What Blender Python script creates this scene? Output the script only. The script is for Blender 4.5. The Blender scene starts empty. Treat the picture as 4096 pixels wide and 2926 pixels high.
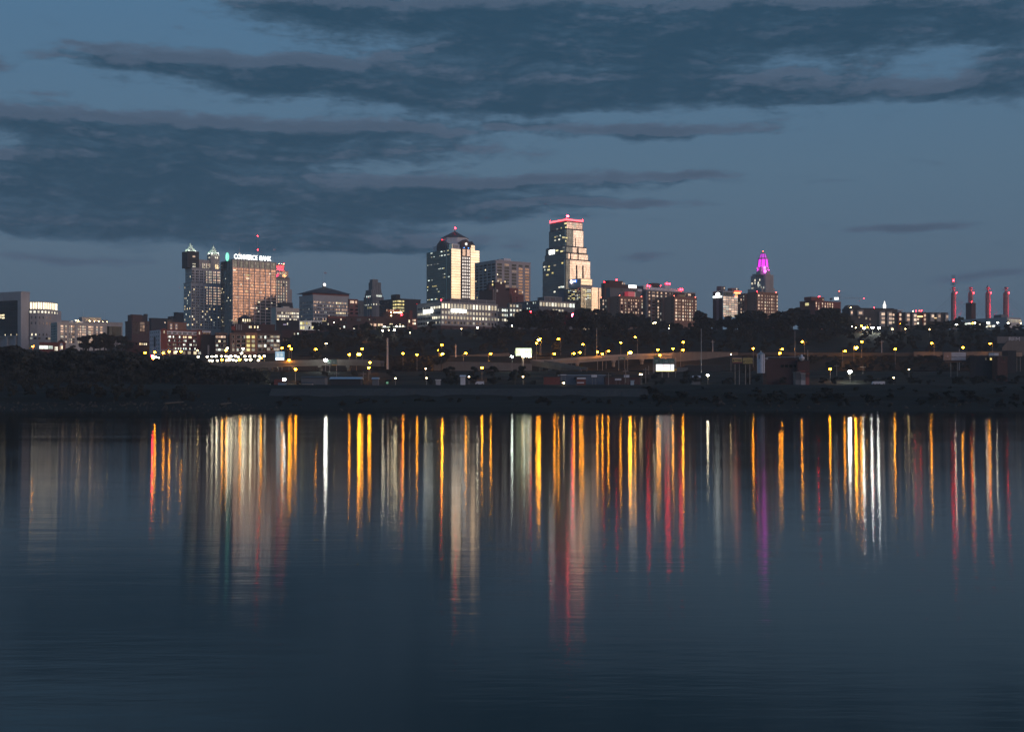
import bpy, bmesh, math, random
import numpy as np
from mathutils import Vector, Matrix
random.seed(7); RNG = np.random.default_rng(7)
R = math.radians
SC = bpy.context.scene
COL = SC.collection
F = 5120.0; HY = 1580.0; CAMH = 6.0; CX = 2048.0
EXPO = 2.0; K = 1.0 / 2 ** EXPO          # emission values below are written for exposure 0

# ------------------------------------------------------------------ helpers
def X(px, D): return (px - CX) / F * D
def Z(py, D): return CAMH + (HY - py) / F * D
def at(px, py, D): return Vector((X(px, D), D, Z(py, D)))
def lerp_pts(pts, v):
    if v <= pts[0][0]: return pts[0][1]
    for (a, b), (c, d) in zip(pts, pts[1:]):
        if v <= c: return b + (d - b) * (v - a) / (c - a)
    return pts[-1][1]
PR = [(440,-3),(468,-1),(474,.6),(505,4),(530,8.5),(545,10),(700,11.5),(770,20.3),(850,20.8),(890,33),(912,33.5),(940,38),(1050,58),(1150,65),(1300,70),(2600,70),(4500,30)]
PL = [(440,-3),(468,-1),(474,.5),(505,4),(535,8),(560,10),(700,14),(780,21),(840,25),(900,33),(1000,38),(1150,46),(1300,54),(1500,66),(2600,70),(4500,30)]
def zt(x, y):
    t = min(1, max(0, (x + 230) / 80)); t = t * t * (3 - 2 * t)
    return lerp_pts(PL, y) * (1 - t) + lerp_pts(PR, y) * t

def tag(o, label=None, cat=None, group=None, kind=None):
    if label: o['label'] = label
    if cat: o['category'] = cat
    if group: o['group'] = group
    if kind: o['kind'] = kind
    return o
def link(name, data, parent=None, loc=None, rz=0):
    o = bpy.data.objects.new(name, data); COL.objects.link(o)
    if loc is not None: o.location = loc
    if rz: o.rotation_euler = (0, 0, rz)
    if parent: o.parent = parent
    return o
def thing(name, label, cat, loc=(0,0,0), rz=0, group=None):
    return tag(link(name, None, None, loc, rz), label, cat, group)

class MB:
    def __init__(s): s.v = []; s.f = []; s.m = []; s.mats = []
    def mi(s, mat):
        if mat is None: return 0
        if mat not in s.mats: s.mats.append(mat)
        return s.mats.index(mat)
    def add(s, vs, fs, mat=None):
        n = len(s.v); k = s.mi(mat)
        s.v += [tuple(p) for p in vs]; s.f += [tuple(i + n for i in f) for f in fs]; s.m += [k] * len(fs)
        return s
    def box(s, x0, x1, y0, y1, z0, z1, mat=None):
        return s.add([(x0,y0,z0),(x1,y0,z0),(x1,y1,z0),(x0,y1,z0),(x0,y0,z1),(x1,y0,z1),(x1,y1,z1),(x0,y1,z1)],
            [(0,3,2,1),(4,5,6,7),(0,1,5,4),(1,2,6,5),(2,3,7,6),(3,0,4,7)], mat)
    def prism(s, pts, z0, z1, mat=None, top=None):
        n = len(pts); tp = top or pts
        return s.add([(x,y,z0) for x,y in pts] + [(x,y,z1) for x,y in tp],
            [tuple(range(n))[::-1], tuple(range(n,2*n))] + [(i,(i+1)%n,n+(i+1)%n,n+i) for i in range(n)], mat)
    def cone(s, pts, z0, apex, mat=None):
        n = len(pts)
        return s.add([(x,y,z0) for x,y in pts] + [apex], [tuple(range(n))[::-1]] + [(i,(i+1)%n,n) for i in range(n)], mat)
    def tube(s, a, b, r0, r1=None, n=6, mat=None):
        a = Vector(a); b = Vector(b); r1 = r0 if r1 is None else r1
        d = (b - a).normalized(); u = d.orthogonal().normalized(); w = d.cross(u)
        vs = [a + (u*math.cos(t)+w*math.sin(t))*r0 for t in [2*math.pi*i/n for i in range(n)]] + \
             [b + (u*math.cos(t)+w*math.sin(t))*r1 for t in [2*math.pi*i/n for i in range(n)]]
        return s.add(vs, [tuple(range(n))[::-1], tuple(range(n,2*n))] + [(i,(i+1)%n,n+(i+1)%n,n+i) for i in range(n)], mat)
    def lathe(s, prof, n=10, c=(0,0), mat=None):
        vs = []; fs = []
        for r, z in prof: vs += [(c[0]+r*math.cos(2*math.pi*i/n), c[1]+r*math.sin(2*math.pi*i/n), z) for i in range(n)]
        for k in range(len(prof)-1): fs += [(k*n+i, k*n+(i+1)%n, (k+1)*n+(i+1)%n, (k+1)*n+i) for i in range(n)]
        fs += [tuple(range(n))[::-1], tuple(range((len(prof)-1)*n, len(prof)*n))]
        return s.add(vs, fs, mat)
    def ball(s, c, rx, ry=None, rz=None, n=8, mat=None):
        ry = ry or rx; rz = rz or rx; k = 5
        prof = [(max(.02, math.sin(math.pi*i/k)), -math.cos(math.pi*i/k)) for i in range(k+1)]
        vs = []; fs = []
        for r, z in prof: vs += [(c[0]+rx*r*math.cos(2*math.pi*i/n), c[1]+ry*r*math.sin(2*math.pi*i/n), c[2]+rz*z) for i in range(n)]
        for q in range(k): fs += [(q*n+i, q*n+(i+1)%n, (q+1)*n+(i+1)%n, (q+1)*n+i) for i in range(n)]
        return s.add(vs, fs, mat)
    def mesh(s, name, mat=None):
        me = bpy.data.meshes.new(name); me.from_pydata(s.v, [], s.f)
        ms = s.mats or ([mat] if mat else [])
        for m in ms: me.materials.append(m)
        if len(s.mats) > 1: me.polygons.foreach_set('material_index', s.m)
        me.update(); return me
    def build(s, name, mat=None, parent=None, loc=None, rz=0):
        return link(name, s.mesh(name, mat), parent, loc, rz)

# ------------------------------------------------------------------ materials
def newmat(name):
    m = bpy.data.materials.new(name); m.use_nodes = True
    nt = m.node_tree; return m, nt, nt.nodes['Principled BSDF'], nt.nodes.new, nt.links.new
def mth(nt, op, a, b=None, c=None):
    n = nt.nodes.new('ShaderNodeMath'); n.operation = op
    for i, v in enumerate((a, b, c)):
        if v is None: continue
        if isinstance(v, (int, float)): n.inputs[i].default_value = v
        else: nt.links.new(v, n.inputs[i])
    return n.outputs[0]
def vmt(nt, op, a, b=None, c=None):
    n = nt.nodes.new('ShaderNodeVectorMath'); n.operation = op
    for i, v in enumerate((a, b, c)):
        if v is None: continue
        if isinstance(v, (tuple, list)): n.inputs[i].default_value = v
        elif isinstance(v, (int, float)): n.inputs[3].default_value = v
        else: nt.links.new(v, n.inputs[i])
    return n.outputs[1] if op in ('DOT_PRODUCT', 'LENGTH') else n.outputs[0]
def mixc(nt, f, a, b):
    n = nt.nodes.new('ShaderNodeMix'); n.data_type = 'RGBA'
    for s, v in ((n.inputs[0], f), (n.inputs[6], a), (n.inputs[7], b)):
        if isinstance(v, (int, float)): s.default_value = v
        elif isinstance(v, tuple): s.default_value = (*v[:3], 1)
        else: nt.links.new(v, s)
    return n.outputs[2]
def noise(nt, vec, scale, detail=4, rough=.55):
    n = nt.nodes.new('ShaderNodeTexNoise'); n.inputs['Scale'].default_value = scale
    n.inputs['Detail'].default_value = detail; n.inputs['Roughness'].default_value = rough
    if vec is not None: nt.links.new(vec, n.inputs['Vector'])
    return n.outputs['Fac']
def objco(nt): return nt.nodes.new('ShaderNodeTexCoord').outputs['Object']
def wall(name, c, rough=.85, var=.22, scale=.12, floor=0):
    """masonry or concrete: blotches, rain streaks and, where floor > 0, a darker joint at each storey"""
    m, nt, b, N, L = newmat(name); co = objco(nt)
    n1 = noise(nt, co, scale, 5, .65)
    n2 = noise(nt, vmt(nt, 'MULTIPLY', co, (1.2, 1.2, .06)), 1, 3)
    s = mth(nt, 'MULTIPLY_ADD', n1, var*2, 1-var); s = mth(nt, 'MULTIPLY', s, mth(nt, 'MULTIPLY_ADD', n2, var*1.2, 1-var*.6))
    if floor:
        sp = N('ShaderNodeSeparateXYZ'); L(co, sp.inputs[0])
        fr = mth(nt, 'FRACT', mth(nt, 'DIVIDE', sp.outputs[2], floor))
        s = mth(nt, 'MULTIPLY', s, mth(nt, 'MULTIPLY_ADD', mth(nt, 'LESS_THAN', fr, .12), -.3, 1))
    L(mixc(nt, 1, (0,0,0), vmt(nt, 'SCALE', tuple(c[:3]), None, None)), b.inputs['Base Color'])
    vs = [n for n in nt.nodes if n.type == 'VECT_MATH'][-1]
    L(s, vs.inputs[3]); b.inputs['Roughness'].default_value = rough
    b.inputs['Specular IOR Level'].default_value = .25
    return m
def plain(name, c, rough=.6, metal=0):
    m, nt, b, N, L = newmat(name); co = objco(nt)
    L(mixc(nt, noise(nt, co, .6, 4), tuple(v*.75 for v in c), tuple(min(1, v*1.2) for v in c)), b.inputs['Base Color'])
    b.inputs['Roughness'].default_value = rough; b.inputs['Metallic'].default_value = metal
    return m
def rnd(nt):
    g = nt.nodes.new('ShaderNodeNewGeometry').outputs['Random Per Island']; o = nt.nodes.new('ShaderNodeObjectInfo').outputs['Random']
    return mth(nt, 'FRACT', mth(nt, 'ADD', mth(nt, 'MULTIPLY', g, 7.31), mth(nt, 'MULTIPLY', o, 3.77)))
def litwin(name, c, st, c2=None, lo=.35):
    """a lit window: each one its own brightness, with blinds and furniture breaking the glow"""
    m, nt, b, N, L = newmat(name); co = N('ShaderNodeNewGeometry').outputs['Position']
    r = rnd(nt); n = noise(nt, co, .55, 3, .7)
    s = mth(nt, 'MULTIPLY', mth(nt, 'MULTIPLY_ADD', r, 1-lo, lo), mth(nt, 'MULTIPLY_ADD', n, 1.3, .25))
    col = mixc(nt, mth(nt, 'FRACT', mth(nt, 'MULTIPLY', r, 5.3)), c, c2 or c)
    L(col, b.inputs['Emission Color']); L(mth(nt, 'MULTIPLY', s, st*K), b.inputs['Emission Strength'])
    b.inputs['Base Color'].default_value = (.04,.04,.04,1); b.inputs['Roughness'].default_value = .15
    m.cycles.emission_sampling = 'NONE'
    return m
def glow(name, c, st, sample=True):
    m, nt, b, N, L = newmat(name)
    b.inputs['Base Color'].default_value = (.3,.3,.3,1)
    b.inputs['Emission Color'].default_value = (*c, 1); b.inputs['Emission Strength'].default_value = st*K
    m.cycles.emission_sampling = 'FRONT' if sample else 'NONE'
    return m
def pane(name, glass, mull, du, dv, mw=.12, rough=.06, tilt=.02, var=.3, band=None):
    """curtain wall: coated panes, each a little out of plane, between mullions; band = dull spandrel share of each storey"""
    m, nt, b, N, L = newmat(name); co = objco(nt); sp = N('ShaderNodeSeparateXYZ'); L(co, sp.inputs[0])
    u = mth(nt, 'DIVIDE', mth(nt, 'ADD', sp.outputs[0], sp.outputs[1]), du); v = mth(nt, 'DIVIDE', sp.outputs[2], dv)
    cu = mth(nt, 'FLOOR', u); cv = mth(nt, 'FLOOR', v); fu = mth(nt, 'SUBTRACT', u, cu); fv = mth(nt, 'SUBTRACT', v, cv)
    cb = N('ShaderNodeCombineXYZ'); L(cu, cb.inputs[0]); L(cv, cb.inputs[1])
    wn = N('ShaderNodeTexWhiteNoise'); wn.noise_dimensions = '3D'; L(cb.outputs[0], wn.inputs[0])
    fr = mth(nt, 'MAXIMUM', mth(nt, 'LESS_THAN', fu, mw), mth(nt, 'LESS_THAN', fv, mw*du/dv*1.1))
    g = vmt(nt, 'SCALE', tuple(glass)); gn = [n for n in nt.nodes if n.type == 'VECT_MATH'][-1]
    big = noise(nt, co, .045, 3)
    s = mth(nt, 'MULTIPLY', mth(nt, 'MULTIPLY_ADD', wn.outputs['Value'], var*2, 1-var), mth(nt, 'MULTIPLY_ADD', big, .8, .6))
    if band:
        s = mth(nt, 'MULTIPLY', s, mth(nt, 'MULTIPLY_ADD', mth(nt, 'LESS_THAN', fv, band), -.45, 1))
    L(s, gn.inputs[3])
    L(mixc(nt, fr, g, tuple(mull)), b.inputs['Base Color'])
    L(mth(nt, 'SUBTRACT', 1, fr), b.inputs['Metallic'])
    L(mth(nt, 'MULTIPLY_ADD', fr, .6, rough), b.inputs['Roughness'])
    off = vmt(nt, 'MULTIPLY', vmt(nt, 'SUBTRACT', wn.outputs['Color'], (.5,.5,.5)), (tilt, tilt, tilt))
    nrm = vmt(nt, 'NORMALIZE', vmt(nt, 'ADD', N('ShaderNodeNewGeometry').outputs['Normal'], off)); L(nrm, b.inputs['Normal'])
    return m
def reflwin(name, c, rough=.05, tilt=.05):
    """unlit window glass that mirrors the sky, each sash hung a little differently"""
    m, nt, b, N, L = newmat(name); r = rnd(nt)
    g = N('ShaderNodeNewGeometry'); wn = N('ShaderNodeTexWhiteNoise'); wn.noise_dimensions = '1D'; L(mth(nt, 'MULTIPLY', r, 91.7), wn.inputs['W'])
    off = vmt(nt, 'MULTIPLY', vmt(nt, 'SUBTRACT', wn.outputs['Color'], (.5,.5,.5)), (tilt, tilt, tilt))
    L(vmt(nt, 'NORMALIZE', vmt(nt, 'ADD', g.outputs['Normal'], off)), b.inputs['Normal'])
    n = noise(nt, g.outputs['Position'], .5, 2)
    L(mixc(nt, mth(nt, 'MULTIPLY', n, mth(nt, 'MULTIPLY_ADD', r, .9, .3)), tuple(v*.35 for v in c), tuple(min(1, v*1.5) for v in c)), b.inputs['Base Color'])
    b.inputs['Metallic'].default_value = 1; b.inputs['Roughness'].default_value = rough
    return m

M = {}
M['limestone'] = wall('limestone', (.40,.37,.35)); M['greystone'] = wall('grey_stone', (.60,.55,.51))
M['concrete'] = wall('concrete', (.42,.41,.41), floor=0); M['darkconcrete'] = wall('dark_concrete', (.16,.165,.17))
M['white'] = wall('white_paint', (.66,.66,.68)); M['cream'] = wall('cream_stone', (.58,.53,.47))
M['brick'] = wall('red_brick', (.22,.075,.06), scale=.3); M['brownbrick'] = wall('brown_brick', (.30,.165,.115), scale=.3)
M['darkbrick'] = wall('dark_brick', (.10,.055,.05), scale=.3); M['black'] = wall('dark_cladding', (.045,.045,.05))
M['scaff'] = wall('scaffold_sheeting', (.05,.048,.05), scale=.4); M['roof'] = wall('roof_felt', (.07,.075,.08))
M['metal'] = plain('galvanised_steel', (.38,.39,.40), .45, .6); M['darkmetal'] = plain('dark_steel', (.06,.06,.065), .5, .4)
M['pole'] = plain('pole_steel', (.30,.27,.24), .5, .3)
M['copper'] = plain('verdigris_copper', (.62,.72,.62), .6); M['slate'] = wall('slate_roof', (.05,.055,.065))
M['redbrick2'] = wall('dull_red_panel', (.27,.10,.085))
M['warm'] = litwin('window_lit_warm', (1,.72,.36), 2.4, (1,.86,.58)); M['white_l'] = litwin('window_lit_white', (1,.87,.60), 1.9, (1,.95,.78))
M['dim'] = litwin('window_lit_dim', (1,.8,.5), .6, (.8,.85,.8), .15); M['yellow'] = litwin('window_lit_yellow', (1,.78,.25), 1.6, (1,.9,.45))
M['cool'] = litwin('window_lit_cool', (.85,1,.9), 2.0, (1,1,.85)); M['peachl'] = litwin('window_peach_lit_and_reflection', (1,.62,.42), 1.4, (1,.75,.55))
M['creaml'] = litwin('window_cream_lit_and_reflection', (1,.80,.52), .85, (1,.93,.75), .6)
M['dark'] = reflwin('window_dark', (.03,.034,.036), .1); M['refl'] = reflwin('window_mirror', (.5,.45,.42), .06, .03)
M['soft'] = reflwin('window_grey', (.16,.15,.15), .1)
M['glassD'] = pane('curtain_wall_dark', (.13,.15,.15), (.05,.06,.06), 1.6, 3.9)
M['glassO'] = pane('curtain_wall_bronze', (.5,.34,.26), (.42,.33,.29), 1.8, 3.6, .14, .08, .035, .35, .34)
M['glassK'] = pane('curtain_wall_silver', (.80,.72,.64), (.20,.18,.16), 1.5, 3.8, .16, .05, .03, .28)
M['glassC'] = pane('curtain_wall_cream', (.82,.80,.66), (.25,.22,.17), 30, 3.7, .006, .07, .02, .12, .16)
M['lamp_o'] = glow('sodium_lens', (1,.34,.010), 120); M['lamp_w'] = glow('white_lens', (1,.88,.6), 66)
M['lamp_g'] = glow('greenish_lens', (.86,1,.84), 70); M['lamp_b'] = glow('blue_lens', (.1,.35,1), 50)
M['lamp_O'] = glow('bright_sodium_lens', (1,.36,.014), 250); M['lamp_W'] = glow('bright_white_lens', (.95,1,.9), 140)
M['lamp_s'] = glow('small_lens', (1,.7,.3), 40)
M['lamp_c'] = glow('car_park_lens', (1,.88,.62), 17); M['redroof'] = glow('roof_red_beacon', (1,.012,.022), 40, False); M['red'] = glow('red_beacon', (1,.010,.016), 80); M['redband'] = glow('red_band_light', (1,.045,.055), 9)
M['redsoft'] = glow('red_soft', (1,.1,.06), 14)
M['sign'] = glow('white_sign_face', (.95,1,.93), 5.5); M['signw'] = glow('warm_sign_face', (1,.96,.85), 5)
M['peachw'] = litwin('window_lit_pale_peach', (1,.86,.74), 1.5, (1,.9,.8), .75); M['orangerefl'] = reflwin('window_orange_reflection', (.24,.18,.145), .08, .04)
M['lilac'] = litwin('window_lit_lilac', (.8,.66,1), 1.0)
# ------------------------------------------------------------------ camera, light, sky
cam = bpy.data.cameras.new('camera'); co_ = bpy.data.objects.new('camera', cam); COL.objects.link(co_)
co_.location = (0, 0, CAMH); co_.rotation_euler = (R(90), 0, 0)
cam.lens = 36 * F / 4096; cam.sensor_width = 36; cam.shift_y = (HY - 1463) / 4096
cam.clip_start = .5; cam.clip_end = 30000
SC.camera = co_
SC.render.engine = 'CYCLES'
cy = SC.cycles; cy.use_denoising = True; cy.denoiser = 'OPENIMAGEDENOISE'; cy.use_adaptive_sampling = False
cy.max_bounces = 5; cy.diffuse_bounces = 2; cy.glossy_bounces = 4; cy.sample_clamp_indirect = 4; cy.use_light_tree = True
cy.caustics_reflective = False; cy.caustics_refractive = False
SC.view_settings.view_transform = 'Standard'; SC.view_settings.look = 'None'
SC.view_settings.exposure = EXPO; SC.view_settings.gamma = 1

SUN_AZ, SUN_EL = 112.0, 1.0            # azimuth clockwise from the view direction: the afterglow, right and a little behind
sun = bpy.data.lights.new('sun', 'SUN'); sun.energy = .32; sun.angle = R(60); sun.color = (1, .74, .60)
so = bpy.data.objects.new('sun', sun); COL.objects.link(so)
LAMP_AZ = 124.0
sd = Vector((math.sin(R(LAMP_AZ)) * math.cos(R(4)), math.cos(R(LAMP_AZ)) * math.cos(R(4)), math.sin(R(4))))
so.rotation_euler = (-sd).to_track_quat('-Z', 'Y').to_euler(); so.location = sd * 500

wd = bpy.data.worlds.new('World'); SC.world = wd; wd.use_nodes = True
nt = wd.node_tree; bg = nt.nodes['Background']; WS = .1; bg.inputs[1].default_value = WS
wd.cycles.sampling_method = 'MANUAL'; wd.cycles.sample_map_resolution = 512
sk = nt.nodes.new('ShaderNodeTexSky'); sk.sky_type = 'NISHITA'; sk.sun_disc = False
sk.sun_elevation = R(SUN_EL); sk.sun_rotation = R(SUN_AZ); sk.altitude = 200; sk.dust_density = 1.4; sk.ozone_density = 3
d = nt.nodes.new('ShaderNodeTexCoord').outputs['Generated']
sp = nt.nodes.new('ShaderNodeSeparateXYZ'); nt.links.new(d, sp.inputs[0])
az = mth(nt, 'ARCTAN2', sp.outputs[0], sp.outputs[1]); el = mth(nt, 'ARCSINE', sp.outputs[2])
cb = nt.nodes.new('ShaderNodeCombineXYZ'); nt.links.new(az, cb.inputs[0]); nt.links.new(el, cb.inputs[1])
# cloud banks of the eastern sky: (centre x, y, half width, half height, weight) in 2273-px photo units, turned into azimuth and elevation
BL = [(900,25,330,38,.8),(1400,50,480,62,.95),(1900,40,420,55,.8),(1280,112,330,30,.75),(2250,60,90,60,.5),(640,18,110,24,.5),
 (330,142,170,17,.8),(560,160,240,26,.95),(860,178,300,40,1),(1150,215,280,32,.85),(1640,195,240,26,.85),(1960,205,300,26,.85),(2250,178,70,52,.9),(1420,190,200,25,.6),
 (120,268,240,28,.95),(420,292,240,26,.85),(760,300,260,26,.7),(1020,285,210,20,.6),(1250,240,180,14,.5),
 (180,360,330,36,.95),(560,352,250,22,.75),(880,345,200,14,.4),(280,430,460,38,1),(780,440,360,34,.95),(1180,408,330,16,.7),(1500,388,200,9,.65),(1360,452,230,11,.7),(1000,480,260,14,.6),
 (260,505,420,30,.95),(700,535,300,25,.9),(980,548,200,14,.5),(120,572,180,9,.7),(1510,292,190,12,.9),(1380,285,140,9,.4),
 (2030,506,120,9,.95),(1440,568,60,8,.8),(2200,615,110,10,.8),(1780,568,90,5,.3),(0,142,35,18,.6),(1960,100,120,26,.5),(1520,140,160,24,.5),(520,225,120,10,.35),(1000,330,160,12,.5),(100,205,60,10,.4),(170,100,90,9,.5),(1830,406,60,6,.3),(2150,462,60,5,.3),(1540,545,60,8,.3)]
g = bpy.data.node_groups.new('cloud_density', 'ShaderNodeTree')
g.interface.new_socket('Vector', in_out='INPUT', socket_type='NodeSocketVector')
g.interface.new_socket('Fac', in_out='OUTPUT', socket_type='NodeSocketFloat'); g.interface.new_socket('Thick', in_out='OUTPUT', socket_type='NodeSocketFloat')
gi = g.nodes.new('NodeGroupInput'); go = g.nodes.new('NodeGroupOutput')
v0 = gi.outputs[0]
wv = g.nodes.new('ShaderNodeTexNoise'); wv.inputs['Scale'].default_value = 1; wv.inputs['Detail'].default_value = 4
g.links.new(vmt(g, 'MULTIPLY', v0, (14, 42, 1)), wv.inputs['Vector'])
warp = vmt(g, 'MULTIPLY', vmt(g, 'SUBTRACT', wv.outputs['Color'], (.5,.5,.5)), (.045, .016, 0))
v1 = vmt(g, 'ADD', v0, warp)
acc = None
for (x, y, rx, ry, w) in BL:
    px, py = x * 1.802, y * 1.802
    a0 = math.atan((px - CX) / F); e0 = math.atan((HY - py) / math.hypot(F, px - CX))
    sx, sy = F / (rx * 1.802), F / (ry * 1.802)
    q = vmt(g, 'MULTIPLY_ADD', v1, (sx, sy, 0), (-a0*sx, -e0*sy, 0))
    e = mth(g, 'POWER', .46, vmt(g, 'DOT_PRODUCT', q, q))
    acc = mth(g, 'MULTIPLY_ADD', e, w, acc if acc else 0.0)
acc = mth(g, 'MINIMUM', acc, .98)
n1 = noise(g, vmt(g, 'MULTIPLY', v1, (9, 42, 0)), 1, 7, .65)
n2 = noise(g, vmt(g, 'MULTIPLY', v1, (22, 76, 0)), 1, 8, .68)
f = mth(g, 'ADD', acc, mth(g, 'MULTIPLY', mth(g, 'SUBTRACT', n1, .45), 1.2)); f = mth(g, 'ADD', f, mth(g, 'MULTIPLY', mth(g, 'SUBTRACT', n2, .5), 1.35)); n4 = noise(g, vmt(g, 'MULTIPLY', v0, (60, 150, 0)), 1, 6, .65); f = mth(g, 'ADD', f, mth(g, 'MULTIPLY', mth(g, 'SUBTRACT', n4, .5), .65))
mr = g.nodes.new('ShaderNodeMapRange'); mr.interpolation_type = 'SMOOTHSTEP'; g.links.new(f, mr.inputs[0])
mr.inputs[1].default_value = .24; mr.inputs[2].default_value = .70
m2 = g.nodes.new('ShaderNodeMapRange'); m2.interpolation_type = 'SMOOTHSTEP'; n5 = noise(g, vmt(g, 'MULTIPLY', v1, (30, 85, 0)), 1, 4, .55); g.links.new(mth(g, 'ADD', f, mth(g, 'MULTIPLY', mth(g, 'SUBTRACT', mth(g, 'ABSOLUTE', mth(g, 'MULTIPLY_ADD', n5, 2, -1)), .2), .3)), m2.inputs[0]); m2.inputs[1].default_value = .28; m2.inputs[2].default_value = 1.08
g.links.new(m2.outputs[0], go.inputs[1])
g.links.new(mr.outputs[0], go.inputs[0])
def dens(vec):
    n = nt.nodes.new('ShaderNodeGroup'); n.node_tree = g; nt.links.new(vec, n.inputs[0]); return n.outputs[0], n.outputs[1]
c0, th0 = dens(cb.outputs[0]); c1, th1 = dens(vmt(nt, 'ADD', cb.outputs[0], (.003, .007, 0)))
edge = mth(nt, 'MAXIMUM', mth(nt, 'ADD', mth(nt, 'MULTIPLY', mth(nt, 'SUBTRACT', c0, c1), .6), mth(nt, 'SUBTRACT', th0, th1)), 0)
n3 = noise(nt, vmt(nt, 'MULTIPLY', cb.outputs[0], (16, 70, 0)), 1, 5)
q = 1 / (WS * 2 ** EXPO)
def fin(c): return tuple(v * q for v in c)
ccol = mixc(nt, th0, fin((.058,.120,.194)), fin((.017,.058,.104)))
ccol = mixc(nt, mth(nt, 'MINIMUM', mth(nt, 'MULTIPLY', edge, 1.0), .5), ccol, fin((.112,.152,.228)))
# the sky itself: Nishita, lifted a little with height
gain = mth(nt, 'MULTIPLY_ADD', mth(nt, 'MAXIMUM', el, 0), 1.6, .88)
away = nt.nodes.new('ShaderNodeMapRange'); away.interpolation_type = 'SMOOTHSTEP'; nt.links.new(vmt(nt, 'DOT_PRODUCT', d, tuple(sd)), away.inputs[0])
away.inputs[1].default_value = .55; away.inputs[2].default_value = .1
low = nt.nodes.new('ShaderNodeMapRange'); low.interpolation_type = 'SMOOTHSTEP'; nt.links.new(el, low.inputs[0]); low.inputs[1].default_value = .17; low.inputs[2].default_value = -.01
tint = mixc(nt, mth(nt, 'MULTIPLY', low.outputs[0], away.outputs[0]), (1.06,1.0,1.0), (.9,.9,1.1))
warmside = nt.nodes.new('ShaderNodeMapRange'); warmside.interpolation_type = 'SMOOTHSTEP'; nt.links.new(vmt(nt, 'DOT_PRODUCT', d, tuple(sd)), warmside.inputs[0]); warmside.inputs[1].default_value = .2; warmside.inputs[2].default_value = .8
tint = mixc(nt, warmside.outputs[0], tint, (.36,.44,.58))
skyc = vmt(nt, 'SCALE', vmt(nt, 'MULTIPLY', sk.outputs[0], tint))
scn = [n for n in nt.nodes if n.type == 'VECT_MATH' and n.operation == 'SCALE'][-1]; nt.links.new(gain, scn.inputs[3])
cr_ = nt.nodes.new('ShaderNodeValToRGB'); nt.links.new(mth(nt, 'MAXIMUM', el, 0), cr_.inputs[0]); rp_ = cr_.color_ramp
for i, (pos, c) in enumerate(((0,(.082,.132,.206)),(.08,(.088,.150,.226)),(.17,(.091,.170,.254)),(.30,(.076,.176,.294)),(1,(.055,.12,.2)))):
    e_ = rp_.elements[i] if i < 2 else rp_.elements.new(pos)
    e_.position = pos; e_.color = (*fin(c), 1)
skyc = mixc(nt, mth(nt, 'MULTIPLY', away.outputs[0], .92), skyc, cr_.outputs[0])
front = mth(nt, 'GREATER_THAN', sp.outputs[1], .25)
nt.links.new(mixc(nt, mth(nt, 'MULTIPLY', mth(nt, 'MULTIPLY', c0, .93), front), skyc, ccol), bg.inputs[0])

# ------------------------------------------------------------------ water and ground
wm, nt, b, N, L = newmat('river_water')
# murky water under a rippled surface: waves run towards the camera, so slopes are steep along y and slight along x
b.inputs['Base Color'].default_value = (.012,.017,.014,1); b.inputs['Specular IOR Level'].default_value = 0; b.inputs['Roughness'].default_value = 1
gl = N('ShaderNodeBsdfAnisotropic'); gl.distribution = 'BECKMANN'; gl.inputs['Anisotropy'].default_value = .52
tg = N('ShaderNodeCombineXYZ'); tg.inputs[0].default_value = 1; L(tg.outputs[0], gl.inputs['Tangent'])
wp = N('ShaderNodeNewGeometry').outputs['Position']
pat = noise(nt, vmt(nt, 'MULTIPLY', wp, (.006, .05, 0)), 1, 4, .6)
L(mth(nt, 'MULTIPLY_ADD', pat, .08, .048), gl.inputs['Roughness'])
bp = N('ShaderNodeBump'); bp.inputs['Strength'].default_value = 1; bp.inputs['Distance'].default_value = .016
h = mth(nt, 'ADD', mth(nt, 'ADD', noise(nt, vmt(nt, 'MULTIPLY', wp, (.35, .9, 0)), 1, 2), 0) if False else noise(nt, vmt(nt, 'MULTIPLY', wp, (.12, .5, 0)), 1, 4), mth(nt, 'MULTIPLY', noise(nt, vmt(nt, 'MULTIPLY', wp, (.7, 2.6, 0)), 1, 2), .3))
L(h, bp.inputs['Height']); L(bp.outputs[0], gl.inputs['Normal'])
fn = N('ShaderNodeFresnel'); fn.inputs[0].default_value = 1.33
mx = N('ShaderNodeMixShader'); L(fn.outputs[0], mx.inputs[0]); L(b.outputs[0], mx.inputs[1]); L(gl.outputs[0], mx.inputs[2])
L(mx.outputs[0], [n for n in nt.nodes if n.type == 'OUTPUT_MATERIAL'][0].inputs[0])
MB().add([(-2600,-300,0),(2600,-300,0),(2600,486,0),(-2600,486,0)], [(0,1,2,3)]).build('river_water', wm)['kind'] = 'structure'

gm, nt, b, N, L = newmat('grassy_ground'); wp = N('ShaderNodeNewGeometry').outputs['Position']
L(mixc(nt, noise(nt, wp, .06, 6, .7), (.019,.019,.015), (.034,.033,.026)), b.inputs['Base Color']); b.inputs['Roughness'].default_value = .95
b.inputs['Specular IOR Level'].default_value = .1
xs = [-2600,-1800,-1300] + list(range(-900, 901, 12)) + [1300,1800,2600]
ys = list(range(440, 960, 6)) + list(range(960, 1400, 15)) + list(range(1400, 2600, 60)) + [2640]
gv = []
for y in ys:
    for x in xs:
        k = min(1, max(0, (y-470)/60))
        gv.append((x, y, zt(x, y) + k*(random.uniform(-.5,.5) if not 775 < y < 850 else 0) + (.8*math.sin(x*.021+y*.03) if y < 510 else 0)))
nx = len(xs)
gf = [(j*nx+i, j*nx+i+1, (j+1)*nx+i+1, (j+1)*nx+i) for j in range(len(ys)-1) for i in range(nx-1)]
MB().add(gv, gf).build('ground', gm)['kind'] = 'structure'
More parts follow.
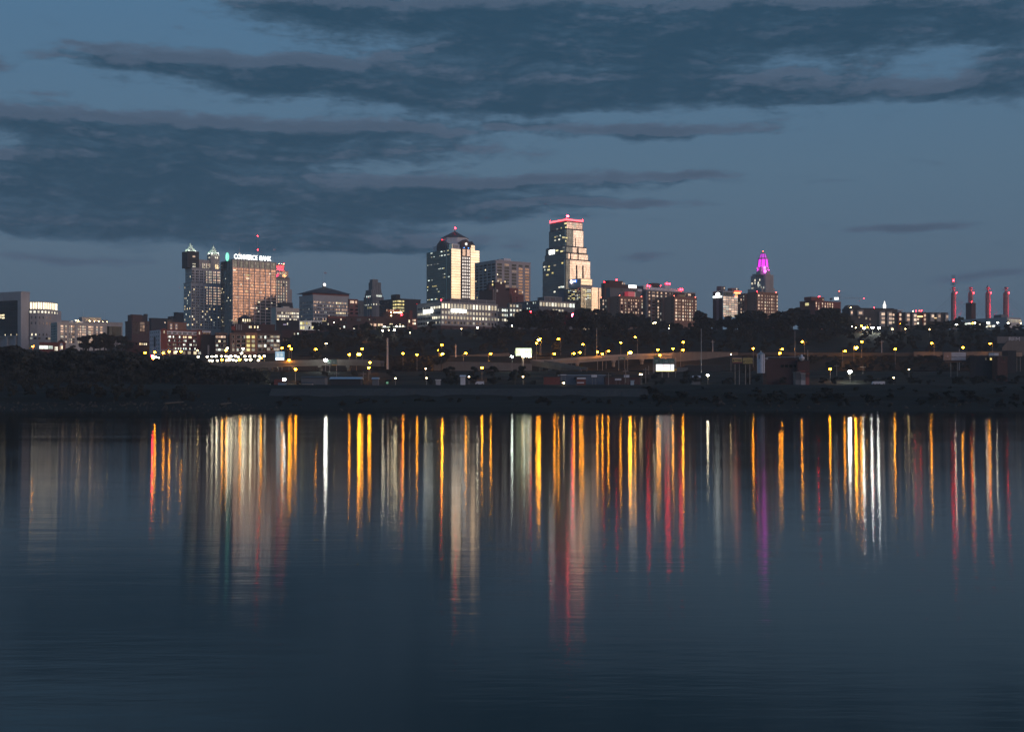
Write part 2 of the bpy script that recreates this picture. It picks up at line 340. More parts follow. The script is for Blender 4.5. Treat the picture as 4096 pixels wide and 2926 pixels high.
# rubble and drift along the water line
rk = MB(); 
for i in range(420):
    x = X(random.uniform(-60, 1110) if i % 3 else random.uniform(1110, 4140), 490); y = random.uniform(470, 500); r = random.uniform(.15, .6) if i % 9 else random.uniform(.6, 1.1); z = zt(x, y)
    rk.add([(x+r*random.uniform(.6,1.3)*math.cos(a), y+r*random.uniform(.5,1)*math.sin(a), z-.3) for a in (0,1.2,2.5,3.8,5)] + [(x+r*.5*math.cos(a+.3), y+r*.4*math.sin(a+.3), z+r*random.uniform(.35,.7)) for a in (0,1.2,2.5,3.8,5)], [(5,6,7,8,9)] + [(k,(k+1)%5,(k+1)%5+5,k+5) for k in range(5)])
tag(rk.build('rubble', wall('bank_rubble', (.065,.056,.047), scale=1, var=.4)), 'scattered rubble and drift stones along the far water line', 'rubble', None, 'stuff')
for lab, px, D, ln in (('pale driftwood log lying on the left bank, larger of two',700,492,7),('thin driftwood log lying on the left bank near the wood edge',905,489,4)):
    o = thing('driftwood_log', lab, 'log', (X(px, D), D, zt(X(px, D), D)+.35), .3); MB().tube((-ln/2,0,0),(ln/2,0,.5),.4,.2,7).build('trunk', wall('bleached_wood_%d' % px, (.13,.11,.09)), o); MB().tube((ln*.1,0,.3),(ln*.25,.3,1.6),.13,.05,5).build('branch', bpy.data.materials['bleached_wood_%d' % px], o)
# stone faced levee along the far bank
lm = wall('levee_stone', (.055,.055,.05), scale=.5, var=.4)
lv = MB(); n = 60; x0, x1 = X(1085, 520), X(2590, 520); vs = []
for i in range(n+1):
    x = x0 + (x1-x0)*i/n
    vs += [(x, 513+random.uniform(-.4,.4), 5.0+.4*math.sin(i)), (x, 521, 8.6), (x, 524, 8.7), (x, 526, 7.5)]
lv.add(vs, [(i*4+k, (i+1)*4+k, (i+1)*4+k+1, i*4+k+1) for i in range(n) for k in range(3)])
lv.build('embankment', lm)['kind'] = 'structure'

# thin, even haze added round the whole scene to lift its darkest tones
hm = bpy.data.materials.new('dark_lift_haze'); hm.use_nodes = True; hn = hm.node_tree; hn.nodes.remove(hn.nodes['Principled BSDF'])
pv = hn.nodes.new('ShaderNodeVolumePrincipled'); pv.inputs['Color'].default_value = (.80,.84,.84,1); pv.inputs['Density'].default_value = .00012; pv.inputs['Anisotropy'].default_value = 0
hn.links.new(pv.outputs[0], hn.nodes['Material Output'].inputs['Volume'])
tag(MB().box(-2700, 2700, -400, 2700, -10, 300).build('added_haze', hm), 'thin haze added over river and city to lift the dark tones', 'added_haze', None, 'stuff')
cy.volume_bounces = 0
# ------------------------------------------------------------------ building kit
GA = 36.0
WMESH = {}
def winmesh(w, h, mat, t=.25):
    k = (round(w,2), round(h,2), mat)
    if k not in WMESH: WMESH[k] = MB().box(-w/2, w/2, -t/2, t/2, -h/2, h/2).mesh('window', M[mat])
    return WMESH[k]
def flood(kind, parent, loc, aim, energy, color, size=.5, cone=110):
    """a hooded floodlight turned towards the wall it washes"""
    l = bpy.data.lights.new(kind, 'SPOT'); l.energy = energy*K; l.color = color; l.shadow_soft_size = size; l.spot_size = R(cone); l.spot_blend = .6
    o = link('floodlight', l, parent, loc); o.rotation_euler = (Vector(aim)-Vector(loc)).to_track_quat('-Z', 'Y').to_euler(); return o
BUILT = []
class Bld:
    """a block seen on its corner; local x runs along the right face, local y along the left face"""
    def __init__(s, name, label, xl, xc, xr, ytop, D, A=GA, group=None, cat='building', zb=None):
        s.D = D; s.A = R(A); c, sn = math.cos(s.A), math.sin(s.A); s.c, s.s = c, sn
        s.C = (X(xc, D), D); s.zb = (min(zt(s.C[0], D), zt(s.C[0], D+40)) - 4) if zb is None else zb
        s.W = s.ux(xr); s.L = s.uy(xl)
        if not 2 < s.L < 90: s.L = 14
        s.H = 0; s.H = Z(ytop, D) - s.zb
        s.o = thing(name, label, cat, (s.C[0], D, s.zb), s.A, group); s.q = []
        BUILT.append(s)
    def ux(s, px): t = (px-CX)/F; return (t*s.C[1]-s.C[0])/(s.c-t*s.s)
    def uy(s, px): t = (px-CX)/F; return (s.C[0]-t*s.C[1])/(s.s+t*s.c)
    def z(s, py): return Z(py, s.D) - s.zb
    def part(s, name, mat, *boxes, parent=None, label=None):
        mb = MB()
        for bx in boxes: mb.box(*bx)
        o = mb.build(name, M[mat] if isinstance(mat, str) else mat, parent or s.o)
        if label: o['label'] = label
        return o
    def mesh(s, name, mb, mat=None, parent=None): return mb.build(name, M[mat] if isinstance(mat, str) else mat, parent or s.o)
    def body(s, mat, roof='roof', cop=True, x=None, y=None, z1=None, z0=0):
        x = x or (0, s.W); y = y or (0, s.L); z1 = z1 if z1 is not None else s.H
        s.part('wall', mat, (x[0], x[1], y[0], y[1], z0, z1))
        if cop: s.part('parapet', mat, (x[0]-.25, x[1]+.25, y[0]-.25, y[0]+.35, z1-.7, z1+.6), (x[0]-.25, x[0]+.35, y[0]+.35, y[1]+.25, z1-.7, z1+.6), (x[1]-.35, x[1]+.25, y[0]+.35, y[1]+.25, z1-.7, z1+.6))
    def win(s, face, u, z, w, h, mat, off=0.0): s.q.append((face, u, z, w, h, mat, off))
    def grid(s, face, us, zs, w, h, mats, off=0.0, skip=0.0, jit=0):
        """mats: list of (material, weight) or a function (i, j) -> material"""
        for j, zz in enumerate(zs):
            for i, u in enumerate(us):
                if skip and random.random() < skip: continue
                m = mats(i, j) if callable(mats) else random.choices([a for a, _ in mats], [b for _, b in mats])[0]
                if m: s.win(face, u, zz, w, h, m, off)
    def pane(s, name, face, u0, u1, z0, z1, mat, off=0, t=.3):
        if face == 'R': return s.part(name, mat, (u0, u1, off-t, off-.002, z0, z1))
        return s.part(name, mat, (off-t, off-.002, u0, u1, z0, z1))
    def beacon(s, x, y, z, r=.8, mat='red', h=2.0):
        b = s.mesh('beacon', MB().tube((x,y,z),(x,y,z+h), .12, n=5), 'darkmetal')
        MB().ball((x,y,z+h+r*.6), r*.8, n=8).build('lens', M[mat], b); return b
    def mast(s, x, y, z, h, r=.18, mat='metal'): return s.mesh('antenna', MB().tube((x,y,z),(x,y,z+h), r, r*.35, 5), mat)
    def light(s, kind, loc, energy, color, size=.5, aim=None): return flood(kind, s.o, loc, aim or (loc[0], loc[1]+10, loc[2]+8), energy, color, size)
    def finish(s):
        rank = {'dark':0, 'soft':1, 'dim':2}
        s.q.sort(key=lambda t: (-(t[3]*t[4] > 60), -rank.get(t[5], 5), -t[3]*t[4]))
        def put(t, mb=None):
            face, u, z, w, h, mat, off = t
            if mb is None:
                o = link('window', winmesh(w, h, mat), s.o, (u, off, z) if face == 'R' else (off, u, z))
                if face == 'L': o.rotation_euler = (0, 0, -math.pi/2)
            elif face == 'R': mb.box(u-w/2, u+w/2, off-.125, off+.1, z-h/2, z+h/2, M[mat])
            else: mb.box(off-.125, off+.1, u-w/2, u+w/2, z-h/2, z+h/2, M[mat])
        for t in s.q[:100]: put(t)
        if len(s.q) > 100:
            mb = MB()
            for t in s.q[100:]: put(t, mb)
            mb.build('window', None, s.o)['kind'] = 'stuff'
def lin(a, b, n): return [a + (b-a)*i/(n-1) for i in range(n)] if n > 1 else [(a+b)/2]
def cen(a, b, n): return [a + (b-a)*(i+.5)/n for i in range(n)]
def rows(b, y0, y1, n): return [b.z(v) for v in lin(y0, y1, n)]
def text(s, size, mat, parent, loc, rot, ext=.1, name='lettering', align='CENTER', sx=1, width=None, bold=0):
    c = bpy.data.curves.new(name, 'FONT'); c.body = s; c.size = size; c.extrude = ext; c.align_x = align; c.align_y = 'CENTER'; c.offset = bold
    tmp = bpy.data.objects.new('tmp', c); COL.objects.link(tmp); bpy.context.view_layer.update()
    me = bpy.data.meshes.new_from_object(tmp.evaluated_get(bpy.context.evaluated_depsgraph_get())); me.name = name
    bpy.data.objects.remove(tmp); bpy.data.curves.remove(c); me.materials.clear(); me.materials.append(M[mat] if isinstance(mat, str) else mat)
    if width: xs_ = [v.co.x for v in me.vertices]; sx = width/(max(xs_)-min(xs_))
    o = link(name, me, parent, loc); o.rotation_euler = rot; o.scale = (sx, 1, 1); return o
# ------------------------------------------------------------------ the skyline
def localpt(b, px, D):
    dx, dy = X(px, D) - b.C[0], D - b.C[1]
    return (dx*b.c + dy*b.s, -dx*b.s + dy*b.c)
DK = [('dark',6),('soft',2),('warm',.7)]

# courthouse at the left edge: dark glass in a pale frame, and a curved wing with a lit crown
b = Bld('courthouse', 'pale concrete courthouse at the left edge with a curved wing and glowing glass crown', -90, 89, 119, 1168, 1200, 62)
b.part('wall', 'concrete', (0, b.W, 0, b.L, 0, b.H)); b.part('cornice', 'concrete', (-.4, b.W+.3, -.3, b.L, b.H+.003, b.H+.8))
b.part('side_pier', 'concrete', (-1.6, -.01, -.02, b.uy(76), 0, b.H-.02)); b.part('frame', 'concrete', (-1.5, -.01, b.uy(76)+.01, b.L, b.z(1200), b.H-.03))
b.pane('glass_facade', 'L', b.uy(76)+.2, b.L, b.z(1343), b.z(1200)-.1, pane('curtain_wall_court', (.05,.055,.06), (.05,.055,.06), 2.2, 4.5, .1))
for k in range(4): b.part('column', 'concrete', (-2.2, -.6, b.uy(70-k*34), b.uy(62-k*34), 0, b.z(1346)))
b.part('arcade_beam', 'concrete', (-2.3, -.02, b.uy(75), b.L, b.z(1346)+.01, b.z(1342)))
for px, py in ((3,1257),(14,1257),(3,1266),(14,1268)): b.win('L', b.uy(px), b.z(py), 3.2, 1.4, 'warm', -.3)
for px, py in ((22,1337),(45,1337),(68,1337)): b.win('L', b.uy(px), b.z(py), .8, 1.2, 'warm', -.3)
fr = [(119,1206),(150,1206),(180,1209),(205,1215),(226,1225),(240,1240)]
P = [localpt(b, *p) for p in fr]; back = [localpt(b, 240, 1275), localpt(b, 119, 1262)]
b.mesh('wing_wall', MB().prism(P+back, 0, b.z(1233)), wall('wing_concrete', (.40,.38,.37), scale=.3))
b.mesh('wing_step', MB().prism([localpt(b,p,D) for p,D in ((226.5,1226),(245,1236),(245,1270),(227,1270))], 0, b.z(1234)), 'concrete')
cr = [localpt(b, px, D+1.5) for px, D in fr[:-1]] + [localpt(b, 232, 1232), localpt(b, 228, 1270), localpt(b, 119.5, 1258)]
b.mesh('crown_roof', MB().prism(cr, b.z(1206), b.z(1203)), 'concrete')
crm = litwin('crown_glass_lit', (1,.82,.55), 3.0, (1,.88,.66), .8)
ci = [localpt(b, px, D+2.2) for px, D in fr[:-1]] + [localpt(b, 229, 1234), localpt(b, 226, 1266), localpt(b, 120, 1256)]
b.mesh('crown_glass', MB().prism(ci, b.z(1232.5), b.z(1206)-.01), crm)
for i in range(len(fr)-2):
    for k in range(3):
        t = k/3; px = fr[i][0]*(1-t)+fr[i+1][0]*t; D = fr[i][1]*(1-t)+fr[i+1][1]*t
        x, y = localpt(b, px, D+1.2); b.part('crown_fin', 'concrete', (x-.18, x+.18, y-.35, y+.35, b.z(1233)+.01, b.z(1206)-.02))
def onwing(px):
    for (p0, d0), (p1, d1) in zip(fr, fr[1:]):
        if px <= p1: return localpt(b, px, d0+(d1-d0)*(px-p0)/(p1-p0)), math.atan2(d1-d0, (p1-p0)/F*1210)
    return localpt(b, *fr[-1]), 0
def wingwin(px, py, w, h, mat):
    (x, y), a = onwing(px); o = link('window', winmesh(w, h, mat, .5), b.o, (x, y, b.z(py))); o.rotation_euler = (0, 0, a - b.A)
for i, px in enumerate((123,138.5,154,169,182,195,207.5,218.5,228)): wingwin(px, 1245, 1.9*(1-i*.06), 1.9, 'white_l')
for px in (127,143,158.5,173,187,200): 
    for py in (1267,1290): wingwin(px, py, .7, 2.2, 'soft')
for i, px in enumerate((128,143.5,158,173,187,207)): wingwin(px, 1336, .9, 1.9, 'white_l' if i in (0,1,5) else 'soft')
for i, px in enumerate((125,141,157,186,196)): wingwin(px, 1351, 2.3, 1.7, 'dim' if i in (0,4) else 'dark')
b.part('rooftop_plant', 'roof', (*sorted((localpt(b,122,1230)[0], localpt(b,160,1230)[0])), localpt(b,140,1228)[1]-6, localpt(b,140,1228)[1]+6, b.z(1203), b.z(1200)))

# white apartment block and the brown office behind it
b = Bld('apartment_block', 'pale cream apartment block beside the courthouse, seven storeys of paired windows', 203, 229, 424, 1290, 1150)
b.body('cream'); zz = rows(b, 1303, 1366, 7)
for px, w in ((248,2.2),(264,1.2),(283,2.2),(293,2.2),(314,1.1),(322,1.1),(332,1.2),(340,1.2),(358.5,2.2),(368,2.2),(388,1.1),(405,2.2)):
    b.grid('R', [b.ux(px)], zz, w, 1.35, [('creaml',.8),('peachl',2.2),('refl',2.5),('soft',.4)])
for px in (257,276,303,351,377,396): b.grid('R', [b.ux(px)], zz, .55, .6, [('dark',1)])
b.grid('L', cen(1.5, b.L-1, 4), zz, 1.6, 1.4, [('dark',5),('soft',1)])
for px in (281,303,382,424): b.part('pilaster', 'cream', (b.ux(px)-.5, b.ux(px)+.5, -.45, -.01, 0, b.H-.05))
b.part('rooftop_plant', 'white', (b.ux(286), b.ux(296), 3, 8, b.H+.01, b.z(1279))); b.part('rooftop_plant', 'white', (b.ux(309), b.ux(338), 3, 9, b.H+.01, b.z(1281)))
b.part('rooftop_plant', 'white', (b.ux(253), b.ux(268), 3, 8, b.H+.01, b.z(1287)))
for px, py in ((266,1289),(306,1277),(316,1278),(370,1291)): b.beacon(b.ux(px), 2, b.z(py)-1.6, .42, 'lamp_s', 1.2)
b = Bld('office_block', 'wide brown stone office block rising behind the cream apartment block', 215, 230, 490, 1283, 1330)
b.body('limestone'); 
for px in (431,442,459,476): b.win('R', b.ux(px), b.z(1318), 2.6 if px == 431 else 5.2, 10.5, 'dark')
b.part('penthouse', 'limestone', (b.ux(335), b.ux(412), 6, 16, b.H+.6, b.z(1262))); b.part('penthouse', 'darkconcrete', (b.ux(412)+.1, b.ux(440), 8, 15, b.H+.6, b.z(1271)))
b.mast(b.ux(343), 8, b.z(1262), 8.5); b.mast(b.ux(430), 9, b.z(1271), 9)
for px, py in ((360,1279),(379,1280),(396,1279.5),(413,1281),(429,1281)): b.beacon(b.ux(px), 1, b.z(py)-1.2, .5, 'lamp_s', 1)

b = Bld('apartment_tower', 'dark unlit old apartment tower with stepped parapet between office and white lofts', 501, 527, 598, 1284, 1400)
b.body('darkbrick'); b.part('upper_storeys', 'darkbrick', (b.ux(531), b.ux(570), .5, 16, b.H+.01, b.z(1257))); b.part('upper_storeys', 'black', (b.ux(570)+.05, b.ux(591), .6, 14, b.H+.01, b.z(1260)))
b.part('stair_head', 'black', (b.ux(580), b.ux(592), 1, 5, b.z(1260)+.01, b.z(1253))); b.part('stair_head', 'darkbrick', (.2, 3.5, 2, 12, b.H+.7, b.z(1261)))
b.part('chimney', 'darkbrick', (.6, 1.8, 3, 5, b.z(1261)+.01, b.z(1256)))
b.grid('R', [b.ux(p) for p in (563,569,575)], rows(b, 1292, 1318, 3), 1.6, 3, [('soft',2),('refl',.6)])
b.grid('R', [b.ux(p) for p in (535,545,555,588)], rows(b, 1290, 1330, 5), 1.2, 2, [('dark',1)])
b = Bld('warehouse', 'long dark low block on the ridge behind the white lofts', 596, 604, 705, 1273, 1480)
b.body('black'); b.grid('R', [b.ux(p) for p in (646,660,690)], [b.z(1288)], 1.2, 1.6, [('peachl',1),('dark',1)]); b.part('penthouse', 'roof', (b.ux(612), b.ux(640), 3, 10, b.H+.6, b.z(1270)))
b = Bld('office_slab', 'dark windowless slab directly left of the twin-spired tower', 695, 702, 740, 1250, 1800); b.body('black')
b.part('setback', 'black', (b.ux(690), b.ux(701), 2, 18, 0, b.z(1264)))
b = Bld('shop_building', 'small dark red building with arched gable and lit white windows among the trees', 152, 158, 262, 1371, 1050, 20)
b.body('brick'); b.part('gable_bay', 'brick', (b.ux(232), b.ux(258), -.8, 6, 0, b.z(1365)))
b.mesh('gable', MB().add([(b.ux(231),-.85,b.z(1365)+.01),(b.ux(259),-.85,b.z(1365)+.01),(b.ux(245),-.85,b.z(1355)),(b.ux(231),6,b.z(1365)+.01),(b.ux(259),6,b.z(1365)+.01),(b.ux(245),6,b.z(1355))], [(0,1,2),(5,4,3),(0,2,5,3),(1,4,5,2),(0,3,4,1)]), 'slate')
ar = MB(); x0, x1, zc = b.ux(239), b.ux(252), b.z(1380); r = (x1-x0)/2
ar.add([((x0+x1)/2+r*math.cos(t), -.95, zc+r*math.sin(t)*1.6) for t in lin(0, math.pi, 9)] + [(x0,-.95,b.z(1402)),(x1,-.95,b.z(1402))], [tuple([10]+list(range(9))[:9])] if False else [(0,1,2,3,4,5,6,7,8,9,10)])
b.mesh('arched_surround', ar, 'white')
b.grid('R', [b.ux(166), b.ux(184), b.ux(203)], [b.z(1388)], 3.2, 2.6, [('cool',1)]); b.grid('R', [b.ux(222), b.ux(228)], [b.z(1393)], 1.2, 3.2, [('white_l',1)])
b.win('R', b.ux(242), b.z(1389), 1.2, 2.6, 'peachl', -1.0); b.win('R', b.ux(248), b.z(1388), .9, 2.4, 'warm', -1.0)
b = Bld('brick_building', 'low dark building with four small lit windows left of the white lofts', 500, 512, 606, 1366, 1000)
b.body('darkbrick'); b.grid('R', [b.ux(560), b.ux(568), b.ux(577), b.ux(585)], [b.z(1374)], .8, 1.5, [('warm',1)]); b.grid('R', [b.ux(520), b.ux(532), b.ux(545)], [b.z(1374)], .9, 1.5, [('dark',1)])

# red and white loft building
b = Bld('loft_building', 'dark red brick loft building with white top storey and white left wall', 600, 643, 802, 1319, 960)
b.body('brick'); b.part('side_wall', 'white', (-.35, -.02, .02, b.L, 0, b.z(1318)))
b.part('white_storey', 'white', (b.ux(668), b.ux(789), -.25, -.01, b.z(1336), b.z(1321)))
b.part('string_course', 'white', (.1, b.W, -.35, -.01, b.z(1398.5), b.z(1396.8)))
for px in (656, 797):
    x = b.ux(px); b.mesh('gable', MB().add([(x-2.2,-.3,b.z(1338)),(x+2.2,-.3,b.z(1338)),(x+2.2,-.3,b.z(1319)),(x+1.4,-.3,b.z(1315)),(x,-.3,b.z(1312.5)),(x-1.4,-.3,b.z(1315)),(x-2.2,-.3,b.z(1319))] +
        [(x-2.2,.9,b.z(1338)),(x+2.2,.9,b.z(1338)),(x+2.2,.9,b.z(1319)),(x+1.4,.9,b.z(1315)),(x,.9,b.z(1312.5)),(x-1.4,.9,b.z(1315)),(x-2.2,.9,b.z(1319))], [(0,1,2,3,4,5,6),(13,12,11,10,9,8,7)] + [(i,(i+7),(i+1)%7+7,(i+1)%7) for i in range(7)]), 'brick')
    b.win('R', x, b.z(1327), .75, 2, 'creaml', -.4)
cx6 = (677,698,718.5,739,759.5,780)
for i, px in enumerate(cx6):
    for k in (-1,0,1): b.win('R', b.ux(px)+k*.95, b.z(1330), .65, 1.2, 'dark', -.3)
    for j, py in enumerate((1345,1360,1375.6,1391.6)):
        for k in (-1,0,1): b.win('R', b.ux(px)+k*.9, b.z(py), .75, 1.35, ('warm' if (i,j) in ((3,0),(4,0)) else random.choice(('dim','soft','dark','cool','soft'))))
        b.part('sill', 'white', (b.ux(px)-1.5, b.ux(px)+1.5, -.3, -.01, b.z(py)-1.05, b.z(py)-.85))
for i, px in enumerate((655,677,700,735,757,780,798)): b.win('R', b.ux(px), b.z(1408), 2.2, 2.2, 'warm' if i in (2,5) else 'dim')
b.grid('L', cen(1, b.L-1, 5), rows(b, 1327, 1409, 6), .8, 1.3, [('dark',5),('soft',2)], -.35)
b.part('fire_escape', 'darkmetal', (-.8, -.37, b.uy(624), b.uy(619), b.z(1385), b.z(1345)))
b = Bld('loft_annexe', 'low white-corniced annexe joined to the right of the red brick lofts', 803, 806, 843, 1323, 985)
b.body('darkbrick'); b.part('cornice', 'white', (0, b.W, -.4, -.01, b.z(1328.5), b.z(1322.5))); b.grid('R', [b.ux(813+i*6) for i in range(5)], [b.z(1331)], .7, 1, [('soft',1)])
b.grid('R', cen(1, b.W, 3), rows(b, 1346, 1392, 4), 1.4, 1.6, [('dark',1)])
b = Bld('stair_block', 'brown brick block with two white column strips behind the red lofts', 664, 670, 746, 1290, 1060)
b.body('brownbrick')
for px in (684, 705): b.part('white_strip', 'white', (b.ux(px)-1, b.ux(px)+1, -.2, -.01, 0, b.H-.3)); b.grid('R', [b.ux(px)], rows(b, 1300, 1312, 2), 1, 1.3, [('refl',1)], -.2)
b.part('rooftop_plant', 'darkmetal', (b.ux(672), b.ux(692), 2, 6, b.H+.6, b.z(1278)))

# twin spired stone tower
b = Bld('twin_spire_tower', 'grey stone skyscraper with two small pale spires, one shaft wrapped in dark sheeting', 735, 764, 883, 1131, 1700)
W, Ld = b.W, b.L; b.part('wall', 'greystone', (0, W, 0, Ld, 0, b.H)); b.part('cornice', 'limestone', (-.3, W+.2, -.3, Ld+.2, b.H+.003, b.H+1.2))
zu = b.z(1072); b.part('upper_shaft', 'greystone', (1.5, W-.4, 1.2, Ld-1.5, b.H+1.21, zu)); b.part('cornice', 'limestone', (1.2, W-.2, .9, Ld-1.3, zu+.003, zu+1))
def cols(b, a, c, n): return [b.ux(v) for v in lin(a, c, n)]
prs = []
for k in range(7): c = 773 + k*17.3; prs += [c-3.2, c+3.2]
lowz = rows(b, 1146, 1308, 16)
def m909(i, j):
    if i >= 7 and j < 7: return random.choice(('peachl','peachl','creaml','peachl'))  # glowing panes painted in for the afterglow reflection on the right columns
    if j == 11 and i in (0,5,8): return 'white_l'
    return random.choices(('dark','soft','warm','dim'), (3,6,.45,.5))[0]
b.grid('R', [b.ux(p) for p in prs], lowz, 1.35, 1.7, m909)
b.grid('R', [b.ux(p) for p in prs], rows(b, 1083, 1126, 5), 1.5, 2.1, lambda i, j: random.choice(('peachl','creaml')) if i >= 7 else random.choice(('dark','soft','soft')), 1.2)  # right columns again glow in place of mirrored afterglow
b.grid('L', cen(2, Ld-2, 5), lowz, 1.3, 2.0, [('soft',4),('dark',3),('warm',1.0),('cool',.3)])
b.grid('L', cen(4, Ld-4, 4), rows(b, 1083, 1126, 5), 1.3, 2.0, [('soft',5),('warm',.4)], 1.5)
for k in range(15): b.part('finial', 'limestone', (1+k*(W-2)/14-.2, 1+k*(W-2)/14+.2, .1, .5, b.H+1.21, b.H+2.8))
# two penthouse shafts and the wall between them
ya = 6
x0, x1 = b.ux(749), b.ux(789); 
t1 = (b.ux(753), b.ux(808)-3, 3, 22); b.part('sheeted_shaft', 'scaff', (*t1, zu+1.01, b.z(1003)))
b.grid('R', [b.ux(776), b.ux(783)], [b.z(1054), b.z(1064)], 1.1, 1.6, [('white_l',1)], 3); b.win('R', b.ux(779), b.z(1022), 3.6, 1.4, 'peachl', 3); b.win('R', b.ux(779), b.z(1025.5), 3.6, .8, 'peachl', 3)
for k in range(6): b.part('scaffold_lift', 'darkmetal', (t1[0]-.3, t1[1]+.3, 2.5, 2.9, b.z(1068-k*11.5), b.z(1067-k*11.5)))
t2 = (b.ux(845), b.ux(881), 2.2, 14); b.part('stone_shaft', 'limestone', (*t2, zu+1.01, b.z(1008)))
b.grid('R', [b.ux(865), b.ux(872)], [b.z(1023)], 1.5, 2.2, [('white_l',1)], 2.2); b.grid('R', [b.ux(866), b.ux(873)], [b.z(1056), b.z(1065)], 1.3, 3.2, [('warm',1)], 2.2); b.grid('L', [5, 8], [b.z(1023)], 1.3, 2, [('white_l',1)], t2[0])
b.part('link_wall', 'limestone', (t1[1]+.05, t2[0]-.05, 4, 16, zu+1.01, b.z(1034)))
b.grid('R', [b.ux(816), b.ux(822), b.ux(830), b.ux(837), b.ux(844)], [b.z(1056)], 1.25, 5.4, [('refl',1),('creaml',1)], 4); b.grid('R', [b.ux(816), b.ux(822), b.ux(830), b.ux(837)], [b.z(1067)], 1.2, 2, [('creaml',1)], 4)
for (xa, xb, ya, yb), py0, py1, pyt in ((t1, 1003, 972, 965), (t2, 1008, 977, 969)):
    cx, cy_ = (xa+xb)/2, (ya+yb)/2; hw = 7.6
    mb = MB(); zb0 = b.z(py0); prof = [(hw,0),(hw*.78,.25),(hw*.5,.5),(hw*.28,.75),(hw*.13,1)]; hh = b.z(py1)-zb0
    rings = []
    for r, t in prof: rings += [(cx-r*.8,cy_-r*.8,zb0+t*hh),(cx+r*.8,cy_-r*.8,zb0+t*hh),(cx+r*.8,cy_+r*.8,zb0+t*hh),(cx-r*.8,cy_+r*.8,zb0+t*hh)]
    fs = [(k*4+i, k*4+(i+1)%4, k*4+4+(i+1)%4, k*4+4+i) for k in range(4) for i in range(4)] + [(3,2,1,0),(16,17,18,19)]
    sp_ = b.mesh('spire', mb.add(rings, fs), 'copper'); MB().tube((cx,cy_,zb0+hh),(cx,cy_,b.z(pyt)),.9,.15,6).build('finial', M['copper'], sp_)
    for sx, sy in ((-1,-1.25),(1,-1.25),(-1.3,.2)): b.light('spire_light', (cx+sx*8.0, cy_+sy*9.0, zb0+1.2), 2600, (.88,1,.84), .4, (cx, cy_, zb0+5))
    for sx, sy in ((-1,-1.),(1,-1.)): b.mesh('floodlight', MB().ball((cx+sx*4.6, cy_+sy*6.0, zb0+.9), .7, n=6), glow('flood_lens', (.95,1,.9), 2.5, False))
b.light('shaft_light', (b.ux(872), -1, b.z(1066)), 900, (1,.8,.5))

# bank tower with the lit roof sign
b = Bld('bank_tower', 'bronze glass office tower carrying the white COMMERCE BANK letters on its roof', 884, 930, 1104, 1040, 1650)
W, Ld = b.W, b.L; b.part('wall', 'black', (0, W, 0, Ld, 0, b.H)); b.part('parapet', 'limestone', (-.4, W+.4, -.4, Ld+.4, b.H+.003, b.H+.9))
b.pane('plant_storey', 'R', 0, W, b.z(1067), b.H-.01, 'glassD')
fm = plain('pinkish_metal_grid', (.62,.50,.47), .45, .2)
dx = W/8
for k in range(9):
    x = k*dx + (0 if k else 0); b.part('mullion', fm, (x-.35, x+.35, -1.0, -.31, 0, b.H-.02))
    if k < 8: b.part('mullion', fm, (x+dx*.28-.12, x+dx*.28+.12, -.8, -.31, b.z(1067), b.H-.02), (x+dx*.84-.12, x+dx*.84+.12, -.8, -.31, b.z(1067), b.H-.02))
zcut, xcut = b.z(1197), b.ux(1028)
b.pane('glass_facade', 'R', 0, W, zcut, b.z(1067)-.02, 'glassO'); b.pane('glass_facade', 'R', 0, xcut, b.z(1285), zcut-.02, 'glassO')
b.pane('reflection_gap_facade', 'R', xcut+.02, W, b.z(1300), zcut-.02, 'glassD'); b.pane('reflection_gap_facade', 'R', 0, xcut, 0, b.z(1285)-.02, 'glassD')  # darker panes painted in where the afterglow reflection breaks off
b.pane('side_glass_facade', 'L', 0, Ld, 0, b.H-.02, 'glassD')
fz = rows(b, 1070, 1294, 19)
for zz in fz: b.part('spandrel_rail', fm, (0, W, -.62, -.31, zz-.3, zz+.3)); b.part('spandrel_rail', 'darkconcrete', (-.62, -.31, 0, Ld, zz-.18, zz+.18))
for k in range(5): b.part('mullion', 'darkconcrete', (-.9, -.63, Ld*k/4-.2, Ld*k/4+.2, 0, b.H-.03))
for px, py, w, m in ((936,1080,2,'white_l'),(941,1080,1.5,'white_l'),(976,1096,1.4,'white_l'),(993,1096,6,'yellow'),(992,1109,5,'warm'),(964,1136,1.6,'white_l'),(1008,1137,1.2,'warm'),(986,1162,2.4,'warm'),(1061,1126,1.8,'white_l'),(1097,1138,2,'warm'),(1041,1164,4,'peachl'),(950,1148,3,'peachl'),(949,1187,5,'peachl'),(1079,1086,1.5,'white_l'),(1036,1203,2.6,'warm'),(1087,1205,1.6,'white_l'),(1066,1229,3.4,'warm'),(1034,1241,2,'white_l'),(1088,1271,1.6,'white_l'),(943,1276,1.4,'white_l'),(930,1281,2,'warm'),(1010,1228,6,'peachl'),(1026,1227,1.6,'white_l')):
    b.win('R', b.ux(px), b.z(py), w, 1.6, m, -.32)
for px, py in ((903,1109),(923,1132),(890,1148),(887,1164),(914,1188),(909,1200),(923,1200),(887,1227),(921,1226),(892,1282),(921,1280),(896,1163)): b.win('L', b.uy(px), b.z(py), 1.6, 1.4, random.choice(('warm','dim','white_l')), -.32)
zs = b.H+1.0
for nm, p0, p1 in (('COMMERCE', 936, 1028), ('BANK', 1038, 1083)):
    xa, xb = b.ux(p0), b.ux(p1); o = text(nm, 8.6, glow('sign_letter_'+nm.lower(), (.96,1,.96), 4), b.o, ((xa+xb)/2, -.6, zs+3.6), (R(90), 0, 0), .35, 'sign_lettering', width=xb-xa, bold=.03)
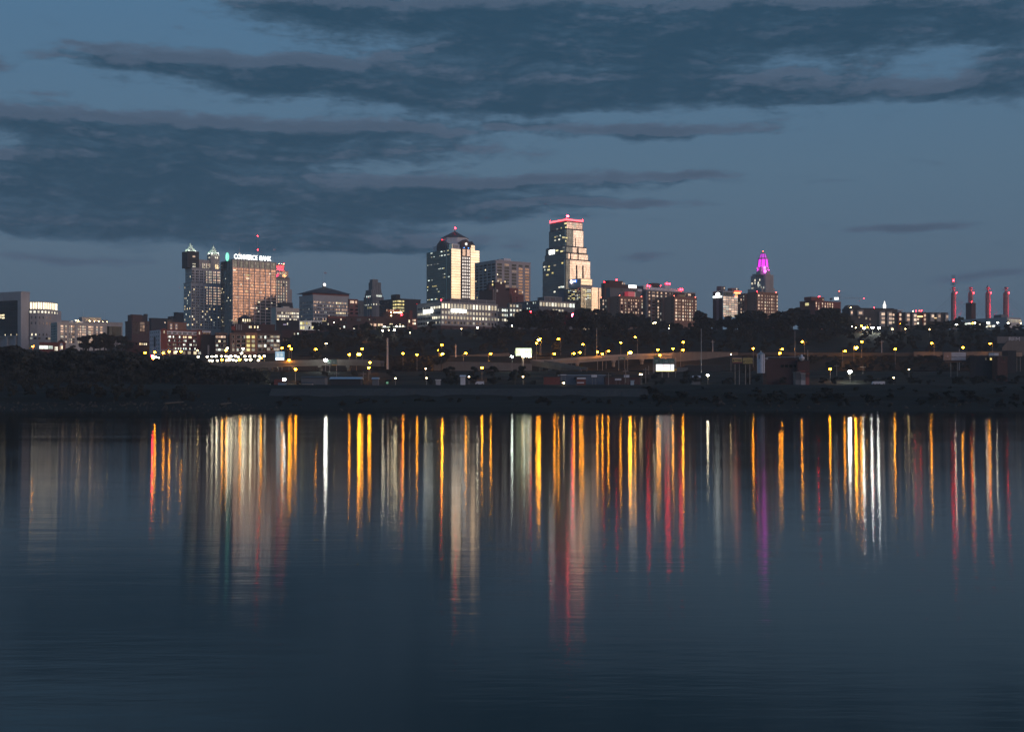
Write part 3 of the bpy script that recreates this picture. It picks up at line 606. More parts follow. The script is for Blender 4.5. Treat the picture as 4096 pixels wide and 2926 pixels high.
b.part('sign_rack', 'darkmetal', (b.ux(935), b.ux(1084), .2, .5, zs-.09, zs+7.2) if False else (b.ux(935), b.ux(1084), .2, .4, zs-.09, zs+.5))
lg = MB(); lg.add([(4.2*math.cos(t)*.62, -.25, 5.6*math.sin(t)) for t in lin(0, 2*math.pi, 25)[:-1]] + [(4.2*math.cos(t)*.62, .25, 5.6*math.sin(t)) for t in lin(0, 2*math.pi, 25)[:-1]], [tuple(range(24)), tuple(range(24,48))[::-1]] + [(i,24+i,24+(i+1)%24,(i+1)%24) for i in range(24)])
lgo = lg.build('roof_logo', glow('green_oval', (.12,.75,.5), 1.6), b.o, (-2, b.uy(915), b.z(1024)), 0); lgo.rotation_euler = (0, 0, R(-55))
rg = MB(); 
for a in lin(0, 2*math.pi, 13)[:-1]: rg.tube((2.0*math.cos(a)*.8, -.4, 4.5*math.sin(a)), (2.0*math.cos(a+.52)*.8, -.4, 4.5*math.sin(a+.52)), .16, n=4)
for zz in (-1.6, 0, 1.6): rg.tube((-1.3,-.4,zz),(1.3,-.4,zz),.16,n=4)
rg.build('logo_tracery', glow('green_tracery', (.5,1,.8), 2, False), lgo)
for px, h, r in ((918,13,.1),(922,12,.1),(944,16,.1),(967,18,.3),(1020,8,.1),(1054,18,.16),(1067,11,.1),(1071,11,.1),(1040,29,.5),(1101,16,.16)):
    o = b.mast(b.ux(px), 7, zs-.1, h*1.15, r)
    if px == 1040:
        for q in (.46, 1): MB().ball((b.ux(px), 7, zs+h*1.15*q), .6, n=8).build('beacon', M['red'], o)
    if px == 967: MB().box(b.ux(px)-1.4, b.ux(px)+1.2, 6.2, 7.8, zs+6, zs+10).build('dish', M['metal'], o)
tag(link('flag', MB().box(0, 3.2, -.06, .06, -1, 1).mesh('flag', plain('flag_cloth', (.5,.42,.5), .8)), None, b.o.matrix_basis @ Vector((b.ux(1101)+.3, 7, zs+17))), 'small pale flag flying from the pole at the bank tower roof edge', 'flag')
b.part('roof_plant', 'roof', (6, W-5, 6, Ld-6, b.H+.9, b.H+3))

# stepped tower with the red floodlit crown
b = Bld('art_deco_tower', 'brown stepped tower with red floodlit crown just right of the bank tower', 1070, 1100, 1160, 1112, 1740)
W, Ld = b.W, b.L; b.part('wall', 'limestone', (0, W, 0, Ld, 0, b.H)); b.part('cornice', 'limestone', (-.3, W+.3, -.3, Ld, b.H+.003, b.H+1))
x1 = b.ux(1155); b.part('upper_shaft', 'limestone', (1, x1, 1, Ld-4, b.H+1.01, b.z(1080))); b.part('crown', 'cream', (2, b.ux(1142), 3, Ld-8, b.z(1080)+.01, b.z(1058)))
b.part('crown_band', 'roof', (1.6, b.ux(1143), 2.6, Ld-7, b.z(1058)+.01, b.z(1054)))
for px in (1109,1121,1131,1139): b.mast(b.ux(px), 5, b.z(1054), 7+3*(px%3), .1); b.beacon(b.ux(px), 3.2, b.z(1054), .35, 'lamp_s', .3)
b.beacon(b.ux(1141), 3.2, b.z(1054), .4, 'red', .6)
for px in (1110,1122,1134): b.light('crown_light', (b.ux(px), -1.5, b.z(1079)), 4500, (1,.02,.06), .5)
b.light('red_flood', (b.ux(1107), -2.0, b.z(1105)), 5000, (1,.02,.12)); b.light('orange_flood', (b.ux(1139), -2.0, b.z(1105)), 3600, (1,.42,.14))
b.part('light_ledge', 'limestone', (.2, x1, -2.6, .99, b.H+1.02, b.H+1.6))
b.grid('R', [b.ux(p) for p in (1112,1122,1132,1143)], [b.z(1091)], 1.5, 2.4, [('creaml',1)], 1)
cx5 = [b.ux(p) for p in (1106,1115,1125,1135,1146)]
b.grid('R', cx5, rows(b, 1126, 1220, 9), 1.5, 2.6, [('creaml',3),('refl',3),('dark',.4)]); 
for u in cx5: b.part('spandrel_strip', 'dark', (u-.8, u+.8, -.1, -.005, b.z(1225), b.z(1124)))
b.part('set_back', 'limestone', (W+.05, W+4, 2, Ld, 0, b.z(1153))); 

# cream block, lit, at the foot of the red crowned tower
b = Bld('office_block', 'cream block with lit windows between the bank tower and the grey pyramid-roofed block', 1085, 1104, 1197, 1231, 1480)
b.body('cream'); pxs = [1112,1120,1129,1137,1145,1153,1161,1169,1177,1185,1192]
b.grid('R', [b.ux(p) for p in pxs], rows(b, 1250, 1276, 3), 1.7, 2.0, lambda i, j: random.choices(('creaml','white_l','warm','dark'), (2,3,1,1.2))[0])
b.part('raised_gable', 'cream', (b.ux(1133), b.ux(1158), .3, 5, b.H+.01, b.z(1223))); b.part('rear_block', 'black', (b.ux(1133), b.ux(1180), 6, 16, b.H, b.z(1206))); b.part('rear_block', 'roof', (b.ux(1156), b.ux(1181), 5.5, 5.98, b.H, b.z(1218)), label='pinkish plant screen on the roof')
b.part('cornice', 'cream', (-.3, b.W+.2, -.5, -.01, b.z(1243), b.z(1241)))

# federal block with the dark pyramid roof, gold cupola and flag
b = Bld('government_block', 'grey square block with dark pyramid roof, white cupola and flag', 1197, 1252, 1397, 1180, 1620)
b.body('concrete'); pm = [('creaml',2),('soft',2.5),('refl',2)]
zz = rows(b, 1207, 1274, 6)
def mf(i, j): return 'warm' if (j == 3 and 14 < i < 22) or (j == 0 and 14 < i < 19) else random.choices(('dim','soft','refl','peachl'), (1.2,3,2.4,1.2))[0]
b.grid('R', cen(.6, b.W-.6, 24), zz, 1.05, 2.2, mf); b.grid('L', cen(.8, b.L-.8, 9), zz, 1.2, 1.8, [('soft',5),('dim',1)])
x0, x1 = b.ux(1262), b.ux(1414); zr = b.z(1166)
b.part('roof_storey', 'redbrick2', (b.ux(1270), b.ux(1400)+6, 14, 42, b.H+.61, zr)); cxm, cym = b.ux(1310)+2, 28
rf = b.mesh('pyramid_roof', MB().cone([(b.ux(1252)+2,10),(b.ux(1405)+6,10),(b.ux(1405)+6,52),(b.ux(1252)+2,52)], zr+.01, (b.ux(1316)+9, 31, b.z(1135))), 'slate')
ax, ay = b.ux(1316)+9, 31; za = b.z(1137)
cu = b.mesh('cupola', MB().lathe([(1.6,za-3),(1.6,za),(2.3,za+.8),(2.6,za+3),(2.2,za+5),(.9,za+6.5),(.3,za+7.2)], 10, (ax, ay)), 'white'); MB().ball((ax, ay-1.2, za+3.2), 2.1, n=8).build('lantern', litwin('lantern_lit', (1,.97,.88), 5), cu)
b.mast(ax, ay, za+7, 15, .16, 'white'); 
tag(link('flag', MB().add([(0,-.05,-1),(3.4,-.05,-1.7),(3.4,-.05,.3),(0,-.05,1),(0,.05,-1),(3.4,.05,-1.7),(3.4,.05,.3),(0,.05,1)],[(0,1,2,3),(7,6,5,4),(0,4,5,1),(3,2,6,7),(1,5,6,2),(0,3,7,4)]).mesh('flag', plain('flag_cloth_pale', (.55,.5,.55), .8)), None, b.o.matrix_basis @ Vector((ax+.2, ay, za+19))), 'small flag at the top of the cupola on the pyramid roof', 'flag')
b = Bld('brick_annexe', 'pinkish brick annexe with balconies to the right of the pyramid-roofed block', 1392, 1397, 1431, 1197, 1600)
b.body('redbrick2'); b.grid('R', [b.ux(1404), b.ux(1412), b.ux(1424)], [b.z(1207)], 2.4, 3, [('peachl',1),('warm',1)]); b.grid('R', [b.ux(1406), b.ux(1426)], rows(b, 1223, 1252, 3), 4, 2.2, [('dark',1)])
b = Bld('office_slab', 'plain grey slab in the gap left of the art deco crown', 1428, 1433, 1458, 1203, 1900); b.body('darkconcrete'); b.grid('R', cen(.5, b.W, 4), [b.z(1235)], .8, 14, [('dark',1)])

# art deco telephone tower
b = Bld('art_deco_tower', 'dark stepped art deco tower with ribbed crown, left of the black box block', 1455, 1489, 1535, 1185, 1780)
W, Ld = b.W, b.L; b.part('wall', 'darkconcrete', (0, W, 0, Ld, 0, b.H))
tiers = [(1463,1488,1532,1170,2),(1469,1489,1530,1158,3),(1481,1497,1531,1127,5),(1493,1503,1525,1114,9)]
zp = b.H
for k, (a, c, e, py, ins) in enumerate(tiers):
    b.part('tier', 'darkconcrete', (max(.3*k, b.ux(c)), b.ux(e), ins, max(ins+8, Ld-ins*1.6), zp+.01, b.z(py)))
    for q in range(6): 
        x = max(.3*k, b.ux(c))+.4 + q*(b.ux(e)-max(.3*k, b.ux(c))-.8)/5; b.part('rib', 'limestone', (x-.28, x+.28, ins-.4, ins-.01, zp+.02, b.z(py)+.4))
    zp = b.z(py)
for px in (1470,1478,1508,1515,1522): b.part('rib', 'limestone', (b.ux(px)-.4, b.ux(px)+.4, -.4, -.01, 0, b.H+.3)) if px > 1489 else b.part('rib', 'limestone', (-.4, -.01, b.uy(px)-.4, b.uy(px)+.4, 0, b.H+.3))
for px in (1508,1513,1518,1524): b.win('R', b.ux(px), b.z(1182), 1.1, 2.6, 'cool')
for px in (1467,1473,1480): b.win('L', b.uy(px), b.z(1184), 1.2, 2.2, 'cool')
for px in (1472,1478,1484): b.win('L', b.uy(px), b.z(1229), 1.1, 2.4, 'yellow')
for px in (1461,1467,1474,1486): b.win('L', b.uy(px), b.z(1217), .9, 1.5, 'cool')
for px in (1495,1506,1517): b.win('R', b.ux(px), b.z(1216), 1.2, 2, 'white_l')
b = Bld('office_block', 'black box block with rooftop cube and three rows of yellow lit windows', 1517, 1590, 1682, 1195, 1540)
b.body('black'); b.part('penthouse', 'black', (b.ux(1592), b.ux(1606), 3, 14, b.H+.61, b.z(1176))); b.part('penthouse', 'black', (-.2, b.ux(1592)-.05, 3, 15, b.H+.61, b.z(1176)))
for j, py in enumerate((1204,1217,1230,1242)):
    for px, w in ((1575,3.6),(1583,3.6)): b.win('L', b.uy(px), b.z(py), w, 1.9, 'yellow')
    for px, w in ((1594,3),(1599,3),(1608,1.1),(1614,1.6)): b.win('R', b.ux(px), b.z(py), w, 1.9, 'yellow')
    for px in (1528,1540,1552): b.win('L', b.uy(px), b.z(py), 3, 1.6, 'soft')
b.mast(b.ux(1658), 3, b.H, 7); b.beacon(b.ux(1668), .4, b.z(1213)-2, .6, 'red')

# green glass tower with cream panels, gables and octagon roof
b = Bld('gabled_tower', 'tall tower with bright cream right face, dark green glass left face and peaked octagonal roof', 1707, 1805, 1917, 995, 1850)
W, Ld = b.W, b.L; b.part('wall', 'black', (0, W, 0, Ld, 0, b.H)); b.pane('side_glass_facade', 'L', 0, Ld, 0, b.H-.02, pane('curtain_wall_green', (.11,.15,.14), (.06,.075,.07), 1.6, 3.8)) 
b.pane('glass_facade', 'R', 0, b.ux(1842), 0, b.H+.3, 'glassC'); b.pane('glass_facade', 'R', b.ux(1882), W, 0, b.H+.3, 'glassC')
b.part('brick_bay', 'darkbrick', (b.ux(1846), b.ux(1880), -.9, -.01, 0, b.z(984)))
b.grid('R', [b.ux(p) for p in (1850.5,1859,1867.5,1876)], rows(b, 1028, 1184, 13), 2.1, 2.9, [('peachw',1)] if 'peachw' in M else [('creaml',1)], -.9)
b.grid('R', [b.ux(1854.5), b.ux(1872)], [b.z(1006)], 5.2, 9.5, [('refl',1)], -.9)
b.part('corner_strip', plain('pale_green_metal', (.45,.6,.55), .3, .5), (-.6, -.32, b.uy(1787)-.5, b.uy(1787)+.5, 0, b.H-.5))
for py, lst in ((1000,((1727,5),(1767,4),(1778,3),(1793,4))),(1016,((1727,3),(1737,3),(1760,2),(1768,4),(1780,4),(1794,6))),(1047,((1712,1.5),(1718,2),(1726,3),(1740,3),(1752,4))),(1068,((1757,1.5),(1763,1.5),(1770,1.5),(1776,1.5))),(1092,((1774,1.5),(1780,1.5))),(1105,((1774,1.5),(1780,1.5),(1796,4))),(1110,((1716,3.5),(1729,1.5))),(1136,((1732,3),(1742,8),(1712,2))),(1149,((1711,1),(1749,1.5))),(1160,((1754,1.5),(1758,1.5))),(1189,((1712,2),(1718,3),(1728,5),(1742,2),(1748,1.5),(1770,1.5),(1776,1.5)))):
    for px, w in lst: b.win('L', b.uy(px), b.z(py), w, 1.3, random.choice(('cool','yellow','dim')) if py != 1136 else 'yellow', -.32)
zt0, z1 = b.H, b.z(972)
b.part('setback', 'white', (3.2, b.ux(1903), 2.2, Ld-12, zt0+.31, z1)); 
b.grid('R', [b.ux(1813), b.ux(1818), b.ux(1823), b.ux(1828), b.ux(1833)], [b.z(983)], .9, 3.6, [('dark',1)], 2.2)
b.part('light_panel', 'glassC', (b.ux(1885), b.ux(1902), 1.8, 2.19, zt0+.4, z1-.2)); b.part('light_panel', 'glassC', (2.8, 3.19, b.uy(1802), b.uy(1785), zt0+.4, z1-.2))
def gable(x0, x1, y0, y1, zb_, zw, za_, mat='darkbrick', along='y'):
    if along == 'y':
        v = [(x0,y0,zb_),(x1,y0,zb_),(x1,y0,zw),((x0+x1)/2,y0,za_),(x0,y0,zw)]; v += [(p[0],y1,p[2]) for p in v]
    else:
        v = [(x0,y0,zb_),(x0,y1,zb_),(x0,y1,zw),(x0,(y0+y1)/2,za_),(x0,y0,zw)]; v += [(x1,p[1],p[2]) for p in v]
    return MB().add(v, [(0,1,2,3,4),(9,8,7,6,5)] + [(i,i+5,(i+1)%5+5,(i+1)%5) for i in range(5)])
gb = b.mesh('gable', gable(b.ux(1843), b.ux(1883), -1.0, 12, b.z(984)+.01, b.z(967), b.z(952)), 'darkbrick')
MB().tube((b.ux(1863),-1.5,b.z(971)),(b.ux(1863),-1.01,b.z(971)),2.1,n=16).build('clock_face', litwin('round_window_lit', (1,.92,.85), 1.6, None, .9), gb)
b.mesh('gable', gable(-.6, 14, b.uy(1781), b.uy(1748), b.H+.05, b.z(970), b.z(951), along='x'), 'slate')
b.mesh('gable', gable(b.ux(1885), b.ux(1905), 4, 16, z1, z1+.1, b.z(956)), 'slate'); b.mesh('gable', gable(4, 14, b.uy(1752), b.uy(1738)-1, b.H, z1-2, b.z(958), along='x'), 'slate')
for px in (1854.5, 1872): b.mesh('blue_light', MB().ball((b.ux(px), -1.2, b.z(987)), 1.1, 1, .7), glow('blue_glow', (.1,.35,1), 3, False))
cx, cy_ = W*.5, Ld*.42; r = 20.5
oc = [(cx+r*math.cos(R(22.5+45*i)), cy_+r*math.sin(R(22.5+45*i))) for i in range(8)]
b.mesh('drum', MB().prism(oc, z1+.01, b.z(942)), 'white'); b.mesh('octagon_roof', MB().cone([(cx+(r+1)*math.cos(R(22.5+45*i)), cy_+(r+1)*math.sin(R(22.5+45*i))) for i in range(8)], b.z(942)+.01, (cx, cy_, b.z(911))), 'slate')
o = b.mesh('antenna', MB().tube((cx,cy_,b.z(918)),(cx,cy_,b.z(902)),1.3,1.0,8), 'metal'); MB().tube((cx,cy_,b.z(902)),(cx,cy_,b.z(880)),.2,.1,5).build('rod', M['metal'], o); MB().ball((cx,cy_-1,b.z(899)),1.3,n=8).build('beacon', M['redroof'], o)
b.beacon(1, b.uy(1767), b.z(951)-1.5, .5, 'redroof', 1)

# gray gridded office
b = Bld('office_block', 'grey concrete grid office block to the right of the gabled tower, eight storeys', 1899, 1983, 2122, 1041, 1720)
b.body(wall('pinkish_concrete', (.42,.39,.39)), z1=b.H); zz = rows(b, 1056, 1192, 12)
for k, px in enumerate((1998,2027,2056)): b.grid('R', [b.ux(px)], zz, 7.6, 2.9, [('dark',6),('soft',2)])
for k, px in enumerate((2082,2108)): b.grid('R', [b.ux(px)], zz, 6.6, 2.7, lambda i, j: 'dark' if j == 0 else 'orangerefl')  # last two columns tinted to carry an orange sky reflection
b.grid('L', cen(.5, b.L-.5, 5), zz, b.L/5*.72, 2.7, [('dark',7),('soft',2)])
for px, py in ((1942,1074),(1904,1115),(1971,1124),(1909,1182)): b.win('L', b.uy(px), b.z(py), 1.6, 2, 'warm', -.1)
for px, py in ((1990,1097),(1992,1123),(2020,1124)): b.win('R', b.ux(px), b.z(py), 1.2, 2, 'warm', -.1)
b.part('penthouse', 'white', (b.ux(2024), b.ux(2052), 5, 13, b.H+.6, b.z(1028))); b.part('penthouse', 'concrete', (b.ux(2006), b.ux(2023), 6, 12, b.H+.6, b.z(1033)))
# dark brick hotel
b = Bld('hotel', 'dark brown brick hotel with stepped roofs and rooftop sign frame before the grid office', 1916, 1969, 2060, 1160, 1560)
b.body('darkbrick'); b.part('tower_wing', 'darkbrick', (b.ux(1985), b.ux(2026), 2, 14, b.H, b.z(1126))); b.part('tower_wing', 'brick', (b.ux(2036), b.ux(2070), -1, 10, 0, b.z(1146))); b.part('low_wing', 'brick', (b.ux(2040), b.ux(2089), -3, -1.01, 0, b.z(1172)))
b.part('stair_head', 'darkbrick', (b.ux(1952)+4, b.ux(1978), 3, 9, b.H, b.z(1137)))
for px, py, m in ((1974,1137,'yellow'),(2008,1128,'warm'),(2060,1160,'peachl'),(2088,1162,'peachl'),(2005,1162,'dim'),(2011,1179,'dim')): b.win('R', b.ux(px), b.z(py), 1.6, 2.2, m, -1.1 if px > 2030 else 1.9)
b.grid('R', [b.ux(p) for p in (2041,2050,2062)], rows(b, 1185, 1205, 3), 1.2, 1.6, [('dark',1)], -3)
sg = MB()
for x in (b.ux(1973), b.ux(1981)):
    sg.tube((x, -1, b.z(1200)), (x, -1, b.z(1152)), .2, n=4)
for k in range(7): sg.tube((b.ux(1973), -1, b.z(1198-k*7)), (b.ux(1981), -1, b.z(1191-k*7)), .12, n=4)
b.mesh('sign_frame', sg, 'metal'); b.part('sign_board', 'metal', (b.ux(1983), b.ux(1990), -1.4, -1.1, b.z(1167), b.z(1157)))

# wide low office with lit floors
b = Bld('low_office', 'long low office block with lit upper floors and two white glowing signs', 1668, 1764, 1991, 1208, 1260)
W, Ld = b.W, b.L; b.body(wall('warm_precast', (.40,.37,.35)))
b.part('roof_screen', 'darkconcrete', (b.ux(1811), b.ux(1990), 4, 20, b.H+.61, b.z(1191)))
for px in (1811,1847,1883,1919,1955,1990): b.part('screen_post', 'concrete', (b.ux(px)-.2, b.ux(px)+.2, 3.7, 3.99, b.H+.62, b.z(1190)))
b.part('roof_screen_cap', 'concrete', (b.ux(1810), b.ux(1991), 3.6, 4.2, b.z(1191)+.02, b.z(1189)))
cx18 = [b.ux(p) for p in lin(1771, 1982, 18)]
for u in cx18: b.part('fin', 'concrete', (u+1.05, u+1.35, -.7, -.01, b.z(1236), b.H-.7))
def lo(i, j): return 'white_l' if j == 0 and i in (0,1,2,10,11,15) else 'creaml' if j == 0 else 'soft'
b.grid('R', cx18, [b.z(1222)], 2.2, 4.6, lo)
b.grid('R', cx18, [b.z(1248)], 2.0, 2.7, lambda i, j: 'creaml' if i < 5 or 8 <= i < 16 else 'soft'); b.grid('R', cx18, [b.z(1268)], 2.0, 2.7, lambda i, j: 'white_l' if i in (0,10,11,12,13,14) else 'peachl' if i in (9,2) else 'creaml' if i < 9 else 'dim')
b.grid('R', cx18, [b.z(1288)], 2.0, 2.5, [('soft',2),('dark',3),('dim',1)]); b.grid('R', cx18[:11], [b.z(1309)], 2.0, 3.0, [('creaml',1)])
lz = [b.z(p) for p in (1227,1249,1268,1288,1308)]; us = cen(1, Ld-1, 14)
b.grid('L', us, lz, 1.9, 2.3, lambda i, j: ('white_l' if j == 0 and i < 6 else 'white_l' if j == 1 and i > 5 else 'white_l' if j == 2 and i < 5 else random.choices(('dark','soft','cool','dim'), (5,3,.5,.8))[0]))
b.part('ground_storey', 'darkbrick', (-.15, W+.1, -.15, -.01, 0, b.z(1300))); b.part('ground_storey', 'darkbrick', (-.15, -.01, .01, Ld, 0, b.z(1300)))
b.part('sign', 'sign', (b.ux(1804), b.ux(1862), -1.3, -.8, b.z(1246), b.z(1234))); b.part('sign', 'sign', (-1.2, -.7, b.uy(1733), b.uy(1697), b.z(1247), b.z(1234)))
b.part('link_wing', 'darkconcrete', (W+.3, b.ux(2090), 8, 24, 0, b.z(1213)))
b.grid('R', [W+3+k*3.0 for k in range(8)], [b.z(1226), b.z(1246), b.z(1266)], 2.0, 2.4, [('cool',2),('white_l',2),('dim',2),('dark',3)], 8)
b.beacon(.3, .3, b.H, .7, 'red', 1.6)
b = Bld('low_office', 'second long low office with tall cream lit windows below the red-topped skyscraper', 2055, 2157, 2300, 1203, 1330)
b.body('darkconcrete'); b.part('roof_screen', 'darkconcrete', (b.ux(2187), b.ux(2256), 4, 16, b.H+.61, b.z(1184)))
for px in (2187,2209,2232,2256): b.part('screen_post', 'concrete', (b.ux(px)-.2, b.ux(px)+.2, 3.6, 3.99, b.H+.62, b.z(1184)))
b.part('roof_screen_cap', 'concrete', (b.ux(2186), b.ux(2257), 3.6, 4.2, b.z(1184)+.02, b.z(1182)))
b.part('stone_band', 'limestone', (-.1, b.W, -.5, -.01, b.H-1.2, b.H+.1))
b.grid('R', [b.ux(p) for p in lin(2163, 2294, 12)], [b.z(1214)], 2.6, 4.4, lambda i, j: 'white_l' if i in (4,5,8) else 'creaml' if i < 10 else 'cool'); b.grid('R', [b.ux(p) for p in (2214,2226,2238,2250)], [b.z(1237)], 2.2, 2, [('creaml',1)])
b.grid('L', cen(1, b.L-1, 12), [b.z(1209), b.z(1229)], 1, 1.4, [('cool',1),('dark',4)])
b = Bld('low_office', 'small lit office wing between the two long low offices', 2030, 2036, 2088, 1214, 1290)
b.body('darkconcrete'); b.grid('R', cen(.5, b.W, 4), rows(b, 1222, 1276, 4), 2.2, 2.3, [('cool',2),('creaml',2),('dark',1)])

# the tallest tower
b = Bld('glass_skyscraper', 'tallest tower, stepped dark glass with glowing red roof band and peach right face', 2171, 2263, 2360, 1036, 1950)
W, Ld = b.W, b.L
def tier(px0, pxc, px1, z0, py, first=False, bev=2.0):
    x0 = b.ux(pxc) - (0 if not first else 0); i = j = max(0, ((2360-px1)+(px0-2171))/2/F*b.D/1.4)
    x0, x1, y0, y1 = i, W-i, j, Ld-j; z1 = b.z(py)
    b.part('wall', 'black', (x0, x1, y0, y1, z0, z1-bev))
    b.mesh('bevelled_roof', MB().prism([(x0-.3,y0-.3),(x1,y0-.3),(x1,y1),(x0-.3,y1)], z1-bev+.005, z1, None, [(x0+1.2,y0+1.2),(x1-1.2,y0+1.2),(x1-1.2,y1-1.2),(x0+1.2,y1-1.2)]), 'slate')
    b.pane('side_glass_facade', 'L', y0, y1, z0+.1, z1-bev-.1, 'glassD', x0)
    return x0, x1, y0, y1, z0+.1, z1-bev-.1
T4 = tier(2171, 2263, 2360, 0, 1033); T3b = tier(2181, 2263, 2352, T4[5]+2.1, 1006); T3 = tier(2183, 2262, 2346, T3b[5]+2.1, 980); T2 = tier(2197, 2260, 2334, T3[5]+2.1, 909); T1 = tier(2201, 2258, 2330, T2[5]+2.1, 877)
def rp(T, a, c, mat, nm='glass_facade'): 
    b.pane(nm, 'R', max(T[0], b.ux(a)+T[2]*.73), min(T[1], b.ux(c)+T[2]*.73), T[4], T[5], mat, T[2])
rp(T4, 2250, 2279, 'glassD', 'corner_glass'); rp(T4, 2279.3, 2360, 'glassK')
rp(T3b, 2250, 2272, 'glassD', 'corner_glass'); rp(T3b, 2272.4, 2352, 'glassK'); rp(T3, 2250, 2290, 'glassD', 'corner_glass'); rp(T3, 2290.4, 2346, 'glassK')
rp(T2, 2250, 2294, 'glassD', 'corner_glass'); rp(T2, 2294.4, 2334, 'glassK'); rp(T1, 2250, 2330, pane('curtain_wall_silver_top', (.6,.5,.44), (.1,.09,.09), 1.5, 3.8, .2, .1, .05, .4))
for px in (2306, 2331): b.part('dark_slot', 'black', (b.ux(px)-1.1, b.ux(px)+1.1, -.75, -.31, b.z(1112), b.z(1057)))
b.part('dark_slot', 'black', (b.ux(2286)-.9, b.ux(2286)+.9, T3b[2]-.7, T3b[2]-.31, T3b[4], T3b[5])); b.part('dark_slot', 'black', (b.ux(2316)-.8, b.ux(2316)+.8, T3b[2]-.7, T3b[2]-.31, T3b[4], T3[5])); b.part('dark_slot', 'black', (b.ux(2313)-.5, b.ux(2313)+.5, T2[2]-.7, T2[2]-.31, T2[4], T2[5]-12))
for T in (T2, T4, T3): b.part('corner_strip', 'glassK', (T[0]-.6, T[0]-.31, T[2]+1.5, T[2]+3.2, T[4], T[5])); 
for T, lst in ((T1, ((2213,906),(2229,904),(2248,905),(2246,889),(2252,886))), (T2, ((2207,938),(2214,936),(2207,951),(2223,950),(2240,948),(2250,948),(2227,935))), (T3, ((2248,1000),(2240,1001),(2249,987),(2221,995))), (T4, ((2178,1056),(2184,1056),(2197,1057),(2220,1055),(2250,1050),(2180,1068),(2195,1070),(2211,1085),(2238,1146),(2246,1145),(2253,1146),(2219,1162),(2190,1090)))):
    for px, py in lst:
        y = b.uy(px); 
        if T[2]+1 < y < T[3]-1: b.win('L', y, b.z(py), random.choice((2.5,4,6)), 2.2, random.choice(('cool','yellow','white_l','dim')), T[0]-.32)
for px, py, w in ((2265,947,5),(2277,948,4),(2274,961,2)): b.win('R', b.ux(px), b.z(py), w, 2, 'yellow', T2[2]-.32)
for px, py, w in ((2309,893,8),(2312,901,5),(2315,890,4)): b.win('R', b.ux(px), b.z(py), w, 2.4, 'creaml', T1[2]-.32)
b.part('sign', 'sign', (T3[0]-1.1, T3[0]-.4, b.uy(2212), b.uy(2191), b.z(1007), b.z(990)))
x0, x1, y0, y1 = T1[:4]; zb1 = b.z(877)
b.part('red_light_band', 'redband', (x0-.7, x1+.4, y0-.9, y0-.45, zb1, b.z(871.5))); b.part('red_light_band', 'redband', (x0-1.0, x0-.72, y0-.4, y1, zb1, b.z(871.5)))
for x, y in ((x0,y0),(x1,y0),(x0,y1)): b.beacon(x, y, b.z(872), .7, 'red', 1)
b.mesh('roof_dome', MB().lathe([(15,b.z(872)),(14,b.z(869)),(11,b.z(866)),(7,b.z(864))], 12, ((x0+x1)/2, (y0+y1)/2)), 'darkconcrete')
mx, my = (x0+x1)/2, (y0+y1)/2; o = b.mesh('antenna', MB().tube((mx,my,b.z(865)),(mx,my,b.z(838)),.35,.1,5), 'metal')
MB().box(mx-3, mx+3, my-3, my+3, b.z(857)-.2, b.z(857)).build('platform', M['darkmetal'], o)
MB().box(mx-1.9, mx+1.9, my-4, my-3.2, b.z(854), b.z(848.5)).build('beacon', glow('roof_beacon', (1,.04,.08), 48), o)

# bank branch tower beside it
b = Bld('bank_office', 'pale office tower with rounded sign storey, blue and white logo panel, below the tallest tower', 2237, 2322, 2365, 1150, 1640)
W, Ld = b.W, b.L; b.part('wall', 'black', (0, W, 0, Ld, 0, b.H)); b.pane('side_glass_facade', 'L', 0, b.uy(2250), 0, b.H-.1, 'glassD'); b.pane('glass_facade', 'R', 0, W, 0, b.H-.1, 'glassD')
for py in (1158,1164,1174,1180,1189,1195):
    for k in range(7): b.win('L', 2+k*3.6, b.z(py), random.choice((2,3,3.4)), .9, random.choice(('cool','dim','yellow')), -.32) if random.random() < .75 else None
    for k in range(4): b.win('R', W*.3+k*3.4, b.z(py), 3, .9, random.choice(('cool','dim','yellow')), -.32) if random.random() < .7 else None
for u in (.4, 2.2, 4.6, 6.8): b.part('bright_mullion', 'glassC', (u, u+.5, -.9, -.33, 0, b.H-.2))
sx0, sx1 = b.ux(2318), b.ux(2374); b.part('sign_storey', 'white', (0, sx1-2, 0, b.uy(2275), b.z(1150)+.4, b.z(1146))) 
b.part('sign_storey', wall('pale_panel', (.62,.58,.56)), (-.6, sx1-3, -.6, b.uy(2274), b.z(1145), b.z(1113))); b.mesh('rounded_end', MB().tube((sx1-3, 2.4, b.z(1145)+.01), (sx1-3, 2.4, b.z(1113)-.01), 3, n=16), 'white')
b.part('panel_sheen', 'glassC', (.2, sx1-3.2, -.9, -.62, b.z(1139), b.z(1114))); b.part('dark_rail', 'black', (-.9, sx1-2, -1.0, -.63, b.z(1142), b.z(1140.5)))
b.part('sign', glow('blue_sign', (.05,.2,.9), 1.6), (-1.1, -.62, b.uy(2309), b.uy(2286), b.z(1127), b.z(1117)))
b.mesh('sign_emblem', MB().tube((-1.5, b.uy(2288), b.z(1123)), (-1.12, b.uy(2288), b.z(1123)), 2.1, n=14), glow('emblem_white', (1,.85,.85), 7)); text('bank', 3.2, 'sign', b.o, (-1.2, b.uy(2300), b.z(1122)), (R(90), 0, R(-90)), .06)
b.part('side_block', wall('blue_grey_panel', (.12,.15,.19)), (-1, -.35, b.uy(2258), b.L, 0, b.z(1153)))
b = Bld('glass_annexe', 'bright peach glass slab with dark joint, right of the rounded sign storey', 2362, 2366, 2416, 1149, 1690)
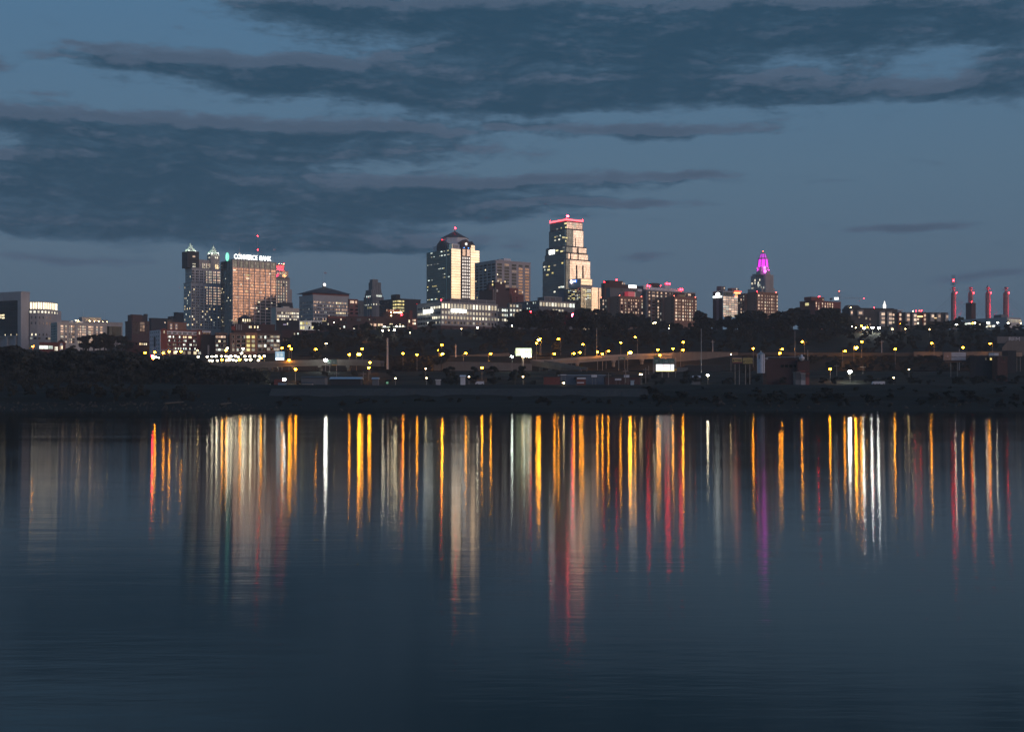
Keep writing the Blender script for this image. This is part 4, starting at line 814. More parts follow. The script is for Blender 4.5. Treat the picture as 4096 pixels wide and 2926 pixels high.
b.part('wall', 'concrete', (0, b.W, 0, 18, 0, b.H)); b.pane('glass_facade', 'R', 0, b.ux(2391), 0, b.H, pane('curtain_wall_pearl', (.86,.74,.62), (.45,.4,.36), 1.4, 3.6, .12, .07, .012, .08)); b.pane('glass_facade', 'R', b.ux(2394), b.W, 0, b.H, pane('curtain_wall_pearl_grid', (.8,.68,.58), (.3,.27,.25), 1.3, 2.2, .2, .07, .012, .1)); b.part('dark_joint', 'black', (b.ux(2391)+.02, b.ux(2394)-.02, -.2, -.01, 0, b.H))

# brown brick housing towers
def housing(label, xl, xc, xr, ytop, D, nrow, y1, step=0):
    b = Bld('apartment_tower', label, xl, xc, xr, ytop, D, group='brown brick apartment towers')
    b.part('wall', 'brownbrick', (0, b.W, 0, b.L*.55, 0, b.H)); b.part('side_wing', 'brownbrick', (-2.5, b.W-6, b.L*.55+.01, b.L, 0, b.H-.4)); b.part('parapet', 'brownbrick', (-.2, b.W+.2, -.2, .3, b.H-.6, b.H+.6), (-.2, .3, .31, b.L*.5, b.H-.6, b.H+.6))
    zz = rows(b, ytop+13, y1, nrow); Wd = b.W
    for fx, w, ww in ((.085,2.3,1),(.20,.55,0),(.25,.7,0),(.39,2.2,1),(.5,.8,0),(.59,.7,0),(.7,2.2,1),(.8,.6,0),(.96,1.5,1)):
        b.grid('R', [fx*Wd], zz, w, 2.0 if ww else 1.7, [('refl',3),('peachl',2.0 if ww else 1.2),('creaml',.8),('soft',.3)])
    b.grid('L', [b.L*.80], zz, 1.7, 2.0, [('peachl',2),('refl',1),('soft',.6)], -2.5); b.grid('L', [b.L*.92, b.L*.66], zz, 1.2, 1.8, [('soft',2),('dim',1),('dark',2)], -2.5); b.grid('L', [b.L*.12], zz, .9, 1.8, [('soft',2),('dark',2)])
    return b
b = Bld('apartment_tower', 'dark brown tower with rooftop block and red beacon behind the left brick apartments', 2405, 2417, 2512, 1132, 1500)
b.part('wall', 'darkbrick', (0, b.W, 0, b.L, 0, b.H)); b.part('penthouse', 'darkbrick', (b.ux(2444), b.ux(2500), 3, 14, b.H+.01, b.z(1118))); b.win('R', b.ux(2497), b.z(1128), 2, 3, 'refl', 3); b.win('R', b.ux(2505), b.z(1128), .9, 2.6, 'refl', 3)
b.beacon(b.ux(2474), 3.5, b.z(1118), .9, 'red', .6); b.beacon(.4, .4, b.H, .6, 'red', 1); b.part('long_roof', 'darkbrick', (b.ux(2513), b.ux(2665), 8, 20, 0, b.z(1131))); b.part('lift_tower', 'darkbrick', (b.ux(2622), b.ux(2648), 4, 12, b.z(1131), b.z(1116)))
b.part('sign', 'sign', (b.ux(2531), b.ux(2560), 6.4, 7.2, b.z(1141), b.z(1130)), label='white glowing roof sign'); b.beacon(b.ux(2609), 8, b.z(1131), .6, 'red', 1.5); b.beacon(b.ux(2660), 8, b.z(1131), .6, 'red', 1.5); b.beacon(b.ux(2507), .5, b.z(1149), .5, 'lamp_s', 1)
b = Bld('office_block', 'blue-grey low roofed block behind the left brick apartments', 2425, 2440, 2565, 1152, 1440)
b.body('darkconcrete', z1=b.H); b.grid('R', [b.ux(p) for p in (2484,2490,2496,2535,2542)], [b.z(1157)], 1.3, 2.2, [('dark',1)]); b.part('white_sign_panel', 'white', (b.ux(2549), b.ux(2567), -.6, -.01, b.z(1158), b.z(1148)))
b.part('red_cabin', glow('red_cabin_light', (.6,.02,.03), .6), (b.ux(2494), b.ux(2521), -8, -2, b.z(1183), b.z(1164))); b.part('light_strip', litwin('strip_lit', (1,.95,.75), 2), (b.ux(2531), b.ux(2538), -1, -.6, b.z(1190), b.z(1163)))
b = housing('left brown brick apartment tower with pinkish windows below the white roof sign', 2406, 2479, 2572, 1185, 1370, 5, 1247)
for px in (2479.5, 2567): b.beacon(b.ux(px), .5, b.H, .6, 'redsoft', .8)
b.beacon(0, b.L, b.H, .55, 'redsoft', .6)
b = Bld('hotel', 'grey and white gridded hotel slab with red roof signs behind the right brick apartments', 2560, 2588, 2781, 1159, 1470)
b.body('concrete'); zz = rows(b, 1168, 1260, 8); b.part('dark_facade', 'darkbrick', (.6, b.W-.3, -.2, -.01, 0, b.H-.8))
for px, w in ((2597,2),(2613,5),(2629,2.2),(2645,2.2),(2663,2.2),(2680,2.2),(2691,2.0),(2742,2.2),(2757,4.4),(2772,2.2)):
    b.grid('R', [b.ux(px)], zz, w, 1.9, lambda i, j: ('lilac' if j == 1 and px > 2750 else random.choices(('refl','creaml','peachl','soft'), (3,1,1,1))[0]), -.2)
for px in (2606,2621,2654,2671,2736,2749): b.part('pier', 'concrete', (b.ux(px)-.15, b.ux(px)+.15, -.6, -.21, 0, b.H-.9))
for zq in zz: b.part('floor_band', 'limestone', (.6, b.W-.3, -.34, -.21, zq-1.75, zq-1.5))
b.part('side_stair', 'darkconcrete', (-.4, -.01, 2, 8, 0, b.H-1)); b.part('penthouse', 'white', (b.ux(2614), b.ux(2736), 3, 12, b.H+.61, b.z(1146))); b.part('penthouse', 'white', (b.ux(2664), b.ux(2685), 2, 10, b.z(1146)+.01, b.z(1136))); b.part('stair_head', 'darkconcrete', (b.ux(2569)+4, b.ux(2588)+2, 5, 12, b.H+.61, b.z(1142)))
b.part('white_strip', 'white', (b.ux(2580), b.ux(2614), 2.5, 2.9, b.H+.62, b.z(1139)))
for lab, pts in (('red sign', ((2596,1142),(2604,1142))), ('red sign', ((2671,1128),(2678,1128),(2685,1128))), ('red sign', ((2727,1147),(2735,1147)))):
    o = b.part('sign_rack', 'darkmetal', (b.ux(pts[0][0])-1.5, b.ux(pts[-1][0])+1.5, 3.4, 3.6, b.z(pts[0][1]+6), b.z(pts[0][1]-3)))
    for px, py in pts: MB().ball((b.ux(px), 2.6, b.z(py)), 1.05, .6, 1.05, 8).build('lens', glow('red_sign_lens', (1,.008,.018), 60), o)
b.part('tan_panel', wall('tan_panel', (.42,.33,.16)), (b.ux(2714), b.ux(2736), -2.2, -1.0, b.z(1190), b.z(1170))); b.part('tan_panel', 'brownbrick', (b.ux(2704), b.ux(2713.5), -2.4, -1.0, b.z(1190), b.z(1170)))
b = housing('right brown brick apartment tower with rows of pinkish windows under a tan panel', 2626, 2697, 2787, 1187, 1350, 7, 1276)
for px in (2698, 2783): b.beacon(b.ux(px), .5, b.H, .55, 'redsoft', .8)
b = Bld('hotel', 'narrow hotel with white oval sign and rows of peach windows', 2852, 2892, 2958, 1164, 1480)
b.body('concrete'); b.part('dark_side', 'black', (-.3, -.01, .3, b.L, 0, b.H-.4)); b.part('stair_strip', 'darkconcrete', (-.7, -.31, b.L*.38, b.L*.62, 0, b.z(1190)))
b.grid('R', cen(.2, b.W, 6), rows(b, 1188, 1262, 9), b.W/6*.86, 2.0, [('refl',3),('peachl',2),('creaml',1)]); b.grid('R', cen(.2, b.W*.6, 4), [b.z(1174)], b.W*.13, 4, [('dark',1)])
b.part('plant_band', 'limestone', (0, b.W, -.4, -.13, b.z(1184), b.z(1181)))
b.part('penthouse', 'darkconcrete', (b.ux(2886)+3, b.ux(2911), 4, 11, b.H+.6, b.z(1143))); b.part('penthouse', 'darkconcrete', (b.ux(2938), b.ux(2966), 4, 11, b.H+.6, b.z(1147))); b.grid('R', [b.ux(2907), b.ux(2957)], [b.z(1150)], 1.4, 1.8, [('peachl',1)], 4)
for px in (2887,2940,2961,2965): b.mast(b.ux(px), 5, b.z(1145), 4, .1)
b.mesh('oval_sign', MB().lathe([(.1,-.25),(1,-.25),(1,.25),(.1,.25)], 18), 'sign').rotation_euler = (0, R(90), 0)
ov = b.o.children[-1]; ov.location = (-.8, b.uy(2873), b.z(1175)); ov.scale = (1, 3.2, 2.0); ov.rotation_euler = (0, 0, 0); ov.data = MB().add([(-.3, math.cos(t), math.sin(t)) for t in lin(0,2*math.pi,21)[:-1]]+[(.3, math.cos(t), math.sin(t)) for t in lin(0,2*math.pi,21)[:-1]], [tuple(range(20))[::-1], tuple(range(20,40))]+[(i,(i+1)%20,20+(i+1)%20,20+i) for i in range(20)]).mesh('oval_sign', M['sign'])
b.part('sign', 'sign', (-1.2, -.6, b.uy(2889), b.uy(2855), b.z(1188), b.z(1182)))
b.part('neon_band', glow('neon_red', (1,.07,.03), 6), (b.ux(2936), b.W+2, -1.4, -.9, b.z(1163), b.z(1161))); b.part('neon_band', glow('neon_orange', (1,.3,.1), 5), (b.ux(2934), b.W+.5, -1.2, -.7, b.z(1170), b.z(1166))); b.part('neon_band', 'redsoft', (b.ux(2937), b.W, -1.2, -.7, b.z(1184), b.z(1182))); b.win('R', b.ux(2945), b.z(1176), 5, 3.2, 'yellow', -.5)
b = housing('brown brick apartment tower standing below the magenta-lit tower', 2957, 3028, 3112, 1168, 1430, 7, 1258)
b.beacon(b.ux(3030), .5, b.H, .6, 'red', .5); b.beacon(b.ux(3106), .5, b.H, .7, 'redsoft', .8)

# magenta lantern tower
b = Bld('art_deco_tower', 'tall stepped stone tower topped by a glowing magenta lantern', 3003, 3061, 3094, 1098, 1780)
W, Ld = b.W, b.L; b.part('wall', 'limestone', (0, W, 0, Ld, 0, b.H)); b.part('shoulder', 'limestone', (-4, W*.3, 3, Ld+2, 0, b.z(1152))); b.part('shoulder', 'limestone', (W*.5, W+5, 2, Ld, 0, b.z(1150))); b.part('left_roof', 'limestone', (2, W-3, Ld*.45, Ld-3, b.H+.01, b.z(1090)) if False else (1, W*.4, Ld*.5, Ld-2, b.H+.005, b.H+2.5))
for k in range(7): b.part('rib', 'cream', (1+k*(W-2)/6-.35, 1+k*(W-2)/6+.35, -.6, -.01, 0, b.H+.6)); b.part('rib', 'greystone', (-.5, -.01, 2+k*(Ld-4)/6-.35, 2+k*(Ld-4)/6+.35, 0, b.H-.4))
for px, py in ((3021,1117),(3040,1117),(3009,1129),(3016,1130),(3021,1128),(3034,1128),(3033,1136),(3040,1138),(3009,1149),(3015,1149),(3034,1141),(3046,1147),(3049,1155),(3056,1149),(3015,1157)): b.win('L', b.uy(px), b.z(py), 1.3, 2.6, random.choice(('white_l','cool','dim')), -.5)
cx, cy_ = W*.34, Ld*.34
mg = glow('magenta_glass', (.9,.02,.9), 1.6); mgb = glow('magenta_bright', (1,.12,1), 5)
def octo(r): return [(cx+r*math.cos(R(22.5+45*i)), cy_+r*math.sin(R(22.5+45*i))) for i in range(8)]
zA, zB, zC, zD, zE = b.H, b.z(1066), b.z(1034), b.z(1012), b.z(1003)
b.mesh('lantern_base', MB().prism(octo(11), zA+.01, b.z(1083), None, octo(9.8)), 'limestone'); b.mesh('lantern_base', MB().prism(octo(9.4), b.z(1083)+.01, zB, None, octo(8.8)), 'cream')
l = b.mesh('lantern', MB().prism(octo(8.0), zB+.01, zC, None, octo(6.6)), mg)
for i in range(8):
    a = R(22.5+45*i); p = Vector((cx+8.3*math.cos(a), cy_+8.3*math.sin(a), zB)); q_ = Vector((cx+6.8*math.cos(a), cy_+6.8*math.sin(a), zC)); MB().tube(p, q_, .75, .6, 5).build('rib', M['limestone'], l)
b.mesh('lantern_cornice', MB().prism(octo(7.6), zC+.01, b.z(1029), None, octo(7.2)), 'limestone'); b.mesh('upper_lantern', MB().prism(octo(5.6), b.z(1029)+.01, zD, None, octo(3.4)), glow('magenta_upper', (.7,.02,.8), 1.1)); b.mesh('lantern_cap', MB().prism(octo(3.6), zD+.01, zE, None, octo(.8)), 'limestone')
for i in range(8):
    a = R(22.5+45*i); b.mesh('rib', MB().tube((cx+5.8*math.cos(a), cy_+5.8*math.sin(a), b.z(1029)), (cx+3.5*math.cos(a), cy_+3.5*math.sin(a), zD), .5, .35, 5), 'limestone')
for loc in ((cx-8, cy_-11.5, b.z(1088)), (cx+6, cy_-11.5, b.z(1082)), (cx-11.5, cy_+6, b.z(1082))): b.light('magenta_flood', loc, 4600, (1,.03,1), .6, (cx, cy_, b.z(1050)))
b.mesh('lamp_cluster', MB().ball((cx-7.5, cy_-10.5, b.z(1085)), 2.0, 1.6, 2.4, 8), mgb); b.mesh('lamp_cluster', MB().ball((cx-6.5, cy_-8.8, b.z(1070)), 1.7, 1.4, 2.2, 8), mgb)
b.beacon(cx, cy_, zE, .8, 'redsoft', .2)

b = Bld('brick_building', 'red brick block with rooftop cube and pink windows under the tower crane', 3199, 3262, 3363, 1203, 1520)
b.body('brick'); b.part('penthouse', 'brick', (b.ux(3244)+4, b.ux(3305), 3, 14, b.H+.6, b.z(1186))); b.grid('R', [b.ux(p) for p in (3265,3275,3290,3301,3311,3320,3330)], [b.z(1212), b.z(1223)], 1.5, 2.3, [('peachl',3),('warm',1),('refl',1)]); b.grid('R', [b.ux(3275), b.ux(3311)], [b.z(1233)], 1.5, 2.0, [('peachl',1)]); b.win('L', b.uy(3228), b.z(1214), 5.5, 3.2, 'yellow')
b.beacon(b.ux(3287), 4, b.z(1186), .8, 'red', .6); b.mast(b.ux(3303), 5, b.z(1186), 4, .08); b.win('R', b.ux(3300), b.z(1195), 1.4, 1.8, 'dim', 3)
t = thing('tower_crane', 'tower crane with long jib and white lit panel above the red brick block', 'crane', (X(3357, 1600), 1600, Z(1245, 1600)))
def cz(py): return Z(py, 1600) - t.location.z
def cxp(px): return X(px, 1600) - t.location.x
m_ = MB(); 
for sx in (-.8,.8):
    for sy in (-.8,.8): m_.tube((sx,sy,-14),(sx,sy,cz(1166)),.16,n=4)
for k in range(16):
    z0 = -14+k*(cz(1166)+14)/16; m_.tube((-.8,-.8,z0),(.8,-.8,z0+2),.09,n=3)
m_.build('mast', plain('crane_paint', (.42,.4,.4), .5), t)
j_ = MB(); zj = cz(1193)
for sy in (-.6,.6): j_.tube((0,sy,zj),(cxp(3455),sy*.6,zj-.3),.14,n=4)
j_.tube((0,0,zj+1.8),(cxp(3455),0,zj+.4),.13,n=4)
for k in range(18):
    a = k/18*cxp(3455); j_.tube((a,0,zj+1.8-k*.08),(a+1.2,.5,zj),.06,n=3)
j_.build('jib', M['metal'], t); c_ = MB(); c_.box(cxp(3322),0,-.6,.6,zj-.2,zj+.3); c_.box(cxp(3320),cxp(3328),-1,1,zj-2,zj+.31); c_.build('counter_jib', M['darkmetal'], t)
w_ = MB(); w_.tube((0,0,cz(1166)),(cxp(3412),0,zj+1.4),.07,n=3); w_.tube((0,0,cz(1166)),(cxp(3325),0,zj+.3),.07,n=3); w_.build('tie_rods', M['darkmetal'], t)
MB().box(cxp(3337),cxp(3353),-.9,-.62,zj-1.4,zj+1.0).build('lit_panel', M['sign'], t); MB().ball((0,0,cz(1164)),.6,n=6).build('beacon', M['redsoft'], t); MB().ball((cxp(3455),0,zj),.5,n=6).build('beacon', M['red'], t)

# apartment row at right
am = wall('dark_siding', (.09,.085,.085)); ap = wall('pale_bay', (.36,.34,.32))
b = Bld('apartment_row', 'long dark apartment row with pale slanted bays and pinkish lit windows at right', 3380, 3396, 3790, 1246, 1180, 8)
b.part('wall', am, (0, b.ux(3590), 0, 16, 0, b.z(1234))); b.part('wall', am, (b.ux(3590)+.05, b.W, 0, 16, 0, b.z(1248)))
b.part('roof', 'roof', (-.3, b.ux(3575), -.4, 16.4, b.z(1234)+.003, b.z(1231))); b.part('roof', 'white', (b.ux(3580), b.ux(3618), 2, 12, b.z(1240), b.z(1236))); b.part('roof', 'roof', (b.ux(3592), b.W+.3, -.4, 16.4, b.z(1248)+.003, b.z(1246)))
bays = [(3399,3409,1236,1262,0),(3427,3451,1237,1262,0),(3515,3537,1241,1305,3),(3546,3565,1242,1305,3),(3590,3602,1243,1312,2),(3619,3636,1245,1310,2),(3647,3663,1246,1300,3),(3688,3700,1245,1300,3),(3718,3733,1247,1282,1),(3745,3759,1247,1282,1),(3778,3790,1249,1285,1)]
for (a, c, y0, y1, nr) in bays:
    x0, x1 = b.ux(a), b.ux(c); mt = 'brick' if a in (3590,3688) else ap
    o = b.mesh('bay', MB().add([(x0,-1.8,b.z(y1)),(x1,-1.8,b.z(y1)),(x1,-1.8,b.z(y0)),(x0,-1.8,b.z(y0)-1.0),(x0,-.01,b.z(y1)),(x1,-.01,b.z(y1)),(x1,-.01,b.z(y0)),(x0,-.01,b.z(y0)-1.0)], [(0,1,2,3),(7,6,5,4),(0,4,5,1),(1,5,6,2),(2,6,7,3),(3,7,4,0)]), mt)
    for k in range(max(1, nr)): b.win('R', x0*.35+x1*.65 if nr else (x0+x1)/2, b.z(y0+14+k*16.5), min(3.2, (x1-x0)*.62), 2.3, 'peachl' if random.random() < .85 else 'refl', -1.8)
for px, py, m in ((3574,1257,'peachl'),(3573,1273,'peachl'),(3574,1287,'dim'),(3672,1274,'peachl'),(3672,1290,'white_l'),(3480,1275,'soft'),(3480,1296,'soft'),(3437,1268,'soft'),(3465,1272,'dim')): b.win('R', b.ux(px), b.z(py), 1.6, 1.8, m)
b.part('balcony_light', glow('balcony_glow', (1,.55,.22), 4), (b.ux(3667), b.ux(3690), -1.5, -1.1, b.z(1265), b.z(1261))); b.part('balcony_light', glow('balcony_glow2', (1,.7,.35), 1.6), (b.ux(3733), b.ux(3745), -1, -.6, b.z(1270), b.z(1267)))
for px, py, m in ((3500,1228,'red'),(3512,1236,'red'),(3668,1240,'red'),(3690,1238,'red'),(3681,1239,'redsoft'),(3406,1229,'lamp_s'),(3531,1232,'lamp_s'),(3656,1240,'lamp_s')): b.beacon(b.ux(px), 2, b.z(py)-1.4, .55, m, 1)
b.mesh('domed_roof', MB().prism([(b.ux(3393),4),(b.ux(3456),4),(b.ux(3456),14),(b.ux(3393),14)], b.z(1234), b.z(1218), None, [(b.ux(3402),6),(b.ux(3442),6),(b.ux(3442),12),(b.ux(3402),12)]), 'roof')
t = thing('church_spire', 'white floodlit spire rising behind the dark apartment row', 'spire', (X(3538, 1500), 1500, Z(1262, 1500)))
def sz(py): return Z(py, 1500) - t.location.z
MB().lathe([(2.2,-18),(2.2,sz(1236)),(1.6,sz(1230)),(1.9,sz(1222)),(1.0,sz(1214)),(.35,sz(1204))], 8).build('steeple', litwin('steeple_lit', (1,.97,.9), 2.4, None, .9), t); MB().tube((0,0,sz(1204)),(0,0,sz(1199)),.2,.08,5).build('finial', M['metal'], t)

# four cable pylons of the convention hall
pyl = [(3804,3824,1166,1,'tallest of the four concrete pylons, with a spiked disc spire and red top light'),(3873,3892,1166,0,'second concrete pylon from the left, partly behind a dark chimney block'),(3942,3962,1160,2,'third concrete pylon from the left with a small domed red-lit cap'),(4013,4035,1157,0,'rightmost concrete pylon with a red-lit spool cap')]
pyp = []
for (a, c, yt, kind, lab) in pyl:
    D = 1750; xm = (a+c)/2; t = thing('pylon', lab, 'pylon', (X(xm, D), D, Z(1300, D)), R(36), group='convention hall pylons'); zf = lambda py: Z(py, D) - t.location.z
    hw = (c-a)/F*D/2/1.12; o8 = lambda r: [(r*math.cos(R(22.5+45*i)), r*math.sin(R(22.5+45*i))) for i in range(8)]
    MB().prism(o8(hw*1.12), -10, zf(1172)).build('shaft', wall('pylon_concrete', (.36,.25,.23), floor=6) if 'pyl' not in M else M['pyl'], t); M.setdefault('pyl', bpy.data.materials['pylon_concrete'])
    MB().prism(o8(hw*1.12), zf(1172)+.01, zf(1167), None, o8(hw*.55)).build('shoulder', M['pyl'], t)
    base = zf(1167); capm = plain('red_lit_steel', (.5,.3,.3), .5) if 'cap' not in M else M['cap']; M['cap'] = capm
    cap = MB().lathe([(2.6,base+.01),(1.4,base+1.5),(1.3,base+4),(2.6,base+5.5),(2.4,base+6.6)], 10).build('cap_sculpture', capm, t)
    st = MB()
    for i in range(8): st.tube((0,0,base+3),(7.0*math.cos(R(45*i)),7.0*math.sin(R(45*i)),base+3.2),.3,.08,4)
    st.build('star_arms', capm, t)
    if kind == 1:
        MB().tube((0,0,base+6),(0,0,zf(1124)),.5,.2,6).build('spire', M['metal'], t)
        ds = MB()
        for k in range(7): ds.tube((0,0,base+9+k*2.2),(0,0,base+9.25+k*2.2),3.4-.12*k,n=10)
        ds.build('spire_discs', M['darkmetal'], t); MB().ball((0,0,zf(1121)),1.2,n=8).build('beacon', M['red'], t)
    if kind == 2: MB().lathe([(2,base+6.61),(1.6,base+8),(.3,base+9.6)], 8).build('dome', M['metal'], t)
    MB().ball((1.5,-3.6,base-1.6),.7,n=8).build('beacon', M['red'], t)
    def pl(loc, e, col=(1,.02,.10)): flood('pylon_flood', t, loc, (0, 0, loc[2]+2), e, col, .4)
    pl((0, -4.5, base+3), 900)
    if a != 3873: pl((8, -14, zf(1252)), 24000 if kind else 12000); pl((8, -14, zf(1208)), 16000 if kind else 7000)
    pyp.append((xm, D, t))
cab = thing('cable_stays', 'thin dark steel cables fanning between the four pylons', 'cables', (X(3930,1750), 1751, Z(1290,1750)))
for (xm, D, t) in pyp:
    mbc = MB()
    for s in (-1, 1):
        for k in range(4):
            p = at(xm, 1178+k*14, D) - cab.location; q_ = at(xm+s*(95-k*22), 1262, D) - cab.location; mbc.tube(p, q_, .11, n=3)
    mbc.build('cable_fan', M['darkmetal'], cab)
b = Bld('chimney_block', 'dark brown slab chimney standing in front of the second pylon', 3863, 3886, 3903, 1211, 1500, 30); b.part('wall', 'darkbrick', (0, b.W, 0, b.L, 0, b.H)); b.part('cap', 'limestone', (-.3, b.W+.3, -.3, b.L, b.H+.003, b.H+.5)); b.beacon(.8, .5, b.H+.3, .55, 'red', .6)
b = Bld('convention_building', 'low pale concrete building with glowing ground floor below the pylons', 3850, 4028, 4084, 1268, 1290)
b.part('wall', 'concrete', (0, b.W, 0, b.L, 0, b.H)); b.part('white_face', wall('white_panelling', (.62,.60,.55)), (.3, b.W, -.35, -.01, 0, b.H-1.5))  # plain white panelling on the right face
for zq in rows(b, 1279, 1307, 3): b.part('floor_band', 'concrete', (0, b.W+.2, -.7, -.36, zq-1.1, zq-.5))
b.grid('R', cen(.5, b.W, 12), [b.z(1281)], 1.1, 2.6, [('creaml',1),('dim',1)], -.36)
b.grid('L', [b.uy(p) for p in (3860,3868,3877,3910,3918,3928,3936,3943,3955)], [b.z(1288)], 3.0, 2.8, [('cool',3),('white_l',2),('dark',1)]); b.grid('L', [b.uy(p) for p in (3860,3945,3952,3960,3975)], [b.z(1301)], 3, 1.8, [('cool',1),('white_l',1)])
b.part('rooftop_plant', 'darkconcrete', (2, 14, b.uy(4000), b.uy(3970), b.H+.01, b.z(1256)))
M_late = None
# ------------------------------------------------------------------ River Market lofts and the dim blocks below the towers
lw = wall('loft_brick', (.15,.115,.10), scale=.3)
def loft(name, label, xl, xc, xr, yt, D, cols_, rows_, w, h, mats, mat=lw, A=14, frame=True):
    b = Bld(name, label, xl, xc, xr, yt, D, A); b.body(mat)
    zz = [b.z(p) for p in rows_]
    b.grid('R', [b.ux(p) for p in cols_], zz, w, h, mats)
    if frame:
        for p in cols_: b.part('window_surround', 'greystone', *[(b.ux(p)-w/2-.2, b.ux(p)+w/2+.2, -.09, -.005, zz_-h/2-.2, zz_+h/2+.2) for zz_ in zz])
    return b
loft('loft_building', 'five-storey brick lofts with one warm lit band, beside the dark gap block', 858, 862, 909, 1333, 940, (868,878,888,898), (1346.5,1364,1381,1398), 1.5, 1.5, lambda i, j: 'peachl' if j == 0 else random.choice(('warm','dim','dark','dark','cool')))
b = loft('loft_building', 'wide brick loft building with a glowing yellow stair bay', 912, 920, 1064, 1334, 930, (933,951,958,971,979,1036,1043,1053,1061), (1346.5,1364,1381,1398), 1.3, 1.9, [('cool',.8),('dim',3),('soft',3),('dark',2)])
b.part('stair_bay', 'brownbrick', (b.ux(981), b.ux(1029), -.9, -.01, 0, b.z(1329)))
b.grid('R', [b.ux(993)], rows(b, 1346.5, 1398, 4), 2.4, 2.0, [('yellow',1)], -.9); b.grid('R', [b.ux(1013)], rows(b, 1346.5, 1398, 4), 2.2, 2.0, [('dim',1),('yellow',.6)], -.9)
loft('loft_building', 'lower brown loft block at the right end of the lofts, pale window frames', 1064, 1067, 1121, 1338, 935, (1074,1088,1101,1112), (1345,1362,1380,1396), 1.9, 1.7, [('cool',.7),('dim',3),('dark',3)])
b = Bld('warehouse', 'unlit narrow block filling the gap between red lofts and lit lofts', 800, 805, 860, 1342, 950, 14); b.body('black'); b.part('sign_pylon', 'concrete', (b.ux(830), b.ux(837), -3, -2.4, 0, b.z(1380)))
b = Bld('cupola_building', 'dark red hall with pyramid-roofed lit cupola in front of the bank tower', 925, 938, 1100, 1297, 1180, 22); b.body('darkbrick')
cux, cuy = b.ux(984), 9; b.part('cupola', 'darkbrick', (b.ux(963), b.ux(1005), 2, 14, b.H+.61, b.z(1272))); b.mesh('cupola_roof', MB().cone([(b.ux(957),.5),(b.ux(1011),.5),(b.ux(1011),15.5),(b.ux(957),15.5)], b.z(1272)+.01, (cux, 8, b.z(1254))), 'slate')
b.grid('R', [b.ux(p) for p in (974,983,992,1001)], [b.z(1279)], 1.0, 2.4, [('warm',1)], 2); b.part('vent', 'white', (b.ux(977), b.ux(986), 1, 1.9, b.z(1291), b.z(1285)))
b.grid('R', [b.ux(p) for p in (998,1004,1019,1031)], [b.z(1306)], 1.0, 2, [('cool',1),('warm',1)])
for k in range(4): b.part('pilaster', 'greystone', (b.ux(938+k*9)-.3, b.ux(938+k*9)+.3, -.4, -.01, 0, b.H))
b.part('chimney', 'brick', (b.ux(1053), b.ux(1063), 3, 5, b.H+.6, b.z(1290)))
b = Bld('brick_building', 'dark low brick roof with four red marker lights behind the lofts', 930, 935, 1115, 1322, 1010, 14); b.body('darkbrick')
for px in (953,962,987,1004): b.beacon(b.ux(px), 1, b.z(1321)-.8, .35, 'red', .7)
b.part('rooftop_plant', 'white', (b.ux(1027), b.ux(1042), 2, 5, b.H+.6, b.z(1316))); b.part('rooftop_plant', 'brick', (b.ux(910)+3, b.ux(926)+3, 2, 8, b.H+.6, b.z(1303)))
b = Bld('white_hall', 'small floodlit white building with arched windows on the dark slope', 1190, 1197, 1287, 1283, 1170, 10); b.part('wall', 'black', (0, b.W, .02, 14, 0, b.H)); b.part('white_front', 'white', (0, b.W, -.3, 0, 0, b.H)); b.part('cornice', 'white', (-.2, b.W+.2, -.7, -.31, b.H-.5, b.H+.3))
cw = (1205,1214,1227,1237,1250,1258,1272,1281)
b.grid('R', [b.ux(p) for p in cw], [b.z(1292.5)], 1.7, 2.3, lambda i, j: 'yellow' if i in (0,1,2) else 'dim' if i == 3 else 'dark', -.3); b.grid('R', [b.ux(p) for p in cw], [b.z(1310)], 1.6, 2.6, lambda i, j: 'yellow' if i in (0,1,4) else random.choice(('warm','dim','dark')), -.3)
b.light('front_flood', (b.W*.3, -7, b.z(1318)), 700, (1,.93,.75)); b.light('front_flood', (b.W*.75, -7, b.z(1318)), 700, (1,.93,.75))
b = Bld('warehouse', 'long black flat-roofed warehouse behind the small white hall', 1095, 1104, 1310, 1282, 1230, 10); b.body('black'); b.part('lit_eave', glow('eave_light', (1,.75,.3), .8), (b.ux(1255), b.ux(1305), -.5, -.1, b.H-.2, b.H+.3)); b.win('R', b.ux(1139), b.z(1297), 3, .8, 'lilac'); b.grid('R', [b.ux(1150), b.ux(1313), b.ux(1150)], [b.z(1294)], 1, 2, [('white_l',1)])
b = Bld('warehouse', 'dull red warehouse with a few small lit windows above the dark slope', 1120, 1128, 1362, 1322, 1090, 10); b.body('darkbrick'); b.grid('R', [b.ux(p) for p in (1178,1192,1222,1248,1254,1284,1289,1304,1308,1322,1327,1341)], [b.z(1334)], 1.0, 1.6, [('dim',3),('peachl',1.5),('soft',3),('cool',1)]); b.grid('R', [b.ux(1139)], [b.z(1357)], 3, 1.2, [('peachl',1)]); b.grid('R', [b.ux(1132), b.ux(1136)], [b.z(1377)], .8, 2, [('warm',1)])
b = Bld('brick_building', 'long dark red block with a pinkish roof strip right of the small white hall', 1306, 1312, 1545, 1266, 1290, 10); b.body('darkbrick'); b.part('red_roof_strip', 'redbrick2', (b.ux(1311), b.ux(1382), -.4, -.01, b.H-1.6, b.H+.2))
b.grid('R', [b.ux(p) for p in (1364,1381,1407,1442,1472,1478,1494,1501)], [b.z(1276)], 1.2, 1.8, [('dim',3),('peachl',2),('soft',3)]); b.grid('R', [b.ux(p) for p in (1359,1367,1377,1385)], [b.z(1290), b.z(1306)], 1.4, 2, [('soft',3),('cool',1),('warm',1)])
